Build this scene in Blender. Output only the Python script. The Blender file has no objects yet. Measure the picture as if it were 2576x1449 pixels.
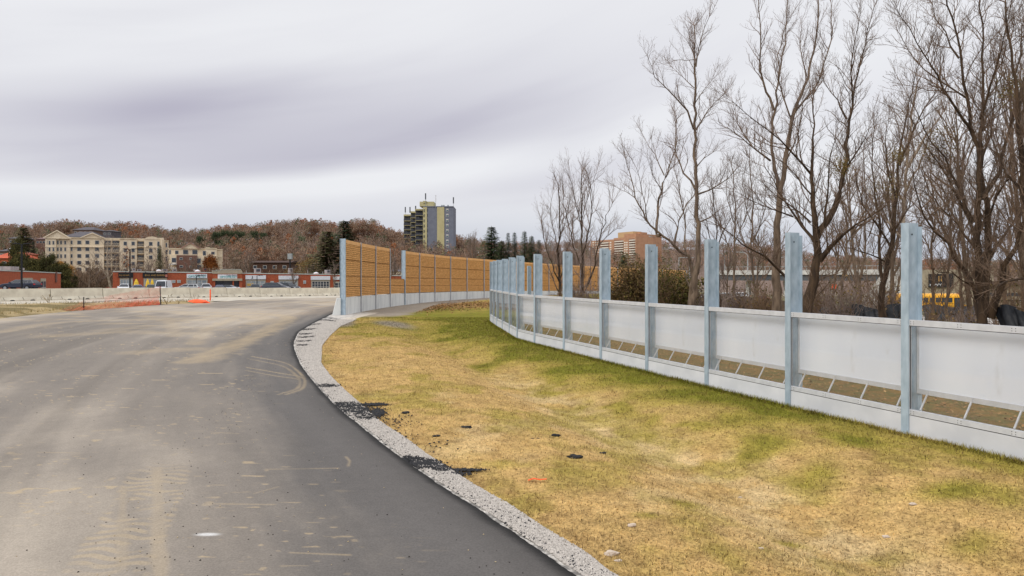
import bpy, math, random
import numpy as np
from mathutils import Vector, Matrix

# ------------------------------------------------------------ camera, sky, sun, exposure
SC = bpy.context.scene
COL = SC.collection
F = 1717.0; CX = 1288.0; HZ = 697.0; EYE = 2.2      # focal length, centre column, horizon row (photo read at 2576x1449), eye height
cam_d = bpy.data.cameras.new('camera'); cam = bpy.data.objects.new('camera', cam_d); COL.objects.link(cam)
cam_d.sensor_width = 36.0; cam_d.lens = 36.0 * F / 2576.0; cam_d.shift_y = -27.5 / 2576.0
cam_d.clip_start = 0.1; cam_d.clip_end = 6000
cam.location = (0, 0, EYE); cam.rotation_euler = (math.radians(90), 0, 0)
SC.camera = cam
SC.view_settings.view_transform = 'Standard'; SC.view_settings.look = 'None'
SC.view_settings.exposure = 0.0; SC.view_settings.gamma = 1.0
SC.cycles.max_bounces = 6; SC.cycles.transparent_max_bounces = 16; SC.cycles.diffuse_bounces = 3

SUN_EL, SUN_AZ = math.radians(37), math.radians(-135)
world = bpy.data.worlds.new('World'); SC.world = world; world.use_nodes = True
def build_world():
    nt = world.node_tree; nt.nodes.clear(); N = nt.nodes.new; L = nt.links.new
    def m(op, a, b=None, c=None):
        n = N('ShaderNodeMath'); n.operation = op
        for i, v in enumerate((a, b, c)):
            if v is None: continue
            if isinstance(v, (int, float)): n.inputs[i].default_value = v
            else: L(v, n.inputs[i])
        return n.outputs[0]
    def mix(f, a, b):
        n = N('ShaderNodeMix'); n.data_type = 'RGBA'; n.clamp_factor = True
        if isinstance(f, (int, float)): n.inputs[0].default_value = f
        else: L(f, n.inputs[0])
        for k, v in ((6, a), (7, b)):
            if isinstance(v, tuple): n.inputs[k].default_value = v + (1,)
            else: L(v, n.inputs[k])
        return n.outputs[2]
    def smooth(x, a, b):
        n = N('ShaderNodeMapRange'); n.interpolation_type = 'SMOOTHSTEP'
        L(x, n.inputs[0]); n.inputs[1].default_value = a; n.inputs[2].default_value = b
        return n.outputs[0]
    tc = N('ShaderNodeTexCoord'); sp = N('ShaderNodeSeparateXYZ'); L(tc.outputs['Generated'], sp.inputs[0])
    az = m('ARCTAN2', sp.outputs[0], sp.outputs[1]); el = m('ARCSINE', sp.outputs[2])
    # cloud decks: long streaks that rise slowly to the right
    t = m('SUBTRACT', el, m('MULTIPLY', m('ADD', az, 0.55), m('ADD', 0.03, m('MULTIPLY', el, 0.55))))
    cv = N('ShaderNodeCombineXYZ'); L(m('MULTIPLY', az, 1.3), cv.inputs[0]); L(m('MULTIPLY', t, 8.0), cv.inputs[1])
    n1 = N('ShaderNodeTexNoise'); n1.inputs['Scale'].default_value = 1.5; n1.inputs['Detail'].default_value = 2.0
    n1.inputs['Roughness'].default_value = 0.45; n1.inputs['Distortion'].default_value = 0.1
    L(cv.outputs[0], n1.inputs['Vector'])
    cv2 = N('ShaderNodeCombineXYZ'); L(m('MULTIPLY', az, 2.2), cv2.inputs[0]); L(m('MULTIPLY', t, 22.0), cv2.inputs[1])
    cv2.inputs[2].default_value = 4.0
    n2 = N('ShaderNodeTexNoise'); n2.inputs['Scale'].default_value = 1.3; n2.inputs['Detail'].default_value = 3.0
    n2.inputs['Distortion'].default_value = 0.2
    L(cv2.outputs[0], n2.inputs['Vector'])
    def blob(a0, t0, sa, st, sl=0.0):
        a = m('DIVIDE', m('SUBTRACT', az, a0), sa)
        b = m('DIVIDE', m('SUBTRACT', m('SUBTRACT', t, t0), m('MULTIPLY', m('SUBTRACT', az, a0), sl)), st)
        return m('EXPONENT', m('MULTIPLY', m('ADD', m('MULTIPLY', a, a), m('MULTIPLY', b, b)), -1.0))
    d = smooth(n1.outputs[0], 0.42, 0.75)
    d = m('MULTIPLY', d, 0.20)
    d = m('ADD', d, m('MULTIPLY', smooth(n2.outputs[0], 0.45, 0.75), 0.09))
    d = m('ADD', d, m('MULTIPLY', blob(-0.33, 0.165, 0.50, 0.062, 0.0), 0.53))
    d = m('ADD', d, m('MULTIPLY', blob(-0.26, 0.130, 0.30, 0.024, 0.02), 0.24))
    d = m('ADD', d, m('MULTIPLY', blob(-0.46, 0.215, 0.13, 0.03, 0.0), 0.35))
    d = m('ADD', d, m('MULTIPLY', blob(0.08, 0.075, 0.25, 0.016, 0.01), 0.22))
    d = m('SUBTRACT', d, m('MULTIPLY', blob(-0.45, 0.105, 0.5, 0.016, 0.0), 0.42))
    d = m('MULTIPLY', d, m('SUBTRACT', 1.0, m('MULTIPLY', smooth(el, 0.24, 0.42), 0.6)))
    c = mix(d, (0.87, 0.875, 0.905), (0.40, 0.38, 0.49))
    c = mix(m('MULTIPLY', m('SUBTRACT', 1.0, smooth(el, 0.03, 0.125)), 0.75), c, (0.50, 0.535, 0.635))
    zen = m('ADD', 1.0, m('MULTIPLY', smooth(el, 0.42, 1.3), 1.0))
    cloud = N('ShaderNodeBackground'); L(c, cloud.inputs[0]); L(zen, cloud.inputs[1])
    sky = N('ShaderNodeTexSky'); sky.sky_type = 'NISHITA'; sky.sun_disc = False
    sky.sun_elevation = SUN_EL; sky.sun_rotation = SUN_AZ
    bg = N('ShaderNodeBackground'); L(sky.outputs[0], bg.inputs[0]); bg.inputs[1].default_value = 0.09
    ms = N('ShaderNodeMixShader'); ms.inputs[0].default_value = 0.95
    L(bg.outputs[0], ms.inputs[1]); L(cloud.outputs[0], ms.inputs[2])
    out = N('ShaderNodeOutputWorld'); L(ms.outputs[0], out.inputs[0])
build_world()
sun_d = bpy.data.lights.new('sun', 'SUN'); sun_d.energy = 1.4; sun_d.angle = math.radians(22); sun_d.color = (1, 0.96, 0.9)
sun = bpy.data.objects.new('sun', sun_d); COL.objects.link(sun)
sdir = Vector((math.cos(SUN_EL) * math.sin(SUN_AZ), math.cos(SUN_EL) * math.cos(SUN_AZ), math.sin(SUN_EL)))
sun.rotation_euler = sdir.to_track_quat('Z', 'Y').to_euler()

# ------------------------------------------------------------ helpers
R = random.Random(7)
def sstep(a, b, x):
    t = np.clip((np.asarray(x, float) - a) / (b - a), 0, 1); return t * t * (3 - 2 * t)
def _h(ix, iy, s):
    v = np.sin(ix * 127.1 + iy * 311.7 + s * 74.7) * 43758.5453
    return v - np.floor(v)
def vn(x, y, s=0.0):
    x = np.asarray(x, float); y = np.asarray(y, float)
    ix = np.floor(x); iy = np.floor(y); fx = x - ix; fy = y - iy
    fx = fx * fx * (3 - 2 * fx); fy = fy * fy * (3 - 2 * fy)
    a = _h(ix, iy, s); b = _h(ix + 1, iy, s); c = _h(ix, iy + 1, s); d = _h(ix + 1, iy + 1, s)
    return a + (b - a) * fx + (c - a) * fy + (a - b - c + d) * fx * fy
def fbm(x, y, s=0.0, o=4):
    r = 0; a = 0.5; t = 0
    for i in range(o):
        r = r + a * vn(x, y, s + i * 3.7); t += a; a *= 0.55; x = x * 2.03 + 1.7; y = y * 2.03 - 3.1
    return r / t
def srgb(r, g, b):
    f = lambda c: (c / 255 / 12.92) if c <= 10 else ((c / 255 + 0.055) / 1.055) ** 2.4
    return (f(r), f(g), f(b))

MATS = {}
def mat(name, c1, c2=None, scale=4.0, rough=0.8, bump=0.0, metal=0.0, detail=4.0, stretch=(1, 1, 1), attr=None, bscale=None,
        spec=0.4, contrast=(0.35, 0.65), bdist=0.02, vary=0.0, spots=None):
    """procedural surface: two colours mixed by noise, optional colour attribute, optional bump"""
    if name in MATS: return MATS[name]
    mt = bpy.data.materials.new(name); mt.use_nodes = True; nt = mt.node_tree; N = nt.nodes.new; L = nt.links.new
    p = nt.nodes['Principled BSDF']; p.inputs['Roughness'].default_value = rough; p.inputs['Metallic'].default_value = metal
    p.inputs['Specular IOR Level'].default_value = spec
    tc = N('ShaderNodeTexCoord'); mp = N('ShaderNodeMapping'); mp.inputs['Scale'].default_value = stretch
    L(tc.outputs['Object'], mp.inputs[0])
    n = N('ShaderNodeTexNoise'); n.inputs['Scale'].default_value = scale; n.inputs['Detail'].default_value = detail
    L(mp.outputs[0], n.inputs['Vector'])
    mr = N('ShaderNodeMapRange'); L(n.outputs[0], mr.inputs[0]); mr.inputs[1].default_value = contrast[0]; mr.inputs[2].default_value = contrast[1]
    mx = N('ShaderNodeMix'); mx.data_type = 'RGBA'; L(mr.outputs[0], mx.inputs[0])
    c2 = c2 or tuple(v * 0.85 for v in c1)
    mx.inputs[6].default_value = tuple(c1) + (1,); mx.inputs[7].default_value = tuple(c2) + (1,)
    out = mx.outputs[2]
    if attr:
        at = N('ShaderNodeAttribute'); at.attribute_name = attr
        mu = N('ShaderNodeMix'); mu.data_type = 'RGBA'; mu.blend_type = 'MULTIPLY'; mu.inputs[0].default_value = 1.0
        L(at.outputs['Color'], mu.inputs[6]); L(out, mu.inputs[7]); out = mu.outputs[2]
    if spots:      # scattered stains with a shape of their own
        sn = N('ShaderNodeTexNoise'); sn.inputs['Scale'].default_value = spots[1]; sn.inputs['Detail'].default_value = 6; sn.inputs['Roughness'].default_value = .7; L(mp.outputs[0], sn.inputs['Vector'])
        sm = N('ShaderNodeMapRange'); L(sn.outputs[0], sm.inputs[0]); sm.inputs[1].default_value = spots[2]; sm.inputs[2].default_value = spots[2] + .12; sm.inputs[4].default_value = spots[3]
        sx = N('ShaderNodeMix'); sx.data_type = 'RGBA'; L(sm.outputs[0], sx.inputs[0]); L(out, sx.inputs[6]); sx.inputs[7].default_value = tuple(spots[0]) + (1,); out = sx.outputs[2]
    if vary:
        oi = N('ShaderNodeObjectInfo'); vr = N('ShaderNodeMapRange'); L(oi.outputs['Random'], vr.inputs[0]); vr.inputs[3].default_value = 1 - vary; vr.inputs[4].default_value = 1 + vary * .4
        vs = N('ShaderNodeVectorMath'); vs.operation = 'SCALE'; L(out, vs.inputs[0]); L(vr.outputs[0], vs.inputs['Scale']); out = vs.outputs[0]
    L(out, p.inputs['Base Color'])
    if bump:
        b = N('ShaderNodeBump'); b.inputs['Strength'].default_value = bump; b.inputs['Distance'].default_value = bdist
        n2 = N('ShaderNodeTexNoise'); n2.inputs['Scale'].default_value = bscale or scale * 3; n2.inputs['Detail'].default_value = 5
        L(mp.outputs[0], n2.inputs['Vector']); L(n2.outputs[0], b.inputs['Height']); L(b.outputs[0], p.inputs['Normal'])
    MATS[name] = mt; return mt

class MB:
    """collects boxes, prisms and tubes and links them as one mesh object"""
    def __init__(s): s.v = []; s.f = []; s.m = []
    def add(s, vs, fs, mi=0):
        o = len(s.v); s.v += [tuple(v) for v in vs]; s.f += [tuple(o + i for i in f) for f in fs]; s.m += [mi] * len(fs)
    def box(s, x0, x1, y0, y1, z0, z1, mi=0):
        s.add([(x0, y0, z0), (x1, y0, z0), (x1, y1, z0), (x0, y1, z0), (x0, y0, z1), (x1, y0, z1), (x1, y1, z1), (x0, y1, z1)],
              [(0, 3, 2, 1), (4, 5, 6, 7), (0, 1, 5, 4), (1, 2, 6, 5), (2, 3, 7, 6), (3, 0, 4, 7)], mi)
    def bar(s, a, b, w, h=None, mi=0):
        a = Vector(a); b = Vector(b); h = h or w; d = (b - a).normalized()
        u = d.cross(Vector((0, 0, 1)));  u = u.normalized() if u.length > 1e-4 else Vector((1, 0, 0))
        k = u.cross(d); vs = []
        for p in (a, b):
            for i, j in ((-1, -1), (1, -1), (1, 1), (-1, 1)): vs.append(p + u * (w / 2 * i) + k * (h / 2 * j))
        s.add(vs, [(3, 2, 1, 0), (4, 5, 6, 7), (0, 1, 5, 4), (1, 2, 6, 5), (2, 3, 7, 6), (3, 0, 4, 7)], mi)
    def prism(s, poly, y0, y1, mi=0):            # polygon in (x,z), extruded along y
        n = len(poly); vs = [(x, y0, z) for x, z in poly] + [(x, y1, z) for x, z in poly]
        s.add(vs, [tuple(range(n)), tuple(range(2 * n - 1, n - 1, -1))] + [(i, i + n, (i + 1) % n + n, (i + 1) % n) for i in range(n)], mi)
    def loft(s, rings, mi=0, cap=True):
        n = len(rings[0]); vs = [p for r in rings for p in r]; fs = []
        for k in range(len(rings) - 1):
            for i in range(n): fs.append((k * n + i, k * n + (i + 1) % n, (k + 1) * n + (i + 1) % n, (k + 1) * n + i))
        if cap: fs += [tuple(range(n - 1, -1, -1)), tuple(range((len(rings) - 1) * n, len(rings) * n))]
        s.add(vs, fs, mi)
    def cyl(s, a, b, r0, r1=None, n=12, mi=0):
        a = Vector(a); b = Vector(b); r1 = r0 if r1 is None else r1; d = (b - a).normalized()
        u = d.orthogonal().normalized(); k = d.cross(u)
        s.loft([[c + u * (r * math.cos(6.28318 * i / n)) + k * (r * math.sin(6.28318 * i / n)) for i in range(n)] for c, r in ((a, r0), (b, r1))], mi)
    def build(s, name, mats, parent=None, smooth=False, loc=None, rz=0.0):
        me = bpy.data.meshes.new(name); me.from_pydata(s.v, [], s.f); me.update()
        for m_ in (mats if isinstance(mats, (list, tuple)) else [mats]): me.materials.append(m_)
        me.polygons.foreach_set('material_index', s.m)
        if smooth: me.polygons.foreach_set('use_smooth', [True] * len(me.polygons))
        return link(name, me, parent, loc, rz)
def link(name, me, parent=None, loc=None, rz=0.0):
    o = bpy.data.objects.new(name, me); COL.objects.link(o)
    if parent: o.parent = parent
    if loc is not None: o.location = loc
    if rz: o.rotation_euler.z = rz
    return o
LABELS = {}
def tag(o, label=None, cat=None, group=None, kind=None):
    if label: o['label'] = label
    if cat: o['category'] = cat
    if group: o['group'] = group
    if kind: o['kind'] = kind
    return o
def thing(name, label, cat, loc=(0, 0, 0), rz=0.0, group=None, scale=None):
    o = bpy.data.objects.new(name, None); COL.objects.link(o); o.location = loc; o.rotation_euler.z = rz
    if scale: o.scale = scale
    o.empty_display_size = 0.3
    return tag(o, label, cat, group)
def copy_tree(o, parent=None):
    c = o.copy(); COL.objects.link(c); c.parent = parent
    for ch in list(o.children): copy_tree(ch, c)
    return c
def mesh_np(name, V, Fc, k, material, col=None, smooth=False):
    V = np.asarray(V, np.float32).reshape(-1, 3); Fc = np.asarray(Fc, np.int32).reshape(-1, k)
    me = bpy.data.meshes.new(name); me.vertices.add(len(V)); me.vertices.foreach_set('co', V.ravel())
    me.loops.add(Fc.size); me.loops.foreach_set('vertex_index', Fc.ravel())
    me.polygons.add(len(Fc)); me.polygons.foreach_set('loop_start', np.arange(0, Fc.size, k, dtype=np.int32))
    try: me.polygons.foreach_set('loop_total', np.full(len(Fc), k, np.int32))
    except Exception: pass
    me.update(calc_edges=True)
    if col is not None:
        a = me.color_attributes.new('Col', 'FLOAT_COLOR', 'POINT')
        c4 = np.ones((len(V), 4), np.float32); c4[:, :3] = col; a.data.foreach_set('color', c4.ravel())
    if smooth: me.polygons.foreach_set('use_smooth', np.ones(len(Fc), bool))
    me.materials.append(material); return me
def grid_faces(nr, nc):
    i = np.arange(nr - 1)[:, None] * nc + np.arange(nc - 1)[None, :]
    return np.stack([i, i + 1, i + nc + 1, i + nc], -1).reshape(-1, 4)
def text_mesh(body, size, extrude=0.01):
    cu = bpy.data.curves.new('lettering', 'FONT'); cu.body = body; cu.size = size; cu.extrude = extrude
    cu.align_x = 'CENTER'; cu.align_y = 'CENTER'; cu.resolution_u = 2
    o = bpy.data.objects.new('lettering', cu); COL.objects.link(o)
    dg = bpy.context.evaluated_depsgraph_get(); me = bpy.data.meshes.new_from_object(o.evaluated_get(dg))
    bpy.data.objects.remove(o); bpy.data.curves.remove(cu); return me

# ------------------------------------------------------------ lie of the land
FEN = [(6.95, 5.25), (6.31, 7.5), (5.50, 9.56), (4.69, 11.62), (3.90, 13.71), (3.11, 15.8), (2.33, 18.0), (1.53, 20.3), (.73, 22.5),
       (.17, 24.3), (-.12, 26.4), (-.42, 28.5), (-.69, 30.4), (-.90, 32.1), (-1.10, 33.8)]
FENY = np.array([-40, 5.25] + [p[1] for p in FEN[1:]] + [47, 100, 400.]); FENX = np.array([20, 6.95] + [p[0] for p in FEN[1:]] + [1.0, 16, 80.])
def fence_x(y): return np.interp(y, FENY, FENX)
SKYPX = [(-600, 575), (0, 570), (60, 576), (120, 564), (180, 562), (240, 572), (300, 566), (360, 571), (420, 582), (480, 586), (540, 579), (600, 573), (660, 570),
         (700, 562), (760, 557), (800, 560), (850, 571), (890, 560), (940, 562), (971, 580), (1010, 588), (1140, 597), (1170, 603), (1230, 612),
         (1320, 614), (1400, 612), (1500, 608), (1640, 603), (1700, 602), (1765, 604), (1830, 611), (1900, 610), (1960, 622), (2050, 635), (2200, 645), (2560, 652), (3200, 660)]
_sx = np.array([p[0] for p in SKYPX], float); _sy = np.array([p[1] for p in SKYPX], float)
def ridge(px):
    px = np.asarray(px, float)
    Rr = 600 + 350 * sstep(1120, 1350, px)
    th = 12.0
    return Rr, EYE + (HZ - np.interp(px, _sx, _sy)) / F * Rr - th
def g(x, y):
    x = np.asarray(x, float); y = np.asarray(y, float)
    z = 0.40 * sstep(15, 38, -x) * (1 - sstep(65, 90, y)) * sstep(5, 30, y)
    z = z - 1.7 * sstep(86, 160, y)
    s = x - fence_x(y)
    z = z - 3.0 * sstep(3, 45, s) * sstep(0, 12, y)
    # shallow drainage dip in the lawn
    cxl = np.interp(y, [4, 8, 11, 16, 24, 34, 46], [3.6, 2.6, 1.5, .0, -2.6, -4.8, -7])
    z = z - 0.28 * np.exp(-((x - cxl) / 1.1) ** 2) * (1 - sstep(24, 36, y)) * sstep(-6, 2, y)
    z = z + 0.04 * (fbm(x * .35, y * .35, 5) - .5) * sstep(0.5, 2.0, x - road_x(y) - 0.8) * (1 - sstep(-.8, -.2, s))
    # wooded hills
    yy = np.maximum(y, 1.0); px = CX + F * x / yy
    px = np.clip(px, -600, 3200); Rr, Z = ridge(px)
    t = sstep(0.40, 1.0, yy / Rr); z = z + (Z + 1.7) * np.where(y > 100, t, 0) * (1 - 0.3 * sstep(1.1, 3, yy / Rr))
    return z
RE_PX = [(846, 786), (795, 810.6), (750, 837.6), (739, 862), (740, 880), (747, 898), (758, 922), (777, 949), (813, 991), (855, 1033), (915, 1081.5), (993, 1145), (1060, 1193),
         (1134, 1244.5), (1196, 1281), (1274, 1335), (1377, 1405), (1440, 1449)]
GR_PX = [(915, 798.5), (858, 822), (834, 843.7), (812, 870), (810, 916), (834, 949), (870, 985), (897, 1009), (960, 1066.5), (1020.5, 1105.5), (1065.6, 1141.7),
         (1138.8, 1190), (1214, 1239), (1273.6, 1270.4), (1351.4, 1325), (1475.9, 1400), (1530, 1449)]
def _flat(p): Y = EYE * F / (p[1] - HZ); return ((p[0] - CX) / F * Y, Y)
_re = sorted([_flat(p) for p in RE_PX], key=lambda q: q[1]); _gr = sorted([_flat(p) for p in GR_PX], key=lambda q: q[1]); _gr = [(q[0] - .02 - .004 * q[1], q[1]) for q in _gr]
_rey = [-40, 0, 3] + [q[1] for q in _re] + [60, 120]; _rex = [8, 4.0, 1.75] + [q[0] for q in _re] + [-11.5, -13]
_gry = [-40, 0, 3] + [q[1] for q in _gr] + [60]; _grx = [8.6, 4.7, 2.4] + [q[0] for q in _gr] + [-7]
def _smooth_tab(ys, xs):
    yy = np.concatenate([np.linspace(-40, 3, 40), np.geomspace(3.05, 120, 400)]); xx = np.interp(yy, ys, xs)
    for _ in range(6): xx[1:-1] = (xx[:-2] + xx[1:-1] * 2 + xx[2:]) / 4
    return yy, xx
_RY, _RX = _smooth_tab(_rey, _rex); _GY, _GX = _smooth_tab(_gry, _grx)
def road_x(y): return np.interp(y, _RY, _RX)
def gravel_x(y): return np.interp(y, _GY, _GX)
def hit(px, py, dz=0.0):
    """point of the ground seen at a photo position"""
    Y = EYE * F / (py - HZ)
    for _ in range(30):
        z = float(g((px - CX) / F * Y, Y)) + dz; Y = 0.5 * Y + 0.5 * (EYE - z) * F / (py - HZ)
    return Vector(((px - CX) / F * Y, Y, float(g((px - CX) / F * Y, Y)) + dz))
def at(px, py, Y): return Vector(((px - CX) / F * Y, Y, EYE - (py - HZ) / F * Y))
def topx(x, y, z=0.0):
    y = np.maximum(y, .5); return CX + F * x / y, HZ + F * (EYE - z) / y

# ------------------------------------------------------------ ground sheets
def build_ground():
    u = np.linspace(-1, 1, 261); xs = np.sinh(u * 4.6) / math.sinh(4.6) * 2600
    v = np.linspace(0, 1, 300); ys = -60 + 20 * v + np.sinh(v * 4.4) / math.sinh(4.4) * 3600
    X, Y = np.meshgrid(xs, ys); Z = g(X, Y) - 0.30 * (1 - sstep(60, 90, Y)) - 0.02
    n = fbm(X * .05, Y * .05, 3)
    c1 = np.array(srgb(120, 108, 84)); c2 = np.array(srgb(112, 116, 70))
    col = c1 + (c2 - c1) * n[..., None]
    hill = sstep(200, 320, Y)[..., None]; col = col * (1 - hill) + np.array(srgb(118, 98, 86)) * hill
    me = mesh_np('ground', np.stack([X, Y, Z], -1), grid_faces(*X.shape), 4,
                 mat('earth', (1.05, 1.05, 1.05), (.8, .8, .8), 0.8, .95, attr='Col', bump=.4), col.reshape(-1, 3), True)
    tag(link('ground', me), kind='structure')
build_ground()

def seg_dist(PX, PY, pts):
    d = np.full(PX.shape, 1e9)
    for (x0, y0), (x1, y1) in zip(pts[:-1], pts[1:]):
        dx, dy = x1 - x0, y1 - y0; t = np.clip(((PX - x0) * dx + (PY - y0) * dy) / (dx * dx + dy * dy + 1e-9), 0, 1)
        d = np.minimum(d, np.hypot(PX - x0 - t * dx, PY - y0 - t * dy))
    return d
def curve(pts, n=24):
    p = np.array(pts, float); t = np.linspace(0, len(p) - 1, n)
    xs = np.interp(t, range(len(p)), p[:, 0]); ys = np.interp(t, range(len(p)), p[:, 1])
    for _ in range(3): xs[1:-1] = (xs[:-2] + 2 * xs[1:-1] + xs[2:]) / 4; ys[1:-1] = (ys[:-2] + 2 * ys[1:-1] + ys[2:]) / 4
    return list(zip(xs, ys))
LEFT_PX = [(-40, 809), (0, 804), (117, 791.5), (210, 782.7), (313, 775), (428, 767), (491, 765), (596, 757), (700, 752.5), (854, 749)]
_L = [hit(*p) for p in LEFT_PX]; _L.sort(key=lambda q: q.y)
_ly = [-40, 25] + [q.y for q in _L] + [80]; _lx = [-28, -27] + [q.x for q in _L] + [-14]
def left_x(y): return np.interp(y, _ly, _lx)
def build_road():
    Ys = np.concatenate([np.linspace(-38, 3.2, 30), 1.0 / np.linspace(1 / 3.3, 1 / 74.0, 760)])
    s = np.concatenate([[-.004, 0.0], np.linspace(0, 1, 560)[1:] ** 1.05])
    Yg = np.repeat(Ys[:, None], len(s) + 6, 1); E = road_x(Ys) + 0.03 * (fbm(Ys * 6, Ys * 0, 9) - .5) + 0.02 * (fbm(Ys * 25, Ys * 0, 4) - .5) + .03
    XL = np.minimum(-0.80 * np.maximum(Ys, 0) - 2.0, E - 5); XL = np.maximum(XL, left_x(Ys)); far = np.minimum(left_x(Ys), XL - .01)
    Xg = np.zeros_like(Yg); Xg[:, :len(s)] = E[:, None] - (E - XL)[:, None] * s[None, :]
    for k in range(6): Xg[:, len(s) + k] = XL + (far - XL) * (k + 1) / 6
    X, Y = Xg, Yg; U = E[:, None] - X
    Z = g(X, Y) + 0.055 * sstep(-.01, .05, U) - 0.02 * (1 - sstep(.05, .35, U)); Z[:, 0] -= 0.12
    PX, PY = topx(X, Y)
    # wear: clean dark binder by the right edge, dust dragged along the lanes, sand and tyre marks
    along = fbm(U * 1.5, Y * .13, 11); fine = fbm(X * 3, Y * 2, 12); broad = fbm(X * .16 + .1 * Y, Y * .12, 13)
    dust = sstep(.1, 3.6, U - 0.18 * np.maximum(0, 9 - Y)) * (.42 + .58 * sstep(.3, .66, broad)) + .55 * (along - .5) + .15 * (fine - .5)
    dust = dust + .25 * sstep(28, 45, Y)
    dust = np.clip(dust, 0, 1)
    lanes = sstep(.5, .75, fbm(U * 1.1 + 3, Y * .05, 21))
    dark = np.array(srgb(96, 92, 89)); mid = np.array(srgb(129, 121, 112)); pale = np.array(srgb(167, 156, 142)); sand = np.array(srgb(190, 168, 132))
    col = dark + (mid - dark) * sstep(0, .45, dust)[..., None]; col = col + (pale - col) * sstep(.45, 1, dust)[..., None]
    col = col * (1 - .20 * (lanes * sstep(2, 5, U))[..., None]) * (.90 + .20 * fbm(U * 2.6, Y * .35, 23))[..., None] * (.95 + .10 * fbm(X * 9, Y * 9, 24, 2))[..., None]
    sandm = np.zeros_like(X)
    def mark(pts, wpx, a, arr, soft=.6, streak=0.0):
        pts3 = [_flat(p) for p in curve(pts)]; w = wpx
        d = seg_dist(X, Y, pts3); d = d + w * 1.2 * (fbm(X * 2.5, Y * 2.5, 31) - .5)
        np.maximum(arr, .62 * a * (1 - sstep(w * (1 - soft), w * (1 + soft), d)) * (.35 + .85 * fbm(X * 4, Y * 1.3, 33)), out=arr)
    mark([(450, 792), (560, 788), (690, 792), (735, 800), (700, 822), (640, 850), (560, 885), (490, 915)], .45, .8, sandm)
    mark([(560, 796), (640, 800), (690, 812)], .7, .6, sandm)
    mark([(120, 850), (300, 838), (470, 842)], .6, .5, sandm); mark([(0, 842), (130, 818), (330, 808), (560, 800)], .35, .5, sandm)
    mark([(600, 800), (520, 830), (490, 870)], .3, .5, sandm); mark([(360, 800), (430, 812), (440, 850)], .3, .45, sandm)
    mark([(340, 892), (450, 882), (540, 885)], .5, .5, sandm)
    mark([(395, 1190), (398, 1300), (402, 1449), (406, 1600)], .05, .55, sandm); mark([(310, 1240), (305, 1449)], .04, .4, sandm)
    for a in ((655, 902), (640, 930)):
        mark([(a[0] - 20, a[1]), (a[0] + 70, a[1] + 16), (768, 955), (765, 985), (720, 1000)], .035, .8, sandm, .5)
        mark([(a[0] - 20, a[1] + 8), (a[0] + 62, a[1] + 24), (757, 960), (752, 985), (700, 1000)], .035, .6, sandm, .5)
    for p in ([(610, 990), (700, 993), (740, 997)], [(660, 868), (720, 872)], [(530, 1097), (600, 1101)], [(95, 1149), (200, 1151)], [(668, 1193), (850, 1190)],
              [(540, 1282), (690, 1284)], [(730, 1408), (880, 1414)], [(640, 1255), (700, 1238)], [(400, 930), (470, 934)], [(200, 838), (330, 846)], [(870, 1160), (880, 1172), (876, 1185)]):
        mark(p, .014, .6, sandm, .8)
    # tread prints of a loader across the wheel track
    rows = sstep(.35, .6, .5 + .5 * np.sin((Y * 46 + 1.6 * np.sin(X * 14)))) * (1 - sstep(.30, .36, np.abs(X - np.interp(Y, [4, 5, 8], [-2.75, -2.95, -4.05])))) * sstep(4.6, 5.2, Y) * (1 - sstep(7.0, 8.2, Y))
    sandm = np.maximum(sandm, rows * .35 * sstep(.35, .6, fbm(X * 5, Y * 5, 41)))
    sandm = np.maximum(sandm, .40 * sstep(.50, .78, fbm(X * .5, Y * .9, 52)) * sstep(.5, 3, U) * sstep(22, 34, Y))
    # small dropped clods and scuffs, stretched across the lane
    for sc, th, a, sd in ((14.0, .86, .5, 61), (26.0, .86, .55, 62), (9.0, .93, .35, 63)):
        sandm = np.maximum(sandm, a * sstep(th, th + .08, vn(X * sc * .42, Y * sc, sd)) * sstep(.4, .75, vn(X * .9, Y * .9, sd + 5)) * sstep(.6, 2, U))
    col = col + (sand - col) * np.clip(sandm, 0, 1)[..., None]
    bp = np.exp(-(((X - _flat((522, 1361))[0]) / .10) ** 2 + ((Y - _flat((522, 1361))[1]) / .035) ** 2) ** 2)
    col = col + (np.array(srgb(205, 203, 200)) - col) * bp[..., None]
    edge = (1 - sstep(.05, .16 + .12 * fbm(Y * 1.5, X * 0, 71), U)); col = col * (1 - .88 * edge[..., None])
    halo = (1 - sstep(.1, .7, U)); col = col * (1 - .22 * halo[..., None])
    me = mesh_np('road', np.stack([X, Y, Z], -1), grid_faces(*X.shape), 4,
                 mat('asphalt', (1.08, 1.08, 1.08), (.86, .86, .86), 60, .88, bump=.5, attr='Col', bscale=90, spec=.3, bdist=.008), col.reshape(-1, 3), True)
    tag(link('road', me), kind='structure')
build_road()

WALL_S = [(862, 602, 790), (903, 611.6, 782.5), (938, 618.8, 776.6), (975, 625.5, 771.7), (1012, 631.3, 767.6), (1050, 636.3, 764.5), (1088, 641, 762), (1128, 645, 759), (1168.6, 648.4, 756.7),
          (1213, 651.8, 754.8), (1258, 655.3, 753.3), (1300, 658.6, 752.4), (1339, 661, 751.8), (1378, 663.6, 751), (1416, 666, 750.2), (1453, 668.6, 749.6), (1500, 670.6, 749),
          (1549, 672.6, 748.6), (1600, 674.8, 748), (1660, 677.5, 747.4), (1725, 680.5, 746.6)]
WH = 4.3
def _wallpts():
    out = []
    for px, yt, yb in WALL_S:
        Y = WH * F / (yb - yt); out.append([(px - CX) / F * Y, Y, EYE - (yb - HZ) / F * Y])
    a = np.array(out)
    for _ in range(2): a[1:-1] = (a[:-2] + 2 * a[1:-1] + a[2:]) / 4
    return a
WALLP = _wallpts()
def dist_wall(X, Y): return seg_dist(X, Y, [(p[0], p[1]) for p in WALLP])
def wall_x(y): return np.interp(y, WALLP[:, 1], WALLP[:, 0])

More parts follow.
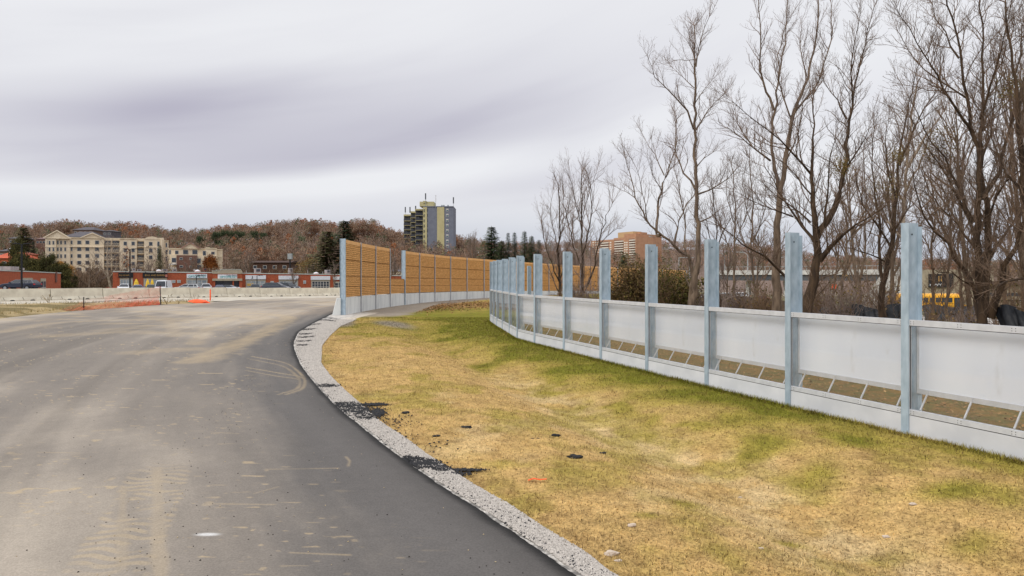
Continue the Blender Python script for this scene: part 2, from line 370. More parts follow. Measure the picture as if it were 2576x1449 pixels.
GREENS = [(1310, 862, 170, 26, .38), (1430, 905, 150, 22, .38), (1020, 835, 110, 20, .3), (1560, 960, 160, 18, .32), (1800, 1050, 170, 22, .3), (1250, 800, 130, 22, 1.0), (1080, 790, 120, 14, .8), (1180, 835, 100, 25, .4), (1500, 925, 110, 14, .8), (1717, 995, 130, 18, .9), (1620, 955, 120, 12, .6), (1930, 1100, 70, 26, 1.0), (1880, 1060, 90, 22, .6),
          (2052, 1164, 60, 20, .7), (1215, 905, 30, 16, .6), (1350, 880, 80, 14, .5), (1900, 1010, 120, 14, .6), (2150, 1110, 110, 14, .5), (2400, 1230, 100, 18, .7), (2450, 1330, 90, 20, .5),
          (2540, 1250, 60, 22, .6), (1620, 1290, 40, 10, .5), (1700, 1240, 50, 10, .4), (2240, 1330, 80, 14, .4), (2030, 1000, 120, 8, .5), (1985, 1310, 40, 10, .5), (2330, 1420, 50, 10, .5)]
def lawn_masks(X, Y):
    PX, PY = topx(X, Y); s = fence_x(Y) - X
    gr = np.zeros_like(X)
    for cx_, cy_, sx, sy, a in GREENS:
        gr = gr + a * .9 * np.exp(-(((PX - cx_) / sx) ** 2 + ((PY - cy_) / sy) ** 2))
    gr = gr + .5 * (1 - sstep(.2, 3.2, s)) * sstep(8, 16, Y) + .35 * (1 - sstep(.2, 1.8, s))
    gr = gr + .38 * sstep(22, 34, Y) + .04 * sstep(8, 15, Y)
    n = fbm(X * 1.1, Y * .8, 101); n2 = fbm(X * 3.5, Y * 3.5, 102)
    gr = np.clip(gr * (.35 + 1.1 * n) + .32 * sstep(.52, .75, n) + .30 * (n2 - .5), 0, 1)
    pale = 1.3 * np.exp(-((X - np.interp(Y, [4, 8, 11, 16, 24], [3.3, 2.6, 1.5, .1, -2.4])) / .7) ** 2) * sstep(.4, .6, fbm(X * 1.3, Y * 1.3, 105)) * (1 - sstep(14, 20, Y))  # pale straw along the dip; also paints the hollow's shading into the colour
    pale = np.maximum(pale, .7 * sstep(.56, .7, fbm(X * .7, Y * .7, 108)) * (1 - sstep(10, 20, Y)))
    soil = sstep(.57, .74, fbm(X * 5, Y * 5, 107)) * .5 + .6 * sstep(.5, .65, fbm(X * 6, Y * 6, 109)) * np.exp(-((X - gravel_x(Y) - .25) / .25) ** 2)
    leaf = (1 - sstep(.5, 3.5, np.abs(X + 2.0))) * 0
    return gr, pale, soil
def lawn_colour(X, Y, jitter=None):
    gr, pale, soil = lawn_masks(X, Y)
    straw = np.array(srgb(200, 167, 110)); straw2 = np.array(srgb(212, 184, 134)); green = np.array(srgb(124, 122, 42)); brown = np.array(srgb(128, 98, 60))
    olive = np.array(srgb(164, 148, 72))
    k = gr[..., None]
    col = straw + (straw2 - straw) * pale[..., None]
    col = np.where(k < .5, col + (olive - col) * k * 2, olive + (green - olive) * (k * 2 - 1))
    col = col + (brown - col) * (soil * .6)[..., None]
    col = col * (.80 + .40 * fbm(X * 9, Y * 9, 112, 3))[..., None] * (.92 + .15 * sstep(.3, .7, fbm(X * 2.6, Y * 3.4, 113)))[..., None]
    tuft = sstep(.66, .80, fbm(X * 13, Y * 13, 114, 3))[..., None] * sstep(.45, .7, fbm(X * 1.7, Y * 1.7, 115))[..., None]; col = col * (1 - .45 * tuft)
    behind = sstep(.1, .8, X - fence_x(Y))[..., None]
    lf = np.where(fbm(X * 7, Y * 7, 120)[..., None] > .52, np.array(srgb(120, 88, 52)), np.array(srgb(92, 82, 48)))
    col = col + (lf - col) * behind * .85
    lb = sstep(.45, .65, fbm(X * 2, Y * 1.2, 130))[..., None] * (np.exp(-((Y - 55 - X * 1.2) / 6.0) ** 2) * sstep(-7, -4, X))[..., None]
    col = col + (np.array(srgb(140, 108, 66)) - col) * lb * .8
    dw = dist_wall(X, Y); far = sstep(38, 41, Y)
    width = np.interp(X, [-11, -8, -5, -2, 4], [2.6, 4.4, 3.6, 2.6, 2.2]) + 1.2 * (fbm(X * .9, Y * .9, 140) - .5)
    dirt = (1 - sstep(width * .8, width * 1.1, dw)) * sstep(36, 39.5, Y)
    PX, PY = topx(X, Y)
    bare = np.exp(-(((PX - 990 + (PY - 815) * -3) / 45) ** 2 + ((PY - 815) / 8) ** 2) ** 2)
    dirt = np.maximum(dirt, bare * .9); dirt = np.maximum(dirt, sstep(.3, 1, (1 - sstep(860, 930, PX)) * (1 - sstep(815, 832, PY))) * (Y > 28))
    dc = np.array(srgb(150, 141, 130)) * (.85 + .3 * fbm(X * 3, Y * 3, 141))[..., None]
    col = col + (dc - col) * dirt[..., None]
    return col
def build_lawn():
    Ys = np.concatenate([np.linspace(-38, 3.2, 30), 1.0 / np.linspace(1 / 3.3, 1 / 100.0, 640)])
    s = np.linspace(0, 1, 520); nr = 10
    X0 = np.where(Ys < 42, gravel_x(Ys) - .12, np.maximum(wall_x(Ys) - .6, -10.5)); X0 = np.minimum(X0, gravel_x(Ys) - .12 + 60 * (Ys > 42))
    X1 = fence_x(Ys) + 3.5
    X = np.zeros((len(Ys), len(s) + nr)); X[:, :len(s)] = X0[:, None] + (X1 - X0)[:, None] * s[None, :]
    for k in range(nr): X[:, len(s) + k] = X1 + (k + 1) * 2.2
    Y = np.repeat(Ys[:, None], X.shape[1], 1); Z = g(X, Y)
    Z = Z + .03 * (fbm(X * 1.4, Y * 1.4, 150) - .5) * (1 - sstep(12, 25, Y)) + .016 * (fbm(X * 7, Y * 7, 151) - .5)
    Z[:, 0] -= .02
    me = mesh_np('lawn', np.stack([X, Y, Z], -1), grid_faces(*X.shape), 4,
                 mat('turf', (1.16, 1.14, 1.1), (.66, .64, .6), 26, .95, bump=.8, attr='Col', bscale=60, spec=.1, detail=8, contrast=(.3, .7), bdist=.02), lawn_colour(X, Y).reshape(-1, 3), True)
    tag(link('lawn', me), kind='structure')
build_lawn()

def black_crumb(X, Y):
    """black asphalt crumbs raked over the shoulder"""
    blk = np.zeros_like(X); PX, PY = topx(X, Y)
    for y0, x0, x1, h in ((802, 800, 860, 1.2), (808, 780, 850, 1.5), (818, 768, 812, 1.3), (829, 752, 800, 1.7), (840, 748, 790, 1.5), (848, 745, 798, 1.5), (858, 742, 790, 1.5), (868, 742, 780, 1.8)):
        blk = np.maximum(blk, (1 - sstep(.5, 1.4, np.abs(PY - y0 - 2 * np.sin(PX * .06)) / h)) * sstep(x0, x0 + 10, PX) * (1 - sstep(x1 - 16, x1, PX)))
    for cx_, cy_, sx, sy in ((825, 973, 26, 4), (880, 1022, 60, 7), (905, 1034, 40, 8), (925, 1048, 34, 10), (960, 1040, 34, 14), (1075, 1172, 44, 12), (1110, 1182, 28, 9), (1035, 1160, 30, 8)):
        blk = np.maximum(blk, np.exp(-(((PX - cx_) / sx) ** 2 + ((PY - cy_) / sy) ** 2) ** 2) * 1.3)
    return blk * (.3 + 1.4 * sstep(.3, .6, fbm(X * 16, Y * 16, 165)))
def build_gravel():
    Ys = np.concatenate([np.linspace(-38, 3.2, 30), 1.0 / np.linspace(1 / 3.3, 1 / 42.0, 620)]); s = np.linspace(0, 1, 80)
    A = road_x(Ys) - .3; B = gravel_x(Ys) + .10 * (fbm(Ys * 3, Ys * 0, 160) - .5) + .10 * (fbm(Ys * 14, Ys * 0, 161) - .5)
    X = A[:, None] + (B - A)[:, None] * s[None, :]; Y = np.repeat(Ys[:, None], len(s), 1)
    Z = g(X, Y) + .012 + .014 * fbm(X * 14, Y * 14, 162) - .03 * s[None, :] ** 6
    n = fbm(X * 24, Y * 24, 163, 3); c = np.array(srgb(208, 202, 194)); d = np.array(srgb(168, 162, 154))
    col = d + (c - d) * sstep(.25, .65, n)[..., None]
    tan = np.array(srgb(190, 172, 142)); col = col + (tan - col) * (sstep(.6, 1, s[None, :] + .4 * (fbm(X * 2, Y * 2, 164) - .5)) * .5)[..., None]
    blk = black_crumb(X, Y)
    ed = np.clip((X - road_x(Y) - .05) / .28, 0, 1); blk = np.maximum(blk, .6 * (1 - ed) * sstep(.45, .6, fbm(X * 18, Y * 18, 166)))
    blk = np.clip(blk, 0, 1)
    col = col + (np.array(srgb(34, 34, 36)) - col) * blk[..., None]
    me = mesh_np('gravel_shoulder', np.stack([X, Y, Z], -1), grid_faces(*X.shape), 4,
                 mat('crushed_stone', (1.05, 1.05, 1.05), (.82, .82, .82), 55, .9, bump=.9, attr='Col', bscale=70, detail=3, bdist=.015), col.reshape(-1, 3), False)
    tag(link('gravel_shoulder', me), kind='structure')
build_gravel()

def scatter_shapes(P, size, colr, base_v, base_f, k, seed, squash=(1, 1, 1)):
    rg = np.random.default_rng(seed); n = len(P); bv = np.array(base_v, float)
    a = rg.uniform(0, 6.283, n); ca, sa = np.cos(a), np.sin(a)
    V = bv[None] * (1 + .35 * rg.uniform(-1, 1, (n, len(bv), 1))) * np.array(squash) * size[:, None, None]
    x = V[..., 0] * ca[:, None] - V[..., 1] * sa[:, None]; y = V[..., 0] * sa[:, None] + V[..., 1] * ca[:, None]
    V = np.stack([x, y, V[..., 2]], -1) + P[:, None, :]
    Fc = (np.array(base_f)[None] + (np.arange(n) * len(bv))[:, None, None])
    return V.reshape(-1, 3), Fc.reshape(-1, k), np.repeat(colr, len(bv), 0)
OCT_V = [(1, 0, 0), (0, 1, 0), (-1, 0, 0), (0, -1, 0), (0, 0, .7), (0, 0, -.5)]
OCT_F = [(0, 1, 4), (1, 2, 4), (2, 3, 4), (3, 0, 4), (1, 0, 5), (2, 1, 5), (3, 2, 5), (0, 3, 5)]
def build_scatter():
    rg = np.random.default_rng(3)
    # loose stone on the shoulder
    n = 90000; Y = 3 + (rg.uniform(0, 1, n) ** 2.2) * 32; t = rg.uniform(0, 1.04, n); X = road_x(Y) + .05 + (gravel_x(Y) - road_x(Y)) * t
    P = np.stack([X, Y, g(X, Y) + .022], -1); sz = rg.uniform(.004, .0105, n) * (1 + .05 * Y)
    c = np.array(srgb(203, 195, 186)) * rg.uniform(.60, 1.02, n)[:, None]; c = c + (np.array(srgb(40, 40, 42)) - c) * (rg.uniform(0, 1, n) < np.clip(black_crumb(X, Y) * 1.1, 0, .95))[:, None]
    V, Fc, cc = scatter_shapes(P, sz, c, OCT_V, OCT_F, 3, 1)
    me = mesh_np('gravel_stones', V, Fc, 3, mat('loose_stone', (1, 1, 1), (.85, .85, .85), 40, .9, attr='Col'), cc)
    tag(link('gravel_stones', me), kind='stuff')
    # asphalt crumbs
    L = []
    for cx_, cy_, sx, sy, m in ((900, 1035, 34, 9, 900), (952, 1040, 16, 8, 600), (940, 1020, 26, 2.2, 600), (880, 1022, 26, 4, 600), (1070, 1170, 30, 7, 1500), (1110, 1180, 14, 4, 300), (1165, 1186, 42, 2.2, 420), (1150, 1196, 30, 3, 160),
                                (825, 973, 20, 3, 200), (900, 1045, 50, 12, 400), (990, 1060, 50, 14, 90), (960, 1100, 60, 26, 90), (1060, 1120, 90, 30, 40), (830, 985, 30, 14, 90)):
        px = rg.normal(cx_, sx * .6, m); py = rg.normal(cy_, sy * .6, m); Yc = EYE * F / (py - HZ); L.append(np.stack([(px - CX) / F * Yc, Yc], -1))
    m = 2600; Yc = 3 + rg.uniform(0, 1, m) ** 2 * 30; L.append(np.stack([road_x(Yc) + .05 + np.abs(rg.normal(0, .10, m)), Yc], -1))
    P = np.concatenate(L); X, Y = P[:, 0], P[:, 1]
    P = np.stack([X, Y, g(X, Y) + .02], -1); n = len(P); sz = rg.uniform(.006, .02, n)
    V, Fc, cc = scatter_shapes(P, sz, np.array(srgb(38, 38, 41)) * rg.uniform(.5, 1.5, n)[:, None], OCT_V, OCT_F, 3, 2)
    me = mesh_np('asphalt_crumbs', V, Fc, 3, mat('asphalt_crumb', (1, 1, 1), (.7, .7, .7), 40, .7, attr='Col'), cc)
    tag(link('asphalt_crumbs', me), kind='stuff')
    # specks of grit on the roadway
    n = 1000; Y = 3.5 + rg.uniform(0, 1, n) ** 1.6 * 22; X = road_x(Y) - .3 - np.abs(rg.normal(0, 1, n)) * (1.2 + .28 * Y)
    tr = rg.uniform(0, 1, n) < .5; X = np.where(tr, np.interp(Y, [4, 8, 14, 25], [-2.5, -3.7, -5.2, -8]) + rg.normal(0, .25, n), X)
    P = np.stack([X, Y, g(X, Y) + .058], -1); sz = rg.uniform(.003, .0085, n)
    c = np.where(rg.uniform(0, 1, n)[:, None] < .65, np.array(srgb(48, 42, 40)), np.array(srgb(196, 176, 140)))
    V, Fc, cc = scatter_shapes(P, sz, c, OCT_V, OCT_F, 3, 5)
    me = mesh_np('road_grit', V, Fc, 3, MATS['loose_stone'], cc); tag(link('road_grit', me), kind='stuff')
    # short dead turf: flattened blades, longer along the fence foot
    n = 330000; Y = 3.2 + rg.uniform(0, 1, n) ** 1.9 * 34; t = rg.uniform(0, 1, n)
    X = gravel_x(Y) + .03 + (np.minimum(fence_x(Y) + 1.2, Y * .82 + 1) - gravel_x(Y)) * t
    m = 26000; Yf = 5 + rg.uniform(0, 1, m) ** 1.5 * 29; Xf = fence_x(Yf) - .03 - np.abs(rg.normal(0, .07, m)); Y = np.concatenate([Y, Yf]); X = np.concatenate([X, Xf]); n += m
    isf = np.arange(n) >= n - m
    base = lawn_colour(X, Y); gr, _, _ = lawn_masks(X, Y)
    L_ = rg.uniform(.014, .050, n) * (1 + .5 * gr) * np.where(isf, 1.5, 1); W = rg.uniform(.0015, .0032, n) * (1 + .06 * Y)
    a = rg.uniform(0, 6.283, n); tilt = np.where(rg.uniform(0, 1, n) < .25 + .3 * gr + .3 * isf, rg.uniform(.5, 1.3, n), rg.uniform(.05, .4, n))
    d = np.stack([np.cos(a) * np.cos(tilt), np.sin(a) * np.cos(tilt), np.sin(tilt)], -1) * L_[:, None]
    w = np.stack([-np.sin(a), np.cos(a), 0 * a], -1) * W[:, None]
    Z = g(X, Y) + .03 * (fbm(X * 1.4, Y * 1.4, 150) - .5) * (1 - sstep(12, 25, Y)) + .016 * (fbm(X * 7, Y * 7, 151) - .5) + .002
    P = np.stack([X, Y, Z], -1); V = np.stack([P - w, P + w, P + d + w * .4], 1).reshape(-1, 3)
    Fc = np.arange(n * 3).reshape(-1, 3)
    c = base * (rg.uniform(.38, 1.38, n) ** 1.0)[:, None]; c = np.where((rg.uniform(0, 1, n) < .11)[:, None], np.array(srgb(96, 74, 46)), c)
    me = mesh_np('grass', V, Fc, 3, mat('grass_blade', (1, 1, 1), (.9, .9, .9), 5, .9, attr='Col', spec=.15), np.repeat(c, 3, 0))
    tag(link('grass', me), kind='stuff')
    # fallen leaves and litter of stalks behind the fence and by the barrier wall
    n = 22000; k = n - 8000
    Y = np.concatenate([5 + rg.uniform(0, 1, k) ** 1.5 * 26, rg.normal(57, 4, n - k)]); X = np.concatenate([fence_x(Y[:k]) + .3 + rg.uniform(0, 7, k), rg.uniform(-6, 3, n - k)])
    Y[k:] += X[k:] * 1.2
    a = rg.uniform(0, 6.283, n); S = rg.uniform(.018, .038, n) * np.where(np.arange(n) < k, 1, 2.2); tl = rg.uniform(-.6, .6, n)
    u = np.stack([np.cos(a), np.sin(a), np.sin(tl)], -1) * S[:, None]; w = np.stack([-np.sin(a), np.cos(a), tl * .3], -1) * S[:, None] * .7
    P = np.stack([X, Y, g(X, Y) + .03], -1); V = np.stack([P - u, P + w, P + u, P - w], 1).reshape(-1, 3)
    pal = np.array([srgb(158, 116, 72), srgb(134, 100, 62), srgb(166, 132, 86), srgb(118, 92, 60)])
    c = pal[rg.integers(0, 4, n)] * rg.uniform(.7, 1.2, n)[:, None]
    me = mesh_np('fallen_leaves', V, np.arange(4 * n).reshape(-1, 4), 4, MATS['grass_blade'], np.repeat(c, 4, 0)); tag(link('fallen_leaves', me), kind='stuff')
build_scatter()
def lump(name, label, cat, px, py, r, colr, seed, group=None, flat=.45, dz=0.0):
    rg = random.Random(seed); p = hit(px, py); b = MB(); rings = []
    for k in range(1, 5):
        ph = math.pi * k / 5; rings.append([Vector((math.sin(ph) * math.cos(i * .785), math.sin(ph) * math.sin(i * .785), -math.cos(ph) * flat)) * r * rg.uniform(.72, 1.2) for i in range(8)])
    b.loft(rings); o = b.build(name, colr, None, False, (p.x, p.y, p.z + r * flat * .45 + dz)); o.scale.x = 1.5
    return tag(o, label, cat, group)
M_chunk = mat('broken_asphalt', srgb(40, 39, 40), srgb(24, 24, 26), 30, .8, bump=.8)
M_rock = mat('field_stone', srgb(205, 190, 172), srgb(168, 150, 132), 14, .9, bump=.5)
for k, (px, py, r, lb) in enumerate([(1445, 1152, .065, 'largest black asphalt chunk lying alone on the straw lawn'), (1397, 1097, .05, 'black asphalt chunk beside the pale dip in the lawn'),
        (1174, 1077, .06, 'long black asphalt chunk left of the pale dip'), (1098, 1098, .04, 'small black asphalt chunk between gravel shoulder and dip'), (1020, 1040, .055, 'black asphalt chunk just right of the dark crumb pile'),
        (1517, 1141, .035, 'small dark clod right of the largest asphalt chunk'), (1338, 1104, .022, 'tiny asphalt crumb, left one of a pair on the lawn'), (1352, 1104, .022, 'tiny asphalt crumb, right one of a pair on the lawn')]):
    lump('asphalt_chunk', lb, 'asphalt chunk', px, py, r, M_chunk, 40 + k, 'asphalt chunks thrown on the lawn')
for k, (px, py, r, lb) in enumerate([(2297, 1270, .03, 'whitish stone in the dry grass below the nearest post'), (1590, 1323, .032, 'pale rounded stone between two bare patches near gravel'), (1537, 1395, .045, 'large pinkish stone near the bottom of the gravel strip'),
        (1555, 1412, .022, 'white stone just right of the large pinkish stone'), (2230, 1352, .028, 'flat pale stone low on the right lawn'), (1285, 1330, .03, 'tan stone sitting on the asphalt edge'),
        (1862, 1252, .018, 'small pale stone in the middle of the lawn'), (1914, 1380, .018, 'small white stone low in the middle lawn')]):
    lump('stone', lb, 'stone', px, py, r, M_rock, 70 + k, 'loose stones on the lawn')
p = hit(1352, 1212); b = MB(); b.prism([(-.10, 0), (-.04, .018), (.03, .006), (.10, .014), (.10, .018), (.03, .012), (-.04, .024), (-.10, .006)], -.012, .012)
tag(b.build('marking_ribbon', mat('orange_plastic', srgb(255, 96, 30), srgb(240, 84, 24), 4, .5), None, False, (p.x, p.y, p.z + .015)), 'strip of bright orange marking ribbon lying in the dry grass', 'ribbon')
# ------------------------------------------------------------ the transparent barrier along the lawn
M_galv = mat('galvanised_steel', srgb(196, 206, 208), srgb(172, 184, 188), 5, .5, metal=.1, stretch=(1, 1, .35), bump=.05, detail=6)
M_galv_d = mat('weathered_zinc', srgb(178, 194, 206), srgb(154, 172, 185), 7, .55, metal=.1, stretch=(1.5, 1.5, .7), detail=6, vary=.08, spots=(srgb(112, 126, 138), 2.6, .60, .5))
M_alu = mat('aluminium', srgb(210, 212, 216), srgb(196, 198, 202), 8, .45, metal=.1)
M_white = mat('white_sheet', srgb(238, 243, 252), srgb(228, 234, 245), 1.2, .35, spec=.5, vary=.07, stretch=(1, 1, .35), spots=(srgb(196, 196, 196), 3.0, .62, .35))
M_basep = mat('precast_kickboard', srgb(222, 223, 226), srgb(206, 208, 212), 2.0, .75, bump=.05, detail=6, vary=.07, spots=(srgb(160, 140, 116), 4.5, .66, .5))
M_black = mat('black_rubber', srgb(30, 32, 38), None, 4, .6)
def glass_mat():
    mt = bpy.data.materials.new('clear_acrylic'); mt.use_nodes = True; nt = mt.node_tree; nt.nodes.clear(); N = nt.nodes.new; L = nt.links.new
    tr = N('ShaderNodeBsdfTransparent'); tr.inputs[0].default_value = (.985, .985, .985, 1); gl = N('ShaderNodeBsdfGlossy'); gl.inputs['Roughness'].default_value = .02
    lw = N('ShaderNodeLayerWeight'); lw.inputs[0].default_value = .5; pw = N('ShaderNodeMath'); pw.operation = 'POWER'; pw.inputs[1].default_value = 4.5; L(lw.outputs['Facing'], pw.inputs[0])
    mu = N('ShaderNodeMath'); mu.operation = 'MULTIPLY_ADD'; mu.inputs[1].default_value = .9; mu.inputs[2].default_value = .04; mu.use_clamp = True
    L(pw.outputs[0], mu.inputs[0]); mx = N('ShaderNodeMixShader'); L(mu.outputs[0], mx.inputs[0]); L(tr.outputs[0], mx.inputs[1]); L(gl.outputs[0], mx.inputs[2])
    df = N('ShaderNodeBsdfDiffuse'); df.inputs[0].default_value = (.7, .7, .66, 1); m2 = N('ShaderNodeMixShader'); m2.inputs[0].default_value = .04
    L(mx.outputs[0], m2.inputs[1]); L(df.outputs[0], m2.inputs[2]); o = N('ShaderNodeOutputMaterial'); L(m2.outputs[0], o.inputs[0]); return mt
M_glass = glass_mat()
PH = 2.96; FW = .058; BD = .27
def hbeam(h, fw, bd, base=-.15, top_cut=0.0):
    b = MB(); b.box(-fw, fw, 0, .016, base, h); b.box(-fw, fw, bd - .016, bd, base, h - top_cut); b.box(-.006, .006, .016, bd - .016, base, h); return b
def build_fence():
    root = thing('noise_fence', 'tall row of galvanised posts with low glazed and white panels curving along the lawn', 'fence', (FEN[2][0], FEN[2][1], 0))
    pts = [Vector((x, y, float(g(x, y)))) for x, y in FEN]; n = len(pts)
    off = Vector((FEN[2][0], FEN[2][1], 0))
    tang = [(pts[min(i + 1, n - 1)] - pts[max(i - 1, 0)]) for i in range(n)]
    post_me = None; plate = None
    for i, p in enumerate(pts):
        t = tang[i]; a = math.atan2(-t.y, -t.x)          # local x towards the nearer post, local y away from the road
        if post_me is None:
            o = hbeam(PH, FW, BD, -.15, .05).build('post', M_galv_d, root); post_me = o.data
        else: o = link('post', post_me, root)
        o.location = p - off; o.rotation_euler.z = a
        b = MB(); b.cyl((.0065, BD * .5, PH - .16), (.009, BD * .5, PH - .16), .013, n=10)
        h = b.build('bolt_hole', M_black, o)
    for i in range(n - 1):
        a_, b_ = pts[i + 1], pts[i]; d = b_ - a_; Ls = math.hypot(d.x, d.y); rz = math.atan2(d.y, d.x); z0 = (a_.z + b_.z) / 2
        x0, x1 = .012, Ls - .012; sl = d.z / Ls
        fr = MB()
        def rbox(b, xa, xb, ya, yb, za, zb, mi=0):
            o = len(b.v); b.box(xa, xb, ya, yb, za, zb, mi)
            b.v[o:] = [(x, y, z + sl * (x - Ls / 2)) for x, y, z in b.v[o:]]
        rbox(fr, x0, x1, .018, .085, 1.525, 1.605); rbox(fr, x0, x1, .018, .085, .285, .355)
        rbox(fr, x0, x0 + .035, .03, .075, .355, 1.525); rbox(fr, x1 - .035, x1, .03, .075, .355, 1.525)
        f = fr.build('panel_frame', M_alu, root); f.location = Vector((a_.x, a_.y, z0)) - off; f.rotation_euler.z = rz
        b = MB(); rbox(b, x0 + .035, x1 - .035, .050, .056, .355, 1.525); b.build('glass_pane', M_glass, f)
        b = MB(); rbox(b, x0, x1, .019, .029, .277, .285); rbox(b, x0, x1, .022, .03, 1.517, 1.525); rbox(b, x0 + .035, x0 + .043, .044, .05, .36, 1.51); rbox(b, x1 - .043, x1 - .035, .044, .05, .36, 1.51)
        b.build('gasket', M_black, f)
        b = MB(); rbox(b, x0, x1, .022, .11, -.25, .277); rbox(b, x0, x1, .02, .022, -.25, .262); b.build('base_panel', M_basep, f)
        b = MB(); rbox(b, x0 + .03, x1 - .03, .232, .242, .63, 1.525); b.build('backing_panel', M_white, f)
        b = MB(); rbox(b, x0, x1, .222, .256, .56, .63); rbox(b, x0, x0 + .03, .222, .256, .63, 1.56); rbox(b, x1 - .03, x1, .222, .256, .63, 1.56); rbox(b, x0, x1, .222, .256, 1.525, 1.56); b.build('backing_frame', M_alu, f)
        for k in range(4):
            xs = x0 + .16 + (Ls - .36) * k / 3
            b = MB(); zz = sl * (xs - Ls / 2); b.bar((xs, .086, .36 + zz), (xs, .24, .60 + zz), .020, .016)
            b.box(xs - .02, xs + .02, .214, .221, .565 + zz, .625 + zz)
            b.build('strut', M_alu, f)
        if i < 3:
            for k in range(4):
                xs = x0 + .09 + (Ls - .2) * k / 3
                for zc in (1.565, .32):
                    for dx in (-.022, .022):
                        for dz in (-.015, .015): b = MB(); b.cyl((xs + dx, .018, zc + dz + sl * (xs - Ls / 2)), (xs + dx, .0145, zc + dz + sl * (xs - Ls / 2)), .005, n=6); b.build('bolt', M_black, f)
    # one more post seen past the bend
    q = at(1327, 700, 46); o = link('post', post_me, root); o.location = Vector((q.x, q.y, float(g(q.x, q.y)))) - off; o.rotation_euler.z = math.radians(-60)
build_fence()

# ------------------------------------------------------------ brown noise wall
def wall_mat():
    mt = bpy.data.materials.new('ashlar_concrete'); mt.use_nodes = True; nt = mt.node_tree; N = nt.nodes.new; L = nt.links.new; p = nt.nodes['Principled BSDF']; p.inputs['Roughness'].default_value = .9
    p.inputs['Specular IOR Level'].default_value = .15
    tc = N('ShaderNodeTexCoord'); sp = N('ShaderNodeSeparateXYZ'); L(tc.outputs['Object'], sp.inputs[0])
    cb = N('ShaderNodeCombineXYZ'); L(sp.outputs[0], cb.inputs[0]); L(sp.outputs[2], cb.inputs[1])
    ds = N('ShaderNodeTexNoise'); ds.inputs['Scale'].default_value = 3.5; L(tc.outputs['Object'], ds.inputs['Vector'])
    ad = N('ShaderNodeVectorMath'); ad.operation = 'MULTIPLY_ADD'; ad.inputs[1].default_value = (.16, .13, 0); L(ds.outputs['Color'], ad.inputs[0]); L(cb.outputs[0], ad.inputs[2])
    br = N('ShaderNodeTexBrick'); br.inputs['Scale'].default_value = 1.0; br.inputs['Brick Width'].default_value = .40; br.inputs['Row Height'].default_value = .115
    br.inputs['Mortar Size'].default_value = .014; br.inputs['Mortar Smooth'].default_value = .9; br.inputs['Bias'].default_value = 0; br.offset = .37; br.squash = .7; br.squash_frequency = 3
    br.inputs['Color1'].default_value = srgb(232, 176, 112) + (1,); br.inputs['Color2'].default_value = srgb(218, 162, 100) + (1,); br.inputs['Mortar'].default_value = srgb(178, 126, 76) + (1,)
    L(ad.outputs[0], br.inputs['Vector'])
    n = N('ShaderNodeTexNoise'); n.inputs['Scale'].default_value = 9; n.inputs['Detail'].default_value = 6; L(tc.outputs['Object'], n.inputs['Vector'])
    mr = N('ShaderNodeMapRange'); L(n.outputs[0], mr.inputs[0]); mr.inputs[1].default_value = .3; mr.inputs[2].default_value = .7; mr.inputs[3].default_value = .78; mr.inputs[4].default_value = 1.12
    mx = N('ShaderNodeVectorMath'); mx.operation = 'SCALE'; L(br.outputs['Color'], mx.inputs[0]); L(mr.outputs[0], mx.inputs['Scale']); L(mx.outputs[0], p.inputs['Base Color'])
    sb = N('ShaderNodeMath'); sb.operation = 'SUBTRACT'; L(n.outputs[0], sb.inputs[0]); L(br.outputs['Fac'], sb.inputs[1])
    b = N('ShaderNodeBump'); b.inputs['Strength'].default_value = 1; b.inputs['Distance'].default_value = .04; L(sb.outputs[0], b.inputs['Height']); L(b.outputs[0], p.inputs['Normal']); return mt
M_ashlar = wall_mat(); M_cope = mat('tan_coping', srgb(234, 182, 122), srgb(224, 170, 110), 3, .85, bump=.15)
M_conc = mat('pale_concrete', srgb(224, 226, 224), srgb(200, 203, 203), 1.6, .85, bump=.12, detail=8, stretch=(1.6, 1, .5), contrast=(.4, .75), vary=.06, spots=(srgb(140, 142, 140), 2.2, .62, .5))
M_post = mat('zinc_rail', srgb(176, 178, 184), srgb(158, 160, 168), 4, .5, metal=.25)
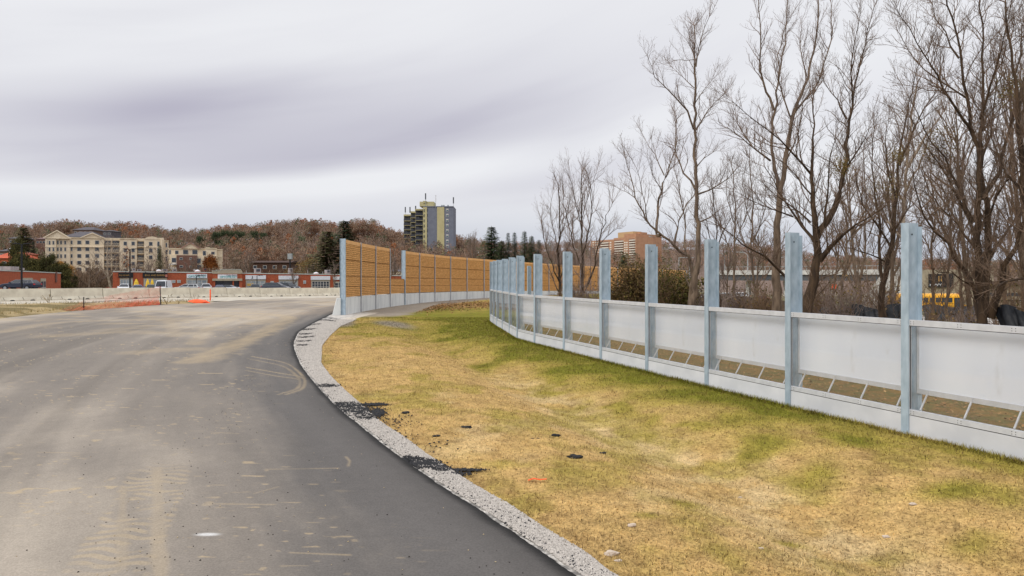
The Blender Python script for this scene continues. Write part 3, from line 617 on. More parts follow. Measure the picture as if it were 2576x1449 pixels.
def build_wall():
    P = WALLP; o0 = Vector(P[0]); root = thing('noise_wall', 'long curved tan stone-patterned noise wall on a pale concrete base', 'wall', o0)
    n = len(P); big = (0, 4)
    for i in range(n):
        p = Vector(P[i]); t = Vector(P[min(i + 1, n - 1)]) - Vector(P[max(i - 1, 0)]); a = math.atan2(t.y, t.x)
        b = MB()
        if i in big:        # full deep beams at the free ends
            b.box(-.055, .055, -.17, -.155, -.4, WH + .04); b.box(-.055, .055, .13, .145, -.4, WH + .04); b.box(-.01, .01, -.155, .13, -.4, WH + .04); mt = M_galv_d
            b.box(-.05, .05, -.185, -.17, .98, 1.06)
        else:
            b.box(-.07, .07, -.14, -.12, -.4, WH + .01); b.box(-.012, .012, -.12, .12, -.4, WH + .01); b.box(-.07, .07, .12, .14, -.4, WH + .01); b.box(-.05, .05, -.155, -.14, .86, .98); mt = M_post
        o = b.build('post', mt, root); o.location = p - o0; o.rotation_euler.z = a
    for i in range(n - 1):
        a_, b_ = Vector(P[i]), Vector(P[i + 1]); d = b_ - a_; Ls = math.hypot(d.x, d.y); sl = d.z / Ls; rz = math.atan2(d.y, d.x)
        def sh(b):
            b.v = [(x, y, z + sl * x) for x, y, z in b.v]; return b
        top = 2.06 if i == 3 else WH
        b = MB(); z = .93; rows = [.62, .62, .95, .95, 10]
        for k, h in enumerate(rows):
            z1 = min(z + h, top - (.24 if i != 3 else 0)); b.box(.07, Ls - .07, -.085 - .006 * (k % 2), .085, z + .035, z1); 
            b.box(.07, Ls - .07, -.04, .04, z1, z1 + .035, 1); z = z1
            if z >= top - .25: break
        o = sh(b).build('wall_panel', [M_ashlar, mat('joint_seal', srgb(142, 102, 64), None, 3, .95)], root); o.location = a_ - o0; o.rotation_euler.z = rz
        if i != 3:
            c = MB(); c.box(.07, Ls - .07, -.10, .10, top - .222, top); sh(c).build('coping', M_cope, o)
        b = MB(); b.box(.07, Ls - .07, -.105, .105, -.5, .93); o = sh(b).build('concrete_base', M_conc, root); o.location = a_ - o0; o.rotation_euler.z = rz
    b = MB(); b.prism([(-.48, -.2), (.0, -.2), (.0, .93), (-.20, .93)], -.14, .14)
    o = b.build('end_block', M_conc, root); o.location = Vector((-.13, .0, 0)); o.rotation_euler.z = math.radians(20)
build_wall()

# ------------------------------------------------------------ concrete road barriers
M_barr = mat('barrier_concrete', srgb(226, 219, 200), srgb(204, 196, 178), 1.8, .9, bump=.12, detail=7, vary=.08, spots=(srgb(150, 142, 124), 1.6, .60, .5))
M_slot = mat('slot_shade_paint', srgb(26, 26, 34), None, 3, .9)
def barrier_mesh(L):
    b = MB(); prof = [(-.30, 0), (-.30, .09), (-.16, .30), (-.10, .93), (.10, .93), (.16, .30), (.30, .09), (.30, 0)]
    b.loft([[(x, py, pz) for py, pz in prof] for x in (-L / 2 + .03, L / 2 - .03)][::-1]); return b
BPTS = []
def barrier_line():
    jx = [124.5, 252.9, 367.6, 471, 563.6, 648, 725.4, 795.7]
    A = at(190, 697, 54.5); B = at(760, 697, 75.5); A.z = B.z = 0; d = (B - A)
    def on(px):                                       # point of the straight line seen in a photo column
        k = (px - CX) / F; t = (k * A.y - A.x) / (d.x - k * d.y); return A + d * t
    js = [on(p) for p in jx]; st = (js[-1] - js[0]) / 7
    js = [js[0] + st * k for k in range(-3, 11)]; return js, st
BJ, BSTEP = barrier_line()
def build_barriers():
    L = BSTEP.length; rz = math.atan2(BSTEP.y, BSTEP.x); proto = None
    names = {-3: None, -2: 'concrete road barrier at the left end of the row, cut by the picture edge'}
    for k in range(len(BJ) - 1):
        c = (BJ[k] + BJ[k + 1]) / 2; c.z = float(g(c.x, c.y)); px = CX + F * c.x / c.y
        if px < -60: continue
        # ends of the concrete row read from the orange net post (column 403)
        idx = k - 2
        lab = {0: 'concrete road barrier at the far left, below the dark estate car', 1: 'concrete road barrier below the white hatchback roof', 2: 'concrete road barrier half behind the left part of the orange net',
               3: 'concrete road barrier behind the dark orange-net end post', 4: 'concrete road barrier below the silver estate car', 5: 'concrete road barrier below the white convertible',
               6: 'concrete road barrier below the dark hatchback', 7: 'concrete road barrier just right of the dark hatchback', 8: 'second concrete barrier left of the noise wall end post', 9: 'concrete road barrier nearest the noise wall end post',
               10: 'concrete road barrier hidden mostly by the noise wall', -1: 'concrete road barrier beyond the left picture edge'}.get(idx, 'concrete road barrier, further along the row %d' % idx)
        t = thing('concrete_barrier', lab, 'barrier', c, rz, 'concrete barriers in a row along the road')
        if proto is None:
            o = barrier_mesh(L).build('barrier_body', M_barr, t); s = []
            for u in (-.17, .17):
                b = MB(); z = [(-.19, 0), (-.15, .075), (-.08, .11), (.08, .11), (.15, .075), (.19, 0)]; xs = u * L
                b.loft([[(xs + p, -.306, q) for p, q in z], [(xs + p, -.22, q) for p, q in z]]); s.append(b.build('drain_slot', M_slot, o))  # dark block paints the shade inside the slot, no notch is cut
            for u in (-.30, .02, .33):
                b = MB(); xs = u * L; b.add([(xs - .02, -.303, .1), (xs + .03, -.303, .1), (xs, -.168, .30), (xs - .05, -.168, .30)], [(0, 1, 2, 3)]); b.add([(xs - .02, -.295, .1), (xs + .03, -.295, .1), (xs, -.16, .30), (xs - .05, -.16, .30)], [(3, 2, 1, 0)])
                b.build('groove', mat('darker_concrete', srgb(150, 143, 128), None, 3, .9), o)  # grooves drawn as flat darker strips on the barrier face
            proto = o
        else:
            c_ = proto.copy(); COL.objects.link(c_); c_.parent = t
            for ch in list(proto.children):
                q = ch.copy(); COL.objects.link(q); q.parent = c_
build_barriers()
def strip(name, P, Q, h, material, kind='structure', n=60, over=0.0):
    V = []; m = 6
    for i in range(n):
        for j in range(m):
            q = P.lerp(Q, i / (n - 1)); w = h[0] + (h[1] - h[0]) * j / (m - 1); nrm = Vector((Q.y - P.y, P.x - Q.x)).normalized()
            x = q.x + nrm.x * w; y = q.y + nrm.y * w; V.append((x, y, float(g(x, y)) + over))
    me = mesh_np(name, V, grid_faces(n, m), 4, material, None, True); return tag(link(name, me), kind=kind)
M_path = mat('worn_concrete', srgb(196, 188, 172), srgb(172, 164, 150), 1.2, .9, bump=.1, detail=7)
strip('gravel_verge', BJ[0] - BSTEP * 4, BJ[-1] + BSTEP * 3, (-1.2, 7.6), M_path, over=.03)
M_lot = mat('lot_asphalt', srgb(112, 110, 110), srgb(96, 95, 96), 1.0, .9, bump=.1)
strip('parking_lot', BJ[0] - BSTEP * 20, BJ[-1] + BSTEP * 12, (-95, -1.4), M_lot, over=.25, n=120)

# rough mound between the paved areas at far left, with dead weeds
def build_verge():
    rg = np.random.default_rng(11); P0, P1 = BJ[0] - BSTEP * 6, BJ[5]
    nrm = Vector((P1.y - P0.y, P0.x - P1.x)).normalized(); n, m = 160, 40; V = []; C = []
    for i in range(n):
        q = P0.lerp(P1, i / (n - 1)); 
        for j in range(m):
            w = 7.2 + 22 * j / (m - 1); x = q.x + nrm.x * w; y = q.y + nrm.y * w
            lx = float(left_x(y)); s = lx - x; h = .22 * float(sstep(0, 1.4, s)) * float(sstep(0, 3.5, (w - 7.2))) * (.6 + .8 * float(fbm(x * .8, y * .8, 201)))
            V.append((min(x, lx - .02 + .15 * float(vn(x * 2, y * 2, 7))), y, float(g(x, y)) + .032 + h)); k = float(fbm(x * .7, y * .7, 202)); a = np.array(srgb(172, 154, 118)); b = np.array(srgb(112, 102, 70)); C.append(a + (b - a) * (k > .52) * .8)
    me = mesh_np('rough_verge', V, grid_faces(n, m), 4, MATS['turf'], np.array(C), True); tag(link('rough_verge', me), kind='structure')
    L = []; cl = []
    for i in range(15000):
        t = rg.uniform(0, 1); y = 36 + 24 * rg.uniform(0, 1); w = 7.6 + 12 * rg.uniform(0, 1) ** 1.0
        q = P0.lerp(P1, t); x = q.x + nrm.x * w; y = q.y + nrm.y * w
        if x > left_x(y) - .15: continue
        h = rg.uniform(.05, .22); a = rg.uniform(0, 6.28); d = Vector((math.cos(a), math.sin(a), 0)) * .012; z = float(g(x, y)) + .05 + .1; e = Vector((rg.uniform(-.08, .08), rg.uniform(-.08, .08), h))
        p = Vector((x, y, z)); L += [p - d, p + d, p + e]; c = np.array(srgb(188, 164, 112)) if rg.uniform() < .6 else np.array(srgb(120, 112, 56)); cl += [c * rg.uniform(.6, 1.1)] * 3
    me = mesh_np('dead_weeds', [tuple(v) for v in L], np.arange(len(L)).reshape(-1, 3), 3, MATS['grass_blade'], np.array(cl)); tag(link('dead_weeds', me), kind='stuff')
build_verge()

# orange plastic net on two stakes
def net_mat():
    mt = bpy.data.materials.new('orange_net'); mt.use_nodes = True; nt = mt.node_tree; N = nt.nodes.new; L = nt.links.new; p = nt.nodes['Principled BSDF']
    p.inputs['Base Color'].default_value = srgb(240, 92, 60) + (1,); p.inputs['Roughness'].default_value = .6
    tc = N('ShaderNodeTexCoord'); n = N('ShaderNodeTexNoise'); n.inputs['Scale'].default_value = 2.2; L(tc.outputs['Object'], n.inputs['Vector'])
    at_ = N('ShaderNodeAttribute'); at_.attribute_name = 'Col'
    w1 = N('ShaderNodeTexWave'); w1.wave_type = 'BANDS'; w1.bands_direction = 'Z'; w1.inputs['Scale'].default_value = 6; L(tc.outputs['Object'], w1.inputs['Vector'])
    m = N('ShaderNodeMath'); m.operation = 'MULTIPLY'; L(at_.outputs['Fac'], m.inputs[0])
    mr = N('ShaderNodeMapRange'); L(n.outputs[0], mr.inputs[0]); mr.inputs[1].default_value = .3; mr.inputs[2].default_value = .7; mr.inputs[3].default_value = .7; mr.inputs[4].default_value = 1.2; L(mr.outputs[0], m.inputs[1]); m.use_clamp = True
    L(m.outputs[0], p.inputs['Alpha']); return mt
def build_net():
    a = hit(404.5, 768); b_ = hit(211, 783); root = thing('orange_net', 'sagging orange plastic safety net between two dark stakes by the barriers', 'safety net', a)
    m = MB(); m.cyl((0, 0, -.2), (.05 * 0 - .06, 0, 1.52), .035, n=8); m.build('stake', M_black, root)
    m = MB(); o = b_ - a; m.cyl((o.x, o.y, o.z - .2), (o.x - .01, o.y, o.z + .84), .03, n=8); m.build('stake', M_black, root)
    n, k = 90, 16; V = []; C = []; end = hit(120, 786) - a
    for i in range(n):
        t = i / (n - 1)
        if t < .7: q = Vector((0, 0, 0)).lerp(o, t / .7)
        else: q = o.lerp(end, (t - .7) / .3)
        top = np.interp(t, [0, .15, .35, .55, .7, .85, 1], [1.38, 1.22, 1.02, .80, .64, .22, .05]); bot = -.02
        for j in range(k):
            s = j / (k - 1); z = bot + (top - bot) * s; V.append((q.x + .05 * math.sin(i * .8 + j), q.y - .25 * (1 - s) - .12 * math.sin(i * .35), q.z + z))
            al = .42 if s < .42 else .24
            if t > .7: al = .36
            if t > .55 and s > .5: al *= .35
            if s < .3 and t < .35: al = .65
            C.append([al] * 3)
    me = mesh_np('mesh_sheet', V, grid_faces(n, k), 4, net_mat(), np.array(C), True); link('mesh_sheet', me, root)
    m = MB(); pr = Vector((-.06, 0, .6)); 
    q = o * .99; m.bar((0, -.05, .62), (q.x, q.y - .05, q.z + .50), .02, .02); m.build('tie_rope', M_black, root)
    m = MB(); m.prism([(-.5, 0), (-.2, .06), (.1, .04), (.4, .09), (.6, 0)], -.15, .15); o2 = m.build('sand_bag', mat('dark_bag', srgb(52, 50, 56), None, 5, .8), None, False, (a.x - .55, a.y - .1, a.z + .05))
    tag(o2, 'black sand bag lying at the foot of the net end stake', 'sand bag')
    p = hit(529, 757); m = MB(); m.cyl((0, 0, -.1), (0, 0, .95), .055, .05, n=10); m.cyl((0, 0, .95), (0, 0, 1.0), .05, .02, n=10)
    tag(m.build('delineator_post', MATS['orange_plastic'], None, True, (p.x, p.y, p.z)), 'slim upright orange delineator post before the barriers', 'delineator')
    p = hit(495, 763.5); m = MB(); rg = random.Random(2)
    m.loft([[(.95 * r * math.cos(i * .785) * rg.uniform(.8, 1.1), .5 * r * math.sin(i * .785), z) for i in range(8)] for r, z in ((1.05, 0), (1, .10), (.7, .22), (.2, .30))])
    tag(m.build('folded_net', MATS['orange_plastic'], None, False, (p.x, p.y, p.z + .03)), 'crumpled heap of orange net lying flat by the road', 'folded net')
    # dry weed stalks at the edge
    for i, (px, py, h, lb) in enumerate([(122, 770, 1.6, 'tall feathery dead weed left of the net'), (176, 771, 1.0, 'short dead weed stalk between the two net stakes'), (420, 768, 1.5, 'bent pale dead weed just right of the net end stake'),
                                    (448, 766, .9, 'small dead weed between the net and the orange heap'), (470, 762, .9, 'thin dead weed left of the orange heap'), (490, 760, 1.1, 'upright dead weed behind the orange heap')]):
        p = hit(px, py); t = thing('dead_weed', lb, 'weed', p, 0, 'dead weeds along the road edge'); rr = random.Random(i); L = []
        for s in range(7):
            a_ = rr.uniform(0, 6.28); l = rr.uniform(.5, 1) * h * .6; q = [Vector((0, 0, -.05))]
            for u in range(4): q.append(q[-1] + Vector((math.cos(a_) * .06 * (u + .3), math.sin(a_) * .05, l / 4)))
            m = MB(); m.loft([[c + Vector((math.cos(w) * r_, math.sin(w) * r_, 0)) for w in (0, 2.1, 4.2)] for c, r_ in zip(q, (.012, .01, .009, .012, .02))]); L.append(m)
        mm = MB()
        for m in L: mm.add(m.v, m.f)
        mm.build('stalks', mat('dead_stalk', srgb(150, 132, 96), srgb(118, 100, 70), 8, .95), t)
build_net()
# ------------------------------------------------------------ cars
M_tyre = mat('tyre_rubber', srgb(34, 34, 36), None, 5, .85); M_rim = mat('alloy_rim', srgb(170, 172, 178), None, 5, .35, metal=.6)
M_cglass = mat('tinted_glass', srgb(34, 42, 52), srgb(26, 32, 40), 2, .15, spec=.5); M_lamp = mat('clear_lamp', srgb(232, 234, 236), None, 3, .2, spec=.7); M_tail = mat('red_lamp', srgb(200, 36, 36), None, 3, .3, spec=.6)
M_trim = mat('black_trim', srgb(28, 28, 32), None, 4, .6)
def paint(name, c): return mat('paint_' + name, c, tuple(v * .93 for v in c), 1.2, .28, spec=.6, metal=.1)
BODY = {  # side profiles with the nose at +x: lower body, then glasshouse (front base, front top, rear top, rear base)
    'wagon': ([(-2.3, .35), (-2.32, .75), (-2.25, .98), (1.0, .98), (1.95, .86), (2.28, .68), (2.34, .35)], [(1.15, .97), (.35, 1.44), (-1.75, 1.42), (-2.2, .97)], 4.65, 1.82, (1.45, -1.40)),
    'suv': ([(-2.25, .42), (-2.28, .85), (-2.2, 1.08), (1.0, 1.10), (1.95, 1.0), (2.25, .78), (2.28, .42)], [(1.15, 1.09), (.45, 1.66), (-1.75, 1.66), (-2.17, 1.07)], 4.6, 1.9, (1.4, -1.38)),
    'hatch': ([(-2.0, .35), (-2.08, .8), (-2.0, .98), (.9, .98), (1.75, .84), (2.05, .62), (2.1, .35)], [(1.1, .97), (.3, 1.46), (-1.45, 1.44), (-1.95, .97)], 4.25, 1.8, (1.3, -1.28)),
    'sedan': ([(-2.3, .35), (-2.34, .8), (-2.2, .98), (-1.4, 1.0), (1.0, .96), (1.95, .82), (2.28, .62), (2.34, .35)], [(1.15, .95), (.35, 1.40), (-.8, 1.38), (-1.65, .98)], 4.7, 1.82, (1.45, -1.40)),
    'van': ([(-2.9, .4), (-2.92, 1.2), (-2.9, 1.3), (1.9, 1.3), (2.55, 1.15), (2.85, .9), (2.9, .4)], [(2.05, 1.29), (1.35, 2.5), (-2.85, 2.55), (-2.9, 1.29)], 5.9, 2.0, (1.95, -1.75))}
def car(kind, name, label, cat, loc, rz, body_c, roof=None, rails=False):
    low, top, L, W, wx = BODY[kind]; t = thing(name, label, cat, loc, rz); w = W / 2; zb = top[0][1]; zt = top[1][1]
    pm = paint(*body_c)
    def inset(poly, k): 
        cx = sum(p[0] for p in poly) / len(poly); cz = sum(p[1] for p in poly) / len(poly); return [(cx + (p[0] - cx) * (1 - k * .05), cz + (p[1] - cz) * (1 - k * .16)) for p in poly]
    b = MB(); rings = [[(x, y, z) for x, z in inset(low, k)] for y, k in ((-w, 1), (-w + .1, 0), (w - .1, 0), (w, 1))]; b.loft(rings)
    yf = lambda z: w - .09 - .30 * (z - zb) / (zt - zb) * (.55 if kind == 'van' else 1)
    body = b.build('car_body', pm, t, True)
    body.data.polygons.foreach_set('use_smooth', [False] * len(body.data.polygons))
    b = MB(); cap = [(p[0], p[1]) for p in top]
    b.loft([[(x, s * yf(z), z) for x, z in cap] for s in (-1, 1)]); b.build('car_roof', paint(*roof) if roof else pm, t)
    # side glass, windscreen, rear glass
    def lerp(a, c, k): return (a[0] + (c[0] - a[0]) * k, a[1] + (c[1] - a[1]) * k)
    fb, ft, rt, rb = top; k0, k1 = .10, .86
    if kind == 'van': segs = [(lerp(fb, rb, .03), lerp(ft, rt, .02), .2, .16)]
    for s in (-1, 1):
        for a0, a1 in (((.03, .16),) if kind == 'van' else ((.05, .40), (.43, .74), (.77, .94))):
            q = [lerp(lerp(fb, rb, a0), lerp(ft, rt, a0), k0), lerp(lerp(fb, rb, a1), lerp(ft, rt, a1), k0), lerp(lerp(fb, rb, a1), lerp(ft, rt, a1), k1), lerp(lerp(fb, rb, a0), lerp(ft, rt, a0), k1)]
            b = MB(); b.loft([[(x, s * (yf(z) - .02), z) for x, z in q], [(x, s * (yf(z) + .012), z) for x, z in q]]); b.build('side_window', M_cglass, t)
    for (p0, p1, nm, sg) in ((fb, ft, 'windscreen', 1), (rb, rt, 'rear_window', -1)):
        if kind == 'van' and sg < 0: continue
        q0 = lerp(p0, p1, .08); q1 = lerp(p0, p1, .90); b = MB()
        o1, o2 = (q0[0] - sg * .03, q0[1]), (q1[0] - sg * .03, q1[1]); y0, y1 = yf(q0[1]) * .93, yf(q1[1]) * .9
        u = sg * .014
        b.loft([[(o1[0], -y0, o1[1]), (o1[0], y0, o1[1]), (o2[0], y1, o2[1]), (o2[0], -y1, o2[1])], [(q0[0] + u, -y0, q0[1] + .01), (q0[0] + u, y0, q0[1] + .01), (q1[0] + u, y1, q1[1] + .01), (q1[0] + u, -y1, q1[1] + .01)]]); b.build(nm, M_cglass, t)
    r = .34 if kind in ('suv', 'van') else .32
    for x in wx:
        for s in (-1, 1):
            b = MB(); b.cyl((x, s * (w - .22), r), (x, s * (w + .012), r), r, n=18); o = b.build('wheel', M_tyre, t); b = MB(); b.cyl((x, s * (w + .012), r), (x, s * (w + .022), r), r * .62, n=12); b.build('rim', M_rim, o)
            b = MB(); b.cyl((x, s * (w - .1), r + .02), (x, s * (w + .004), r + .02), r * 1.16, n=18); b.build('wheel_arch', M_trim, t)
    xf = max(p[0] for p in low); xr = min(p[0] for p in low); zl = low[-2][1]; 
    for s in (-1, 1):
        b = MB(); b.box(xf - .42, xf - .02, s * (w - .30) - .14, s * (w - .30) + .16, zl - .06, zl + .08); b.build('headlight', M_lamp, t)
        b = MB(); b.box(xr - .01, xr + .30, s * (w - .16) - .10, s * (w - .16) + .14, low[1][1] - .02, low[1][1] + .16); b.build('taillight', M_tail, t)
        b = MB(); xm = fb[0] - .30; b.box(xm - .07, xm + .07, s * (w + .02) - .09, s * (w + .02) + .09, zb + .02, zb + .17); b.build('mirror', pm if kind != 'van' else M_trim, t)
    if rails:
        for s in (-1, 1): b = MB(); b.bar((.2, s * (w - .40), zt + .05), (-1.6, s * (w - .40), zt + .04), .04); b.build('roof_rail', M_rim, t)
    return t
def gp(px, Y): x = (px - CX) / F * Y; return Vector((x, Y, float(g(x, Y)) + .05))
def fitcar(kind, name, label, cat, x0, x1, ytop, rz, c, **kw):
    """place a car so that its visible span and roof match what the photo shows"""
    L = BODY[kind][2]; W = BODY[kind][3]; h = max(p[1] for p in BODY[kind][1]); r = math.radians(rz); Y = L * F / (x1 - x0)
    for _ in range(6):      # distance at which the four corners span the visible width
        xc = ((x0 + x1) / 2 - CX) / F * Y; q = [F * (xc + a * L / 2 * math.cos(r) - b * W / 2 * math.sin(r)) / (Y + a * L / 2 * math.sin(r) + b * W / 2 * math.cos(r)) for a in (-1, 1) for b in (-1, 1)]
        Y *= (max(q) - min(q)) / (x1 - x0)
    eff = 0; Y = min(Y, 124) if 290 < x0 < 800 else Y; px = (x0 + x1) / 2; z = EYE - (ytop - 2.5 - HZ) / F * Y - h; x = (px - CX) / F * Y
    lot = .25 if px < 1100 else .05; gz = float(g(x, Y)) + lot; return car(kind, name, label, cat, (x, Y, gz if z < gz - .3 or z > gz + .3 else z), r, c, **kw)
WHT = ('white', srgb(228, 230, 234)); SIL = ('silver', srgb(176, 178, 180)); NAV = ('navy', srgb(44, 50, 68)); DKG = ('dark_grey', srgb(70, 74, 86)); BLU = ('deep_blue', srgb(52, 60, 120)); BLK = ('black', srgb(30, 34, 44)); OLV = ('olive', srgb(96, 102, 92))
fitcar('wagon', 'parked_car', 'dark navy estate car behind the barriers by the left brick building', 'car', -4, 107, 706, 184, NAV)
fitcar('sedan', 'parked_car', 'white car cut off by the left picture edge', 'car', -86, 12, 716, 180, WHT)
fitcar('hatch', 'parked_car', 'white hatchback whose roof shows left of the dark hedge end', 'car', 165, 210, 718.5, 178, WHT)
fitcar('suv', 'parked_car', 'white car with blue windows right of the white hatchback', 'car', 216, 256, 717.5, 4, WHT)
fitcar('sedan', 'parked_car', 'dark grey sedan under the bare pale-barked trees', 'car', 257, 288, 720, 182, DKG)
fitcar('suv', 'parked_car', 'white car seen head-on just left of the nearer lamp post', 'car', 301, 327, 716.5, 290, WHT)
fitcar('wagon', 'parked_car', 'blue-grey car by the patio just right of the nearer lamp post', 'car', 331, 362, 719, 119, ('slate_blue', srgb(120, 130, 170)))
fitcar('hatch', 'parked_car', 'olive grey car beside the yellow umbrellas', 'car', 368, 392, 718, 118, OLV)
fitcar('van', 'white_van', 'tall white delivery van parked in front of the brick shops', 'van', 393, 428, 707.5, 284, WHT)
fitcar('wagon', 'parked_car', 'silver estate car heading left in front of the optometry shop', 'car', 432, 512, 711.5, 182, SIL, rails=True)
fitcar('suv', 'parked_car', 'white car tucked behind the silver estate car', 'car', 505, 530, 716, 116, WHT)
fitcar('sedan', 'parked_car', 'white convertible with a dark fabric top', 'car', 532, 607, 714.5, 181, WHT, roof=BLK)
fitcar('sedan', 'parked_car', 'blue car roof showing behind the white convertible', 'car', 538, 566, 715, 114, BLU)
fitcar('suv', 'parked_car', 'small dark car seen from behind left of the dark hatchback', 'car', 632, 652, 717.5, 111, DKG)
fitcar('hatch', 'driving_car', 'dark grey hatchback driving right just behind the barriers', 'car', 656, 733, 713, 3, DKG, roof=BLK)
fitcar('suv', 'parked_car', 'black and silver crossover behind the dark hatchback', 'car', 700, 748, 713.5, 335, BLK)

# ------------------------------------------------------------ lamp posts in the lot
def lamp(px, pytop, Y, label, heads=2, hgt=None, w=.09):
    p = gp(px, Y); z1 = EYE - (pytop - HZ) / F * Y; h = z1 - p.z; t = thing('lamp_post', label, 'lamp post', p, 0)
    b = MB(); b.cyl((0, 0, -.1), (0, 0, .5), w * 2, n=10); b.cyl((0, 0, .5), (0, 0, h), w, w * .75, n=10); b.build('pole', M_trim, t)
    for s in ((-1, 1) if heads == 2 else (1,)):
        b = MB(); b.bar((0, 0, h - .03), (s * .6, 0, h + .02), .07); b.box(min(s * .35, s * 1.1), max(s * .35, s * 1.1), -.18, .18, h + .02, h + .12); b.build('lamp_head', M_trim, t)
lamp(54.5, 614, 92, 'tall black lamp post by the left brick building, taller of the two', w=.13)
lamp(327, 627, 112, 'tall black twin-headed lamp post in front of the pub sign', w=.13)
lamp(494, 694.5, 125, 'short black lamp post in front of the optometry sign', 1); lamp(646.5, 693.5, 128, 'short black lamp post in front of the plain white sign', 1)
lamp(855, 698, 132, 'short black lamp post beside the noise wall end post', 1)

# ------------------------------------------------------------ buildings on a slanted front
class Front:
    """a wall front between two ground points; helper for parts given by their photo position"""
    def __init__(s, name, label, cat, pxa, Ya, pxb, Yb, zbase=None):
        s.A = at(pxa, HZ, Ya); s.B = at(pxb, HZ, Yb); d = s.B - s.A; s.rz = math.atan2(d.y, d.x); s.len = math.hypot(d.x, d.y)
        zb = zbase if zbase is not None else min(float(g(s.A.x, s.A.y)), float(g(s.B.x, s.B.y))) - .1
        s.z = zb; s.root = thing(name, label, cat, (s.A.x, s.A.y, zb), s.rz); s.u = Vector((math.cos(s.rz), math.sin(s.rz)))
    def s_of(s, px, off=0.0):
        k = (px - CX) / F; n = Vector((-s.u.y, s.u.x)); ax = s.A.x + n.x * off; ay = s.A.y + n.y * off
        return (k * ay - ax) / (s.u.x - k * s.u.y)
    def z_of(s, px, py, off=0.0):
        t = s.s_of(px, off); Y = s.A.y + s.u.y * t + s.u.x * off; return EYE - (py - HZ) / F * Y - s.z
    def rect(s, b, x0, y0, x1, y1, front=-.06, back=.3, mi=0):
        xm = (x0 + x1) / 2; a, c = s.s_of(x0, front), s.s_of(x1, front); z1, z0 = s.z_of(xm, y0, front), s.z_of(xm, y1, front)
        b.box(a, c, front, back, z0, z1, mi); return a, c, z0, z1
    def part(s, name, m, x0, y0, x1, y1, front=-.06, back=.3, parent=None):
        b = MB(); r = s.rect(b, x0, y0, x1, y1, front, back); o = b.build(name, m, parent or s.root); return o, r
M_brick = mat('red_brick', srgb(176, 92, 60), srgb(152, 78, 52), 3.0, .9, bump=.1, detail=8); M_dbrick = mat('brown_brick', srgb(120, 86, 74), srgb(100, 72, 62), 3, .9, detail=8)
M_cap = mat('pale_metal_cap', srgb(196, 200, 192), srgb(180, 184, 176), 3, .6); M_sill = mat('tan_surround', srgb(178, 166, 144), srgb(160, 150, 130), 2, .85); M_win = mat('dark_glass', srgb(62, 70, 80), srgb(44, 50, 60), .6, .15, spec=.7)
M_wpale = mat('curtained_glass', srgb(168, 176, 178), srgb(120, 132, 140), .5, .25, spec=.6); M_sgn = mat('sign_white', srgb(226, 228, 232), None, 3, .5); M_sgk = mat('sign_black', srgb(26, 26, 28), None, 3, .5)
M_gold = mat('letter_gold', srgb(190, 148, 84), None, 3, .5); M_teal = mat('letter_teal', srgb(60, 170, 172), None, 3, .5); M_ltg = mat('letter_grey', srgb(80, 84, 88), None, 3, .5); M_unit = mat('rooftop_metal', srgb(168, 172, 172), srgb(140, 146, 148), 2, .6)
M_frame = mat('window_frame', srgb(196, 192, 184), None, 3, .6); M_cream = mat('cream_stucco', srgb(226, 210, 184), srgb(214, 197, 170), .5, .9, detail=6); M_cream2 = mat('cream_trim', srgb(232, 217, 192), srgb(220, 204, 178), .5, .9)
M_roofg = mat('grey_shingle', srgb(98, 94, 98), srgb(78, 74, 80), 1.5, .9); M_rust = mat('red_roof_tile', srgb(196, 96, 66), srgb(170, 78, 54), 1, .85)
def lettering(F_, body, px, py, w_px, h_px, m, off, parent):
    Yd = F_.A.y + F_.u.y * F_.s_of(px); me = text_mesh(body, 1.0, .02); vs = [v.co for v in me.vertices]
    w = max(v.x for v in vs) - min(v.x for v in vs); h = max(v.y for v in vs) - min(v.y for v in vs); me.materials.clear(); me.materials.append(m)
    sx = w_px * Yd / F / w; sy = h_px * Yd / F / h
    for v in me.vertices: v.co = Vector((v.co.x * sx, v.co.y * sy, v.co.z))
    o = link('lettering', me, parent); o.location = (F_.s_of(px, off), off, F_.z_of(px, py, off)); o.rotation_euler.x = math.radians(90); return o
def c5(x, y): return (400 + .1863 * x) / 1.4907, (900 + .1863 * y) / 1.4907
def c6(x, y): return (850 + .1863 * x) / 1.4907, (900 + .1863 * y) / 1.4907
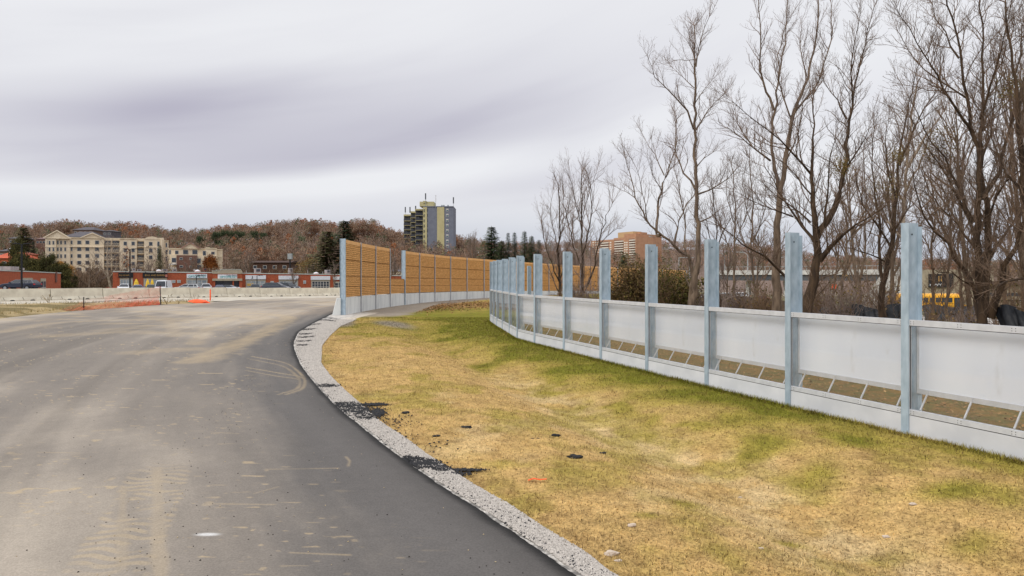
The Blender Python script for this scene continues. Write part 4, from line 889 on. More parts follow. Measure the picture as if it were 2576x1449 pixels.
def build_shops():
    S = Front('shop_row', 'long single-storey red brick shop row with sign bands', 'shops', 283.8, 138, 1012, 168, -1.6); root = S.root
    # walls in stretches between parapet heights
    b = MB(); dep = 14
    yt = lambda px: np.interp(px, [284, 560, 620, 860, 1012], [682.6, 685.5, 686.8, 690, 693.0])
    xs = [283.8, 350, 430, 500, 528, 610, 660, 720, 790, 857, 930, 1012]
    ring = []
    for px in xs:
        s_ = S.s_of(px); zt = S.z_of(px, yt(px) + 1.4); ring.append((s_, zt))
    vs = [(s_, 0, -.5) for s_, z in ring] + [(s_, 0, z) for s_, z in ring] + [(s_, dep, z - .1) for s_, z in ring] + [(s_, dep, -.5) for s_, z in ring]; n = len(ring); fs = []
    for k in range(3):
        for i in range(n - 1): fs.append((k * n + i, k * n + i + 1, (k + 1) * n + i + 1, (k + 1) * n + i))
    fs += [(0, n, 2 * n, 3 * n), (n - 1, 4 * n - 1, 3 * n - 1, 2 * n - 1)]; b.add(vs, fs); b.build('wall', M_brick, root)
    b = MB()
    for (s0, z0), (s1, z1) in zip(ring[:-1], ring[1:]): b.loft([[(s0, -.12, z0 - .02), (s0, .35, z0 - .02), (s0, .35, z0 + .16), (s0, -.12, z0 + .16)], [(s1, -.12, z1 - .02), (s1, .35, z1 - .02), (s1, .35, z1 + .16), (s1, -.12, z1 + .16)]])
    b.build('roof_edge', M_cap, root)
    # stepped parapet over the second optometry unit
    X = lambda v: (400 + .3494 * v) / 1.4907; Yv = lambda v: (800 + .3494 * v) / 1.4907
    for x0, x1, y0, y1, f in ((1135, 1455, 618, 648, -.55), (1178, 1452, 610, 618.1, -.55), (1225, 1440, 602, 610.1, -.55)): S.part('parapet', M_sill, X(x0), Yv(y0), X(x1), Yv(y1), f, .3)
    b = MB()
    for x0, x1, y in ((1133, 1180, 617), (1178, 1227, 609), (1224, 1443, 601)): S.rect(b, X(x0), Yv(y - 2), X(x1), Yv(y + 2), -.62, .35)
    b.build('parapet_cap', M_cap, root)
    S.part('bay_front', M_brick, X(1140), Yv(648), X(1455), Yv(800), -.45, -.01); S.part('canopy', M_sill, X(1138), Yv(700), X(1456), Yv(724), -1.3, -.46)
    for k, x in enumerate((1150, 1352, 1424)): S.part('pier', M_brick, X(x), Yv(724), X(x + (14 if k < 2 else 32)), Yv(808), -1.1, -.46)
    S.part('entrance_recess', M_win, X(1166), Yv(724), X(1350), Yv(806), -.50, -.46); S.part('entrance_recess', M_win, X(1368), Yv(724), X(1422), Yv(806), -.50, -.46)
    # signs
    a = c5(235, 660); c = c5(535, 755); sg, _ = S.part('sign_board', M_sgk, a[0], a[1], c[0], c[1], -.30, -.01); sg['label'] = 'narrower black pub sign'
    q = c5(375, 712); lettering(S, 'BULL AND BARREL', q[0] - 1, q[1], 25, 3.6, M_gold, -.32, sg)
    a = c5(725, 660); c = c5(1225, 757); sg, _ = S.part('sign_board', M_sgk, a[0], a[1], c[0], c[1], -.30, -.01); sg['label'] = 'wider black pub sign'
    q = c5(975, 712); lettering(S, 'BULL AND BARREL', q[0], q[1], 45, 4.2, M_gold, -.32, sg)
    b = MB(); a = c5(1180, 695); c = c5(1220, 745); S.rect(b, a[0], a[1], c[0], c[1], -.32, -.301); b.build('emblem', mat('emblem_pink', srgb(196, 120, 104), None, 3, .6), sg)
    for (x0, y0, x1, y1) in ((1612, 684, 2022, 768), (2238, 694, 2626, 778)):
        a = c5(x0, y0); c = c5(x1, y1); off = -.30 if x0 < 2000 else -.75; sg, _ = S.part('sign_board', M_sgn, a[0], a[1], c[0], c[1], off, -.01 if x0 < 2000 else -.46)
        sg['label'] = 'white optometry sign over the ' + ('window' if x0 < 2000 else 'canopy')
        q = c5(x0 + 210, y0 + 54); lettering(S, 'OPTOMETRY', q[0], q[1], 40, 5.6, M_teal, off - .02, sg); q = c5(x0 + 280, y0 + 20); lettering(S, 'Cedar Pointe', q[0], q[1], 24, 3.2, M_ltg, off - .02, sg)
    for (x0, y0, x1, y1, lb) in ((380, 710, 790, 790, 'white sign with a thin black flourish'), (1048, 718, 1444, 795, 'nearly blank white sign'), (1698, 726, 2084, 802, 'white sign over the gridded shopfront'), (2148, 735, 2500, 800, 'white sign by the noise wall')):
        a = c6(x0, y0); c = c6(x1, y1); sg, _ = S.part('sign_board', M_sgn, a[0], a[1], c[0], c[1], -.30, -.01); sg['label'] = lb
        if x0 == 380: q = c6(520, 748); lettering(S, 'J', q[0], q[1], 4.5, 7, M_ltg, -.32, sg)
        if x0 == 1048: q = c6(1295, 765); lettering(S, '~', q[0], q[1], 8, 2, M_unit, -.32, sg)
    # shopfronts: (x0, y0, x1, y1, columns, rows, glass)
    for cf, x0, y0, x1, y1, nc, nr, gl in ((c5, 262, 762, 530, 975, 4, 2, M_wpale), (c5, 742, 762, 1215, 975, 5, 2, M_wpale), (c5, 1600, 772, 2034, 980, 4, 3, M_wpale), (c6, 384, 795, 786, 985, 4, 3, M_wpale),
                                           (c6, 1050, 798, 1440, 985, 5, 3, M_wpale), (c6, 1700, 806, 2080, 985, 6, 3, M_win), (c6, 2150, 836, 2500, 985, 4, 2, M_win)):
        a = cf(x0, y0); c = cf(x1, y1); w, _ = S.part('shopfront', M_sill, a[0], a[1], c[0], c[1], -.10, -.01); ix = (c[0] - a[0]); iy = (c[1] - a[1])
        b = MB(); s0, s1, z0, z1 = S.rect(b, a[0] + ix * .05, a[1] + iy * .17, c[0] - ix * .05, c[1], -.14, -.101); b.build('shop_window', gl, w)
        b = MB()
        for k in range(nc + 1): u = s0 + (s1 - s0) * k / nc; b.box(u - .05, u + .05, -.19, -.142, z0, z1)
        for k in range(nr + 1): u = z0 + (z1 - z0) * k / nr; b.box(s0 + .051, s1 - .051, -.187, -.143, u - .04, u + .04)
        b.build('mullion', M_frame, w)
        if cf is c6 and x0 == 384:
            b = MB(); S.rect(b, *c6(402, 866), *c6(536, 925), -.150, -.141); b.build('yellow_poster', mat('mustard_panel', srgb(206, 168, 84), None, 2, .7), w)
    for cf, x0, y0, x1, y1 in ((c5, 1312, 806, 1384, 864), (c5, 1420, 806, 1490, 864), (c6, 882, 828, 948, 885), (c6, 1542, 815, 1598, 880)):
        a = cf(x0, y0); c = cf(x1, y1); o, r = S.part('window', M_frame, a[0], a[1], c[0], c[1], -.10, -.01); b = MB(); b.box(r[0] + .1, r[1] - .1, -.12, -.101, r[2] + .1, r[3] - .1); b.build('pane', M_wpale, o)
    # lamps above the pub signs
    for x in (380, 780, 975, 1165): q = c5(x, 652); b = MB(); s_ = S.s_of(q[0]); z = S.z_of(*q); b.bar((s_, -.02, z), (s_, -.7, z + .1), .05); b.cyl((s_, -.7, z + .12), (s_, -.75, z - .12), .08, .16, 8); b.build('sign_lamp', M_trim, root)
    # rooftop units
    def unit(cf, x0, y0, x1, y1, m=M_unit, d=2.0, nm='rooftop_unit'):
        a = cf(x0, y0); c = cf(x1, y1); b = MB(); r = S.rect(b, a[0], a[1], c[0], c[1] + 1.0, 4.0, 4.0 + d); o = b.build(nm, m, root); b = MB()
        b.box(r[0] + .2, r[1] - .2, 3.95, 3.999, r[2] + .35 * (r[3] - r[2]), r[3] - .15 * (r[3] - r[2])); b.build('vent_grille', M_win, o)
    unit(c5, 515, 570, 580, 620); unit(c5, 612, 590, 700, 622); unit(c5, 1120, 585, 1225, 622); unit(c5, 1325, 590, 1410, 624); unit(c5, 1765, 585, 1835, 626); unit(c5, 1948, 565, 2022, 622, M_dbrick)
    unit(c6, 578, 570, 690, 662); unit(c6, 1270, 565, 1335, 668); unit(c6, 2010, 600, 2088, 672)
    for cf, x, y, r_ in ((c5, 1050, 622, 52), (c5, 1830, 632, 58), (c6, 1800, 676, 60)):
        q = cf(x, y); Yd = 145; rr = r_ * .125 * Yd / F; s_ = S.s_of(q[0], 3); z = S.z_of(q[0], q[1], 3) - .1; b = MB()
        b.loft([[(s_ + rr * math.cos(a_) * k, 3 + rr * .6 * math.sin(a_) * k, z + rr * .75 * math.sqrt(1 - k * k)) for a_ in np.linspace(0, 6.283, 13)[:-1]] for k in (1, .9, .7, .4, .05)]); b.build('skylight_dome', M_sgn, root, True)
    for cf, x, y0, y1 in ((c5, 928, 568, 622), (c6, 398, 616, 658), (c6, 1635, 612, 662), (c6, 1936, 640, 674)): a = cf(x - 5, y0); c = cf(x + 5, y1); S.part('vent_pipe', M_unit, a[0], a[1], c[0], c[1] + .8, 2.5, 2.65)
    # patio: rail with red flowers and folded umbrellas, things of their own
    def spot(px, off): s_ = S.s_of(px, off); return Vector((S.A.x + S.u.x * s_ - S.u.y * off, S.A.y + S.u.y * s_ + S.u.x * off, 0))
    M_yel = mat('yellow_canvas', srgb(236, 200, 70), srgb(214, 174, 50), 3, .8)
    for px_, lb, sc in ((397.0 - 54, 'leftmost half-open yellow patio umbrella behind the dark figure-shaped cover', 1.35), (371.5, 'brightest closed yellow patio umbrella', 1.1), (383, 'closed yellow patio umbrella half behind the white van', 1.0)):
        p = spot(px_, -7); p.z = float(g(p.x, p.y)) + .05; t = thing('patio_umbrella', lb, 'umbrella', p, 0, 'folded yellow umbrellas on the patio'); b = MB(); b.cyl((0, 0, 0), (0, 0, 3.0), .04, n=6); b.build('pole', M_trim, t)
        b = MB(); b.loft([[(r_ * sc * math.cos(a_) * (1 + .25 * (k % 2)), r_ * sc * math.sin(a_) * (1 + .25 * (k % 2)), z) for k, a_ in enumerate(np.linspace(0, 6.283, 13)[:-1])] for r_, z in ((.40, 1.15), (.30, 1.6), (.2, 2.4), (.05, 3.0))]); b.build('canopy', M_yel, t)
    p0, p1 = spot(262, -9), spot(392, -9); zz = float(g(p0.x, p0.y)) + .05; t = thing('patio_fence', 'dark patio railing hung with red flower boxes before the pub', 'fence', (p0.x, p0.y, zz), S.rz); Lp = (p1 - p0).length
    b = MB(); b.box(0, Lp, 0, .06, 1.0, 1.08); b.box(0, Lp, 0, .06, .15, .22)
    for k in range(int(Lp / .35)): b.box(k * .35, k * .35 + .04, .01, .05, 0, 1.0)
    b.build('railing', M_trim, t)
    for k in range(0, int(Lp / 1.1)):
        b = MB(); rg = random.Random(k)
        for j in range(26): x, y, z = k * 1.1 + rg.uniform(.15, .9), rg.uniform(-.2, -.02), 1.0 + rg.uniform(0, .26); b.box(x, x + .07, y, y + .07, z, z + .07)
        b.build('flower_box', mat('red_flowers', srgb(206, 92, 84), srgb(150, 110, 84), 5, .9), t)
build_shops()
def build_left_shop():
    S = Front('brick_building', 'plain low red brick building at the left edge behind the dark estate car', 'building', -90, 92, 152.8, 124, -1.0); root = S.root; ring = []
    for px in (-90, 0, 60, 110, 152.8): ring.append((S.s_of(px), S.z_of(px, np.interp(px, [-90, 0, 60, 152.8], [677, 681.2, 683.2, 687.6]))))
    vs = []; n = len(ring)
    for y, dz in ((0, None), (0, 0), (12, 0), (12, None)): vs += [(s_, y, -.5 if dz is None else z) for s_, z in ring]
    fs = [(k * n + i, k * n + i + 1, (k + 1) * n + i + 1, (k + 1) * n + i) for k in range(3) for i in range(n - 1)] + [(0, n, 2 * n, 3 * n), (n - 1, 4 * n - 1, 3 * n - 1, 2 * n - 1)]
    b = MB(); b.add(vs, fs); b.build('wall', M_brick, root)
    b = MB()
    for (s0, z0), (s1, z1) in zip(ring[:-1], ring[1:]): b.loft([[(s0, -.1, z0 - .02), (s0, .3, z0 - .02), (s0, .3, z0 + .12), (s0, -.1, z0 + .12)], [(s1, -.1, z1 - .02), (s1, .3, z1 - .02), (s1, .3, z1 + .12), (s1, -.1, z1 + .12)]])
    b.build('roof_edge', M_cap, root)
    C = lambda x, y: (.2899 * x / 1.4907, (800 + .2899 * y) / 1.4907)
    for x0, y0, x1, y1 in ((280, 835, 425, 1000), (528, 842, 595, 1010)):
        a = C(x0, y0); c = C(x1, y1); o, r = S.part('window', M_sill, a[0], a[1], c[0], c[1], -.1, -.01); b = MB(); b.box(r[0] + .15, r[1] - .15, -.13, -.101, r[2], r[3] - .5); b.build('pane', M_win, o)
        b = MB(); m_ = (r[0] + r[1]) / 2; b.box(m_ - .04, m_ + .04, -.16, -.131, r[2], r[3] - .5); b.box(r[0] + .15, r[1] - .15, -.155, -.132, r[3] - 1.6, r[3] - 1.5); b.build('mullion', M_frame, o)
    a = C(140, 688); c = C(248, 735); S.part('rooftop_unit', M_unit, a[0], a[1], c[0], c[1], 4, 6); a = C(304, 706); c = C(318, 735); S.part('vent_pipe', M_unit, a[0], a[1], c[0], c[1], 3, 3.2)
    a = C(722, 758); c = C(742, 890); S.part('drain_pipe', M_dbrick, a[0], a[1], c[0], c[1], -.14, -.01)
build_left_shop()

# ------------------------------------------------------------ cream apartment block
def build_cream():
    S = Front('apartment_block', 'cream stucco apartment block with gables on the hillside', 'apartment block', 114, 300, 423, 322, 2.0); root = S.root; C = lambda x, y: (.2899 * x / 1.4907, (800 + .2899 * y) / 1.4907)
    def vol(name, x0, x1, y0, f, bk, m=M_cream): a = C(x0, y0); c = C(x1, 900); return S.part(name, m, a[0], a[1], c[0], c[1], f, bk)
    vol('wall', 585, 724, 322, -1.5, 16); vol('wall', 724, 905, 322, -.6, 16); vol('wall', 905, 1345, 318, 0, 15); vol('wall', 1345, 1590, 326, 1.5, 15); vol('wall', 1548, 1770, 326, -.2, 15); vol('wall', 1770, 1868, 326, 1.3, 15); vol('wall', 1865, 2125, 330, -1.2, 14); vol('wall', 2125, 2180, 352, 1.2, 14)
    b = MB()
    for x0, x1, y, f in ((580, 910, 318, -1.9), (905, 1350, 314, -.35), (1345, 1868, 322, -.55), (580, 726, 428, -1.7), (724, 1345, 428, -.75), (1862, 2128, 436, -1.4), (2122, 2184, 350, .9)):
        a = C(x0, y); c = C(x1, y + 8); S.rect(b, a[0], a[1], c[0], c[1], f, f + .8)
    b.build('cornice', M_cream2, root)
    for (xa, xb, ya, xp, yp, f) in ((585, 908, 322, 745, 232, -1.7), (1055, 1345, 320, 1195, 262, -.25)):
        pa, pb, pp = C(xa, ya), C(xb, ya), C(xp, yp); sa, sb, sp_ = S.s_of(pa[0]), S.s_of(pb[0]), S.s_of(pp[0]); za, zp = S.z_of(*pa), S.z_of(*pp)
        b = MB(); b.prism([(sa, za), (sb, za), (sp_, zp)], f, 10); b.build('gable', M_cream, root); b = MB(); b.bar((sa - .4, f - .1, za + .1), (sp_, f - .1, zp + .25), .8, .4); b.bar((sp_, f - .1, zp + .25), (sb + .4, f - .1, za + .1), .8, .4); b.build('gable_trim', M_cream2, root)
    q = C(741, 297); s_ = S.s_of(q[0], -1.8); z = S.z_of(q[0], q[1], -1.8); b = MB(); b.cyl((s_, -1.70, z), (s_, -1.80, z), 1.25, n=20); b.build('round_medallion', M_cream2, root)
    # arched parapet of the right bay
    pa, pb = C(1868, 332), C(2122, 332); sa, sb = S.s_of(pa[0]), S.s_of(pb[0]); z0 = S.z_of(*pa) - .2; zp = S.z_of(*C(1960, 300)); m_ = sa + (sb - sa) * .38; b = MB()
    b.prism([(sa, z0)] + [(sa + (sb - sa) * t, z0 + (zp - z0) * (math.sin(min(1, t / .76) * math.pi) ** .6 if t < .75 else .0) + (.9 if t >= .70 else 0)) for t in (.0, .08, .2, .38, .55, .68, .76, .98)] + [(sb, z0)], -1.4, 8); b.build('parapet', M_cream, root)
    rows = (350, 437, 525, 612, 700)
    def win(x0, x1, f, y, h=52, m=M_win, arch=False):
        a = C(x0, y); c = C(x1, y + h); o, r = S.part('window', M_frame, a[0], a[1], c[0], c[1], f - .10, f - .01); b = MB(); b.box(r[0] + .15, r[1] - .15, f - .14, f - .101, r[2] + .15, r[3] - .15); b.build('pane', m, o)
    for y in rows:
        for x in (608,): win(x - 4, x + 5, -1.5, y)
        for x in (640, 690): win(x - 14, x + 14, -1.5, y + 4)
        for x in (748, 790, 843): win(x - 14, x + 14, -.6, y + (2))
        win(912, 941, 0, y)
        for x in (1025, 1130, 1255): win(x - 28, x + 28, 0, y)
        for x in (1620, 1722): win(x - 24, x + 24, -.2, y + 14)
    for y in (368, 455, 542): win(1924, 1974, -1.2, y)
    def balc(x0, x1, y, f, dep):      # recess with door, slab and railing
        a = C(x0, y); c = C(x1, y + 66); o, r = S.part('balcony', mat('balcony_shade', srgb(126, 112, 98), srgb(96, 88, 84), 1, .9), a[0], a[1], c[0], c[1], f - .03, f - .01)
        b = MB(); b.box(r[0] + .3, r[1] - .3, f - .07, f - .031, r[2] + .2, r[3] - .3); b.build('door_glass', M_win, o); b = MB(); b.box(r[0], r[1], dep, f - .02, r[2] - .25, r[2]); b.build('slab', M_cream, o); b = MB(); b.box(r[0], r[1], dep, dep + .06, r[2] + 1.0, r[2] + 1.1)
        for k in range(9): u = r[0] + (r[1] - r[0]) * k / 8; b.box(u - .04, u + .04, dep + .01, dep + .05, r[2], r[2] + 1.0)
        b.build('railing', M_cream2, o)
    for y in (352, 437, 525, 612, 700): balc(1348, 1436, y, 1.5, .3); balc(1450, 1546, y, 1.5, .3); 
    for y in (362, 450, 538, 626): balc(1776, 1864, y, 1.3, .1)
    for y in (362, 450, 538): win(2032, 2066, -1.2, y, 70)
    for y in (380, 470, 558): win(2140, 2165, 1.2, y, 60)
    for x, m_ in ((2088, 1), ): S.part('pilaster', M_cream2, *C(x - 12, 345), *C(x + 12, 900), -1.8, -1.21)
build_cream()
def build_cream2():
    X = lambda v: (400 + .3494 * v) / 1.4907; Y_ = lambda v: (800 + .3494 * v) / 1.4907
    S = Front('apartment_house', 'lower cream and brown-brick apartment house right of the gabled block', 'apartment house', X(662), 255, X(1240), 262, 0.5); root = S.root
    def vol(x0, x1, y0, f, bk, m, nm='wall', y1=680): return S.part(nm, m, X(x0), Y_(y0), X(x1), Y_(y1), f, bk)
    vol(662, 1062, 380, 0, 14, M_cream); vol(1062, 1182, 376, -1.0, 14, M_cream); vol(1182, 1240, 390, .2, 13, M_cream); vol(690, 752, 448, -3.5, -.01, M_cream, y1=545); vol(750, 968, 450, -3.8, -.01, M_dbrick, 'brick_wing'); vol(968, 1046, 455, -2.0, -.01, M_cream)
    b = MB()
    for x0, x1, y, f in ((660, 1064, 376, -.3), (1060, 1184, 372, -1.3), (1180, 1242, 386, -.1), (1045, 1240, 455, -1.15), (1062, 1108, 368, -.9)): S.rect(b, X(x0), Y_(y), X(x1), Y_(y + 6), f, f + .6)
    b.build('cornice', M_cream2, root)
    sa, sb, sp_ = S.s_of(X(812)), S.s_of(X(985)), S.s_of(X(898)); za, zp = S.z_of(X(812), Y_(378)), S.z_of(X(898), Y_(322)); b = MB(); b.prism([(sa, za), (sb, za), (sp_, zp)], -.6, 10); b.build('gable', M_cream, root)
    b = MB(); b.bar((sa - .3, -.7, za + .1), (sp_, -.7, zp + .2), .6, .35); b.bar((sp_, -.7, zp + .2), (sb + .3, -.7, za + .1), .6, .35); b.build('gable_trim', mat('rose_trim', srgb(170, 134, 120), None, 2, .8), root)
    def win(x0, y0, x1, y1, f, m=M_win):
        o, r = S.part('window', M_frame, X(x0), Y_(y0), X(x1), Y_(y1), f - .1, f - .01); b = MB(); b.box(r[0] + .12, r[1] - .12, f - .14, f - .101, r[2] + .12, r[3] - .12); b.build('pane', m, o)
    for a in ((668, 392, 690, 440, 0), (732, 398, 772, 440, 0), (818, 392, 876, 440, 0), (918, 392, 976, 440, 0), (1030, 402, 1066, 455, -1.0), (1120, 410, 1160, 442, -1.0), (696, 476, 746, 530, -3.5), (782, 474, 818, 500, -3.8), (890, 474, 916, 500, -3.8), (782, 558, 820, 584, -3.8), (890, 560, 916, 586, -3.8), (962, 482, 1012, 540, -2.0), (962, 552, 1018, 600, -2.0), (1120, 480, 1160, 512, -1.0)): win(*a)
    S.part('balcony', M_sgn, X(672), Y_(540), X(748), Y_(548), -5, -3.51); S.part('balcony', M_sgn, X(672), Y_(584), X(748), Y_(592), -5, -3.51); S.part('balcony_post', M_sgn, X(672), Y_(547), X(676), Y_(586), -5, -4.9)
build_cream2()

# ------------------------------------------------------------ houses on the hillside
def house(name, label, pxa, pxb, Y, yt, ye, yb, wall_m, roof_m, hip=True, depth=9, wins=3, chimney=False):
    a = at(pxa, ye, Y); b_ = at(pxb, ye, Y); W = b_.x - a.x; zb = EYE - (yb - HZ) / F * Y; h = EYE - (ye - HZ) / F * Y - zb; zr = EYE - (yt - HZ) / F * Y - zb
    t = thing(name, label, 'house', ((a.x + b_.x) / 2, Y, zb), 0); b = MB(); b.box(-W / 2, W / 2, 0, depth, -3, h); w = b.build('wall', wall_m, t)
    ov = .5; i = min(W * .3, depth * .5) if hip else 0; v = [(-W / 2 - ov, -ov, h), (W / 2 + ov, -ov, h), (W / 2 + ov, depth + ov, h), (-W / 2 - ov, depth + ov, h), (-W / 2 - ov + i, depth / 2, zr), (W / 2 + ov - i, depth / 2, zr)]
    b = MB(); b.add(v, [(0, 1, 5, 4), (1, 2, 5), (2, 3, 4, 5), (3, 0, 4), (3, 2, 1, 0)]); r = b.build('roof', roof_m, t)
    if chimney: b = MB(); b.box(-W * .2 - .4, -W * .2 + .4, depth / 2 - .4, depth / 2 + .4, zr - 1, zr + 1.2); b.build('chimney', M_sgn, r)
    for k in range(wins):
        x = -W / 2 + W * (k + .5) / wins; b = MB(); b.box(x - .6, x + .6, -.06, -.01, h - 2.0, h - .9); o = b.build('window', M_frame, t); b = MB(); b.box(x - .5, x + .5, -.09, -.061, h - 1.9, h - 1.0); b.build('pane', M_win, o)
    return t
M_hw = mat('brown_siding', srgb(112, 92, 80), srgb(98, 80, 70), 2, .9)
def build_houses():
    C = lambda x, y: (.2899 * x / 1.4907, (800 + .2899 * y) / 1.4907)
    def hs(label, x0, x1, yt, ye, yb, Y, wm, rm, **k): a = C(x0, yt); b = C(x1, ye); c = C(x0, yb); house('house', label, a[0], b[0], Y, a[1], b[1], c[1], wm, rm, **k)
    hs('house with a red tiled roof at the left edge above the hedge', -90, 200, 495, 580, 640, 185, M_brick, M_rust, chimney=True, hip=True)
    hs('brick-red gabled house behind the red tiled roof', 70, 235, 492, 525, 600, 215, M_brick, mat('dull_red_roof', srgb(150, 82, 64), None, 2, .9), wins=2)
    hs('grey-roofed house left of the big leafless evergreen', 112, 275, 290, 325, 400, 330, M_hw, M_roofg, wins=3)
    hs('brown-roofed house touching the left end of the cream block', 468, 588, 300, 335, 420, 345, M_dbrick, mat('brown_shingle', srgb(116, 92, 88), srgb(98, 78, 76), 2, .9), wins=3)
    hs('small grey-roofed house low at the left edge', -10, 120, 445, 490, 540, 240, M_hw, M_roofg, wins=2)
    hs('big dark mansard-roofed building behind the first cream gable', 800, 1185, 225, 305, 330, 350, M_roofg, M_roofg, wins=6, depth=16); hs('dark roofed building topping the hill behind the mansard roof', 945, 1205, 168, 215, 240, 380, M_hw, M_roofg, wins=4, depth=12)
    hs('dark brown block right of the mansard roof', 1330, 1440, 212, 230, 330, 360, M_roofg, M_roofg, wins=2)
    X = lambda v: (400 + .3494 * v) / 1.4907; Y_ = lambda v: (800 + .3494 * v) / 1.4907
    house('house', 'low dark brown house among the trees behind the shop row', X(1540), X(1962), 215, Y_(505), Y_(528), Y_(640), mat('dark_timber', srgb(84, 56, 42), srgb(66, 46, 36), 2, .9), mat('dark_roof', srgb(74, 54, 46), None, 2, .9), hip=False, wins=4, chimney=False)
    t = thing('antenna_mast', 'grey box on a dark mast above the dark brown house', 'mast', gp(X(1968), 205)); zt = EYE - (Y_(482) - HZ) / F * 205 - t.location.z; b = MB(); b.cyl((0, 0, 0), (0, 0, zt), .25, n=8); b.build('mast_pole', M_trim, t); b = MB(); b.box(-.6, .6, -.5, .5, zt - .3, zt + 1.4); b.build('equipment_box', M_unit, t)
    house('house', 'white house glimpsed through the low notch of the noise wall', 966, 1012, 250, 678, 683, 694, M_cream2, M_roofg, wins=3)
build_houses()
# ------------------------------------------------------------ towers
def build_tower():
    X = lambda v: 831.8 + .2407 * v; Y_ = lambda v: 469.6 + .2407 * v
    M_by = mat('khaki_yellow_wall', srgb(186, 177, 136), srgb(176, 167, 124), .4, .9); M_bb = mat('slate_blue_wall', srgb(116, 120, 131), srgb(108, 112, 124), .4, .9); M_rail = mat('dark_railing', srgb(62, 64, 74), None, 3, .7); M_shade = mat('balcony_shade_sheet', srgb(84, 84, 88), srgb(64, 66, 72), .8, .8)
    S = Front('apartment_tower', 'tall slate-blue and khaki apartment tower with dark balconies', 'tower', X(965), 395, X(1283), 395, -2.0); root = S.root
    def vol(nm, x0, x1, y0, f, bk, m, y1=760): return S.part(nm, m, X(x0), Y_(y0), X(x1), Y_(y1), f, bk)
    vol('wall', 965, 1283, 205, 0, 18, M_bb); vol('yellow_strip', 965, 1006, 203, -.25, -.01, M_by); vol('yellow_strip', 1112, 1187, 205, -.25, -.01, M_by); vol('roof_band', 965, 1283, 203, -.35, 18.1, M_bb, 211); vol('penthouse', 930, 1078, 156, 3, 14, M_by, 205); vol('penthouse', 965, 1000, 148, 2.5, 5, M_by, 170)
    for k in range(9):
        y = 230 + 53.8 * k
        for x0, x1, yy, h, f in ((1206, 1232, y, 30, 0), (1010, 1015, y, 30, 0), (971, 975, y + 5, 30, -.25), (979, 983, y + 5, 30, -.25)):
            o, r = S.part('window', M_frame if x0 == 1206 else M_win, X(x0), Y_(yy), X(x1), Y_(yy + h), f - .12, f - .01)
            if x0 == 1206: b = MB(); b.box(r[0] + .15, r[1] - .15, -.15, -.121, r[2] + .15, r[3] - .7); b.build('pane', mat('green_glass', srgb(88, 112, 120), None, 2, .2), o)
    balc = None
    for x0, x1, yt, f in ((885, 965, 232, 12), (836, 885, 257, 30), (764, 836, 290, 50)):
        vol('rear_block', x0, x1, yt, f, f + 16, M_by); vol('roof_slab', x0 - 1, x1, yt, f - 1.6, f + 4, M_by, yt + 16); sc = (395 + f) / 395.0; st = 52.5 / sc
        vol('balcony_shade_sheet', x0 + 3, x1 - 3, yt + 18, f - .3, f - .01, M_shade)  # dark sheet painted as the shade behind the balconies
        for k in range(9):
            y = yt + 20 + st * (k + .55); 
            if Y_(y) > 640: break
            o, r = S.part('balcony', M_by, X(x0 - 1), Y_(y + 20), X(x1 - 1), Y_(y + 24), f - 2.0, f - .31)
            b = MB(); b.box(r[0], r[1], f - 2.0, f - 1.9, r[3], r[3] + 1.15); b.box(r[0], r[0] + .1, f - 1.89, f - .35, r[3], r[3] + 1.15); b.build('railing', M_rail, o)
            if k % 2: b = MB(); w = (r[1] - r[0]); b.box(r[0] + w * .2, r[0] + w * .5, f - .4, f - .31, r[3], r[3] + 2.0); b.build('balcony_door', M_win, o)
    for x, y0, y1, f, w in ((992, 92, 200, 2, 6), (1098, 112, 225, -.4, 8), (1283, 133, 207, 2, 8), (780, 230, 292, 52, 5), (829, 232, 258, 32, 4), (888, 222, 235, 13, 3)):
        o, r = S.part('antenna', M_unit, X(x - 1.5), Y_(y0 + 20), X(x + 1.5), Y_(y1), f, f + .3); b = MB(); b.box(r[0] - .25, r[1] + .25, f - .1, f + .4, r[3] - 1.2, r[3] + 2.4); b.build('antenna_panel', M_sgn if x in (1098,) else M_ltg, o)
    for x in (1160, 1180, 1225): vol('roof_unit', x - 6, x + 6, 190, 5, 8, M_unit, 206)
build_tower()
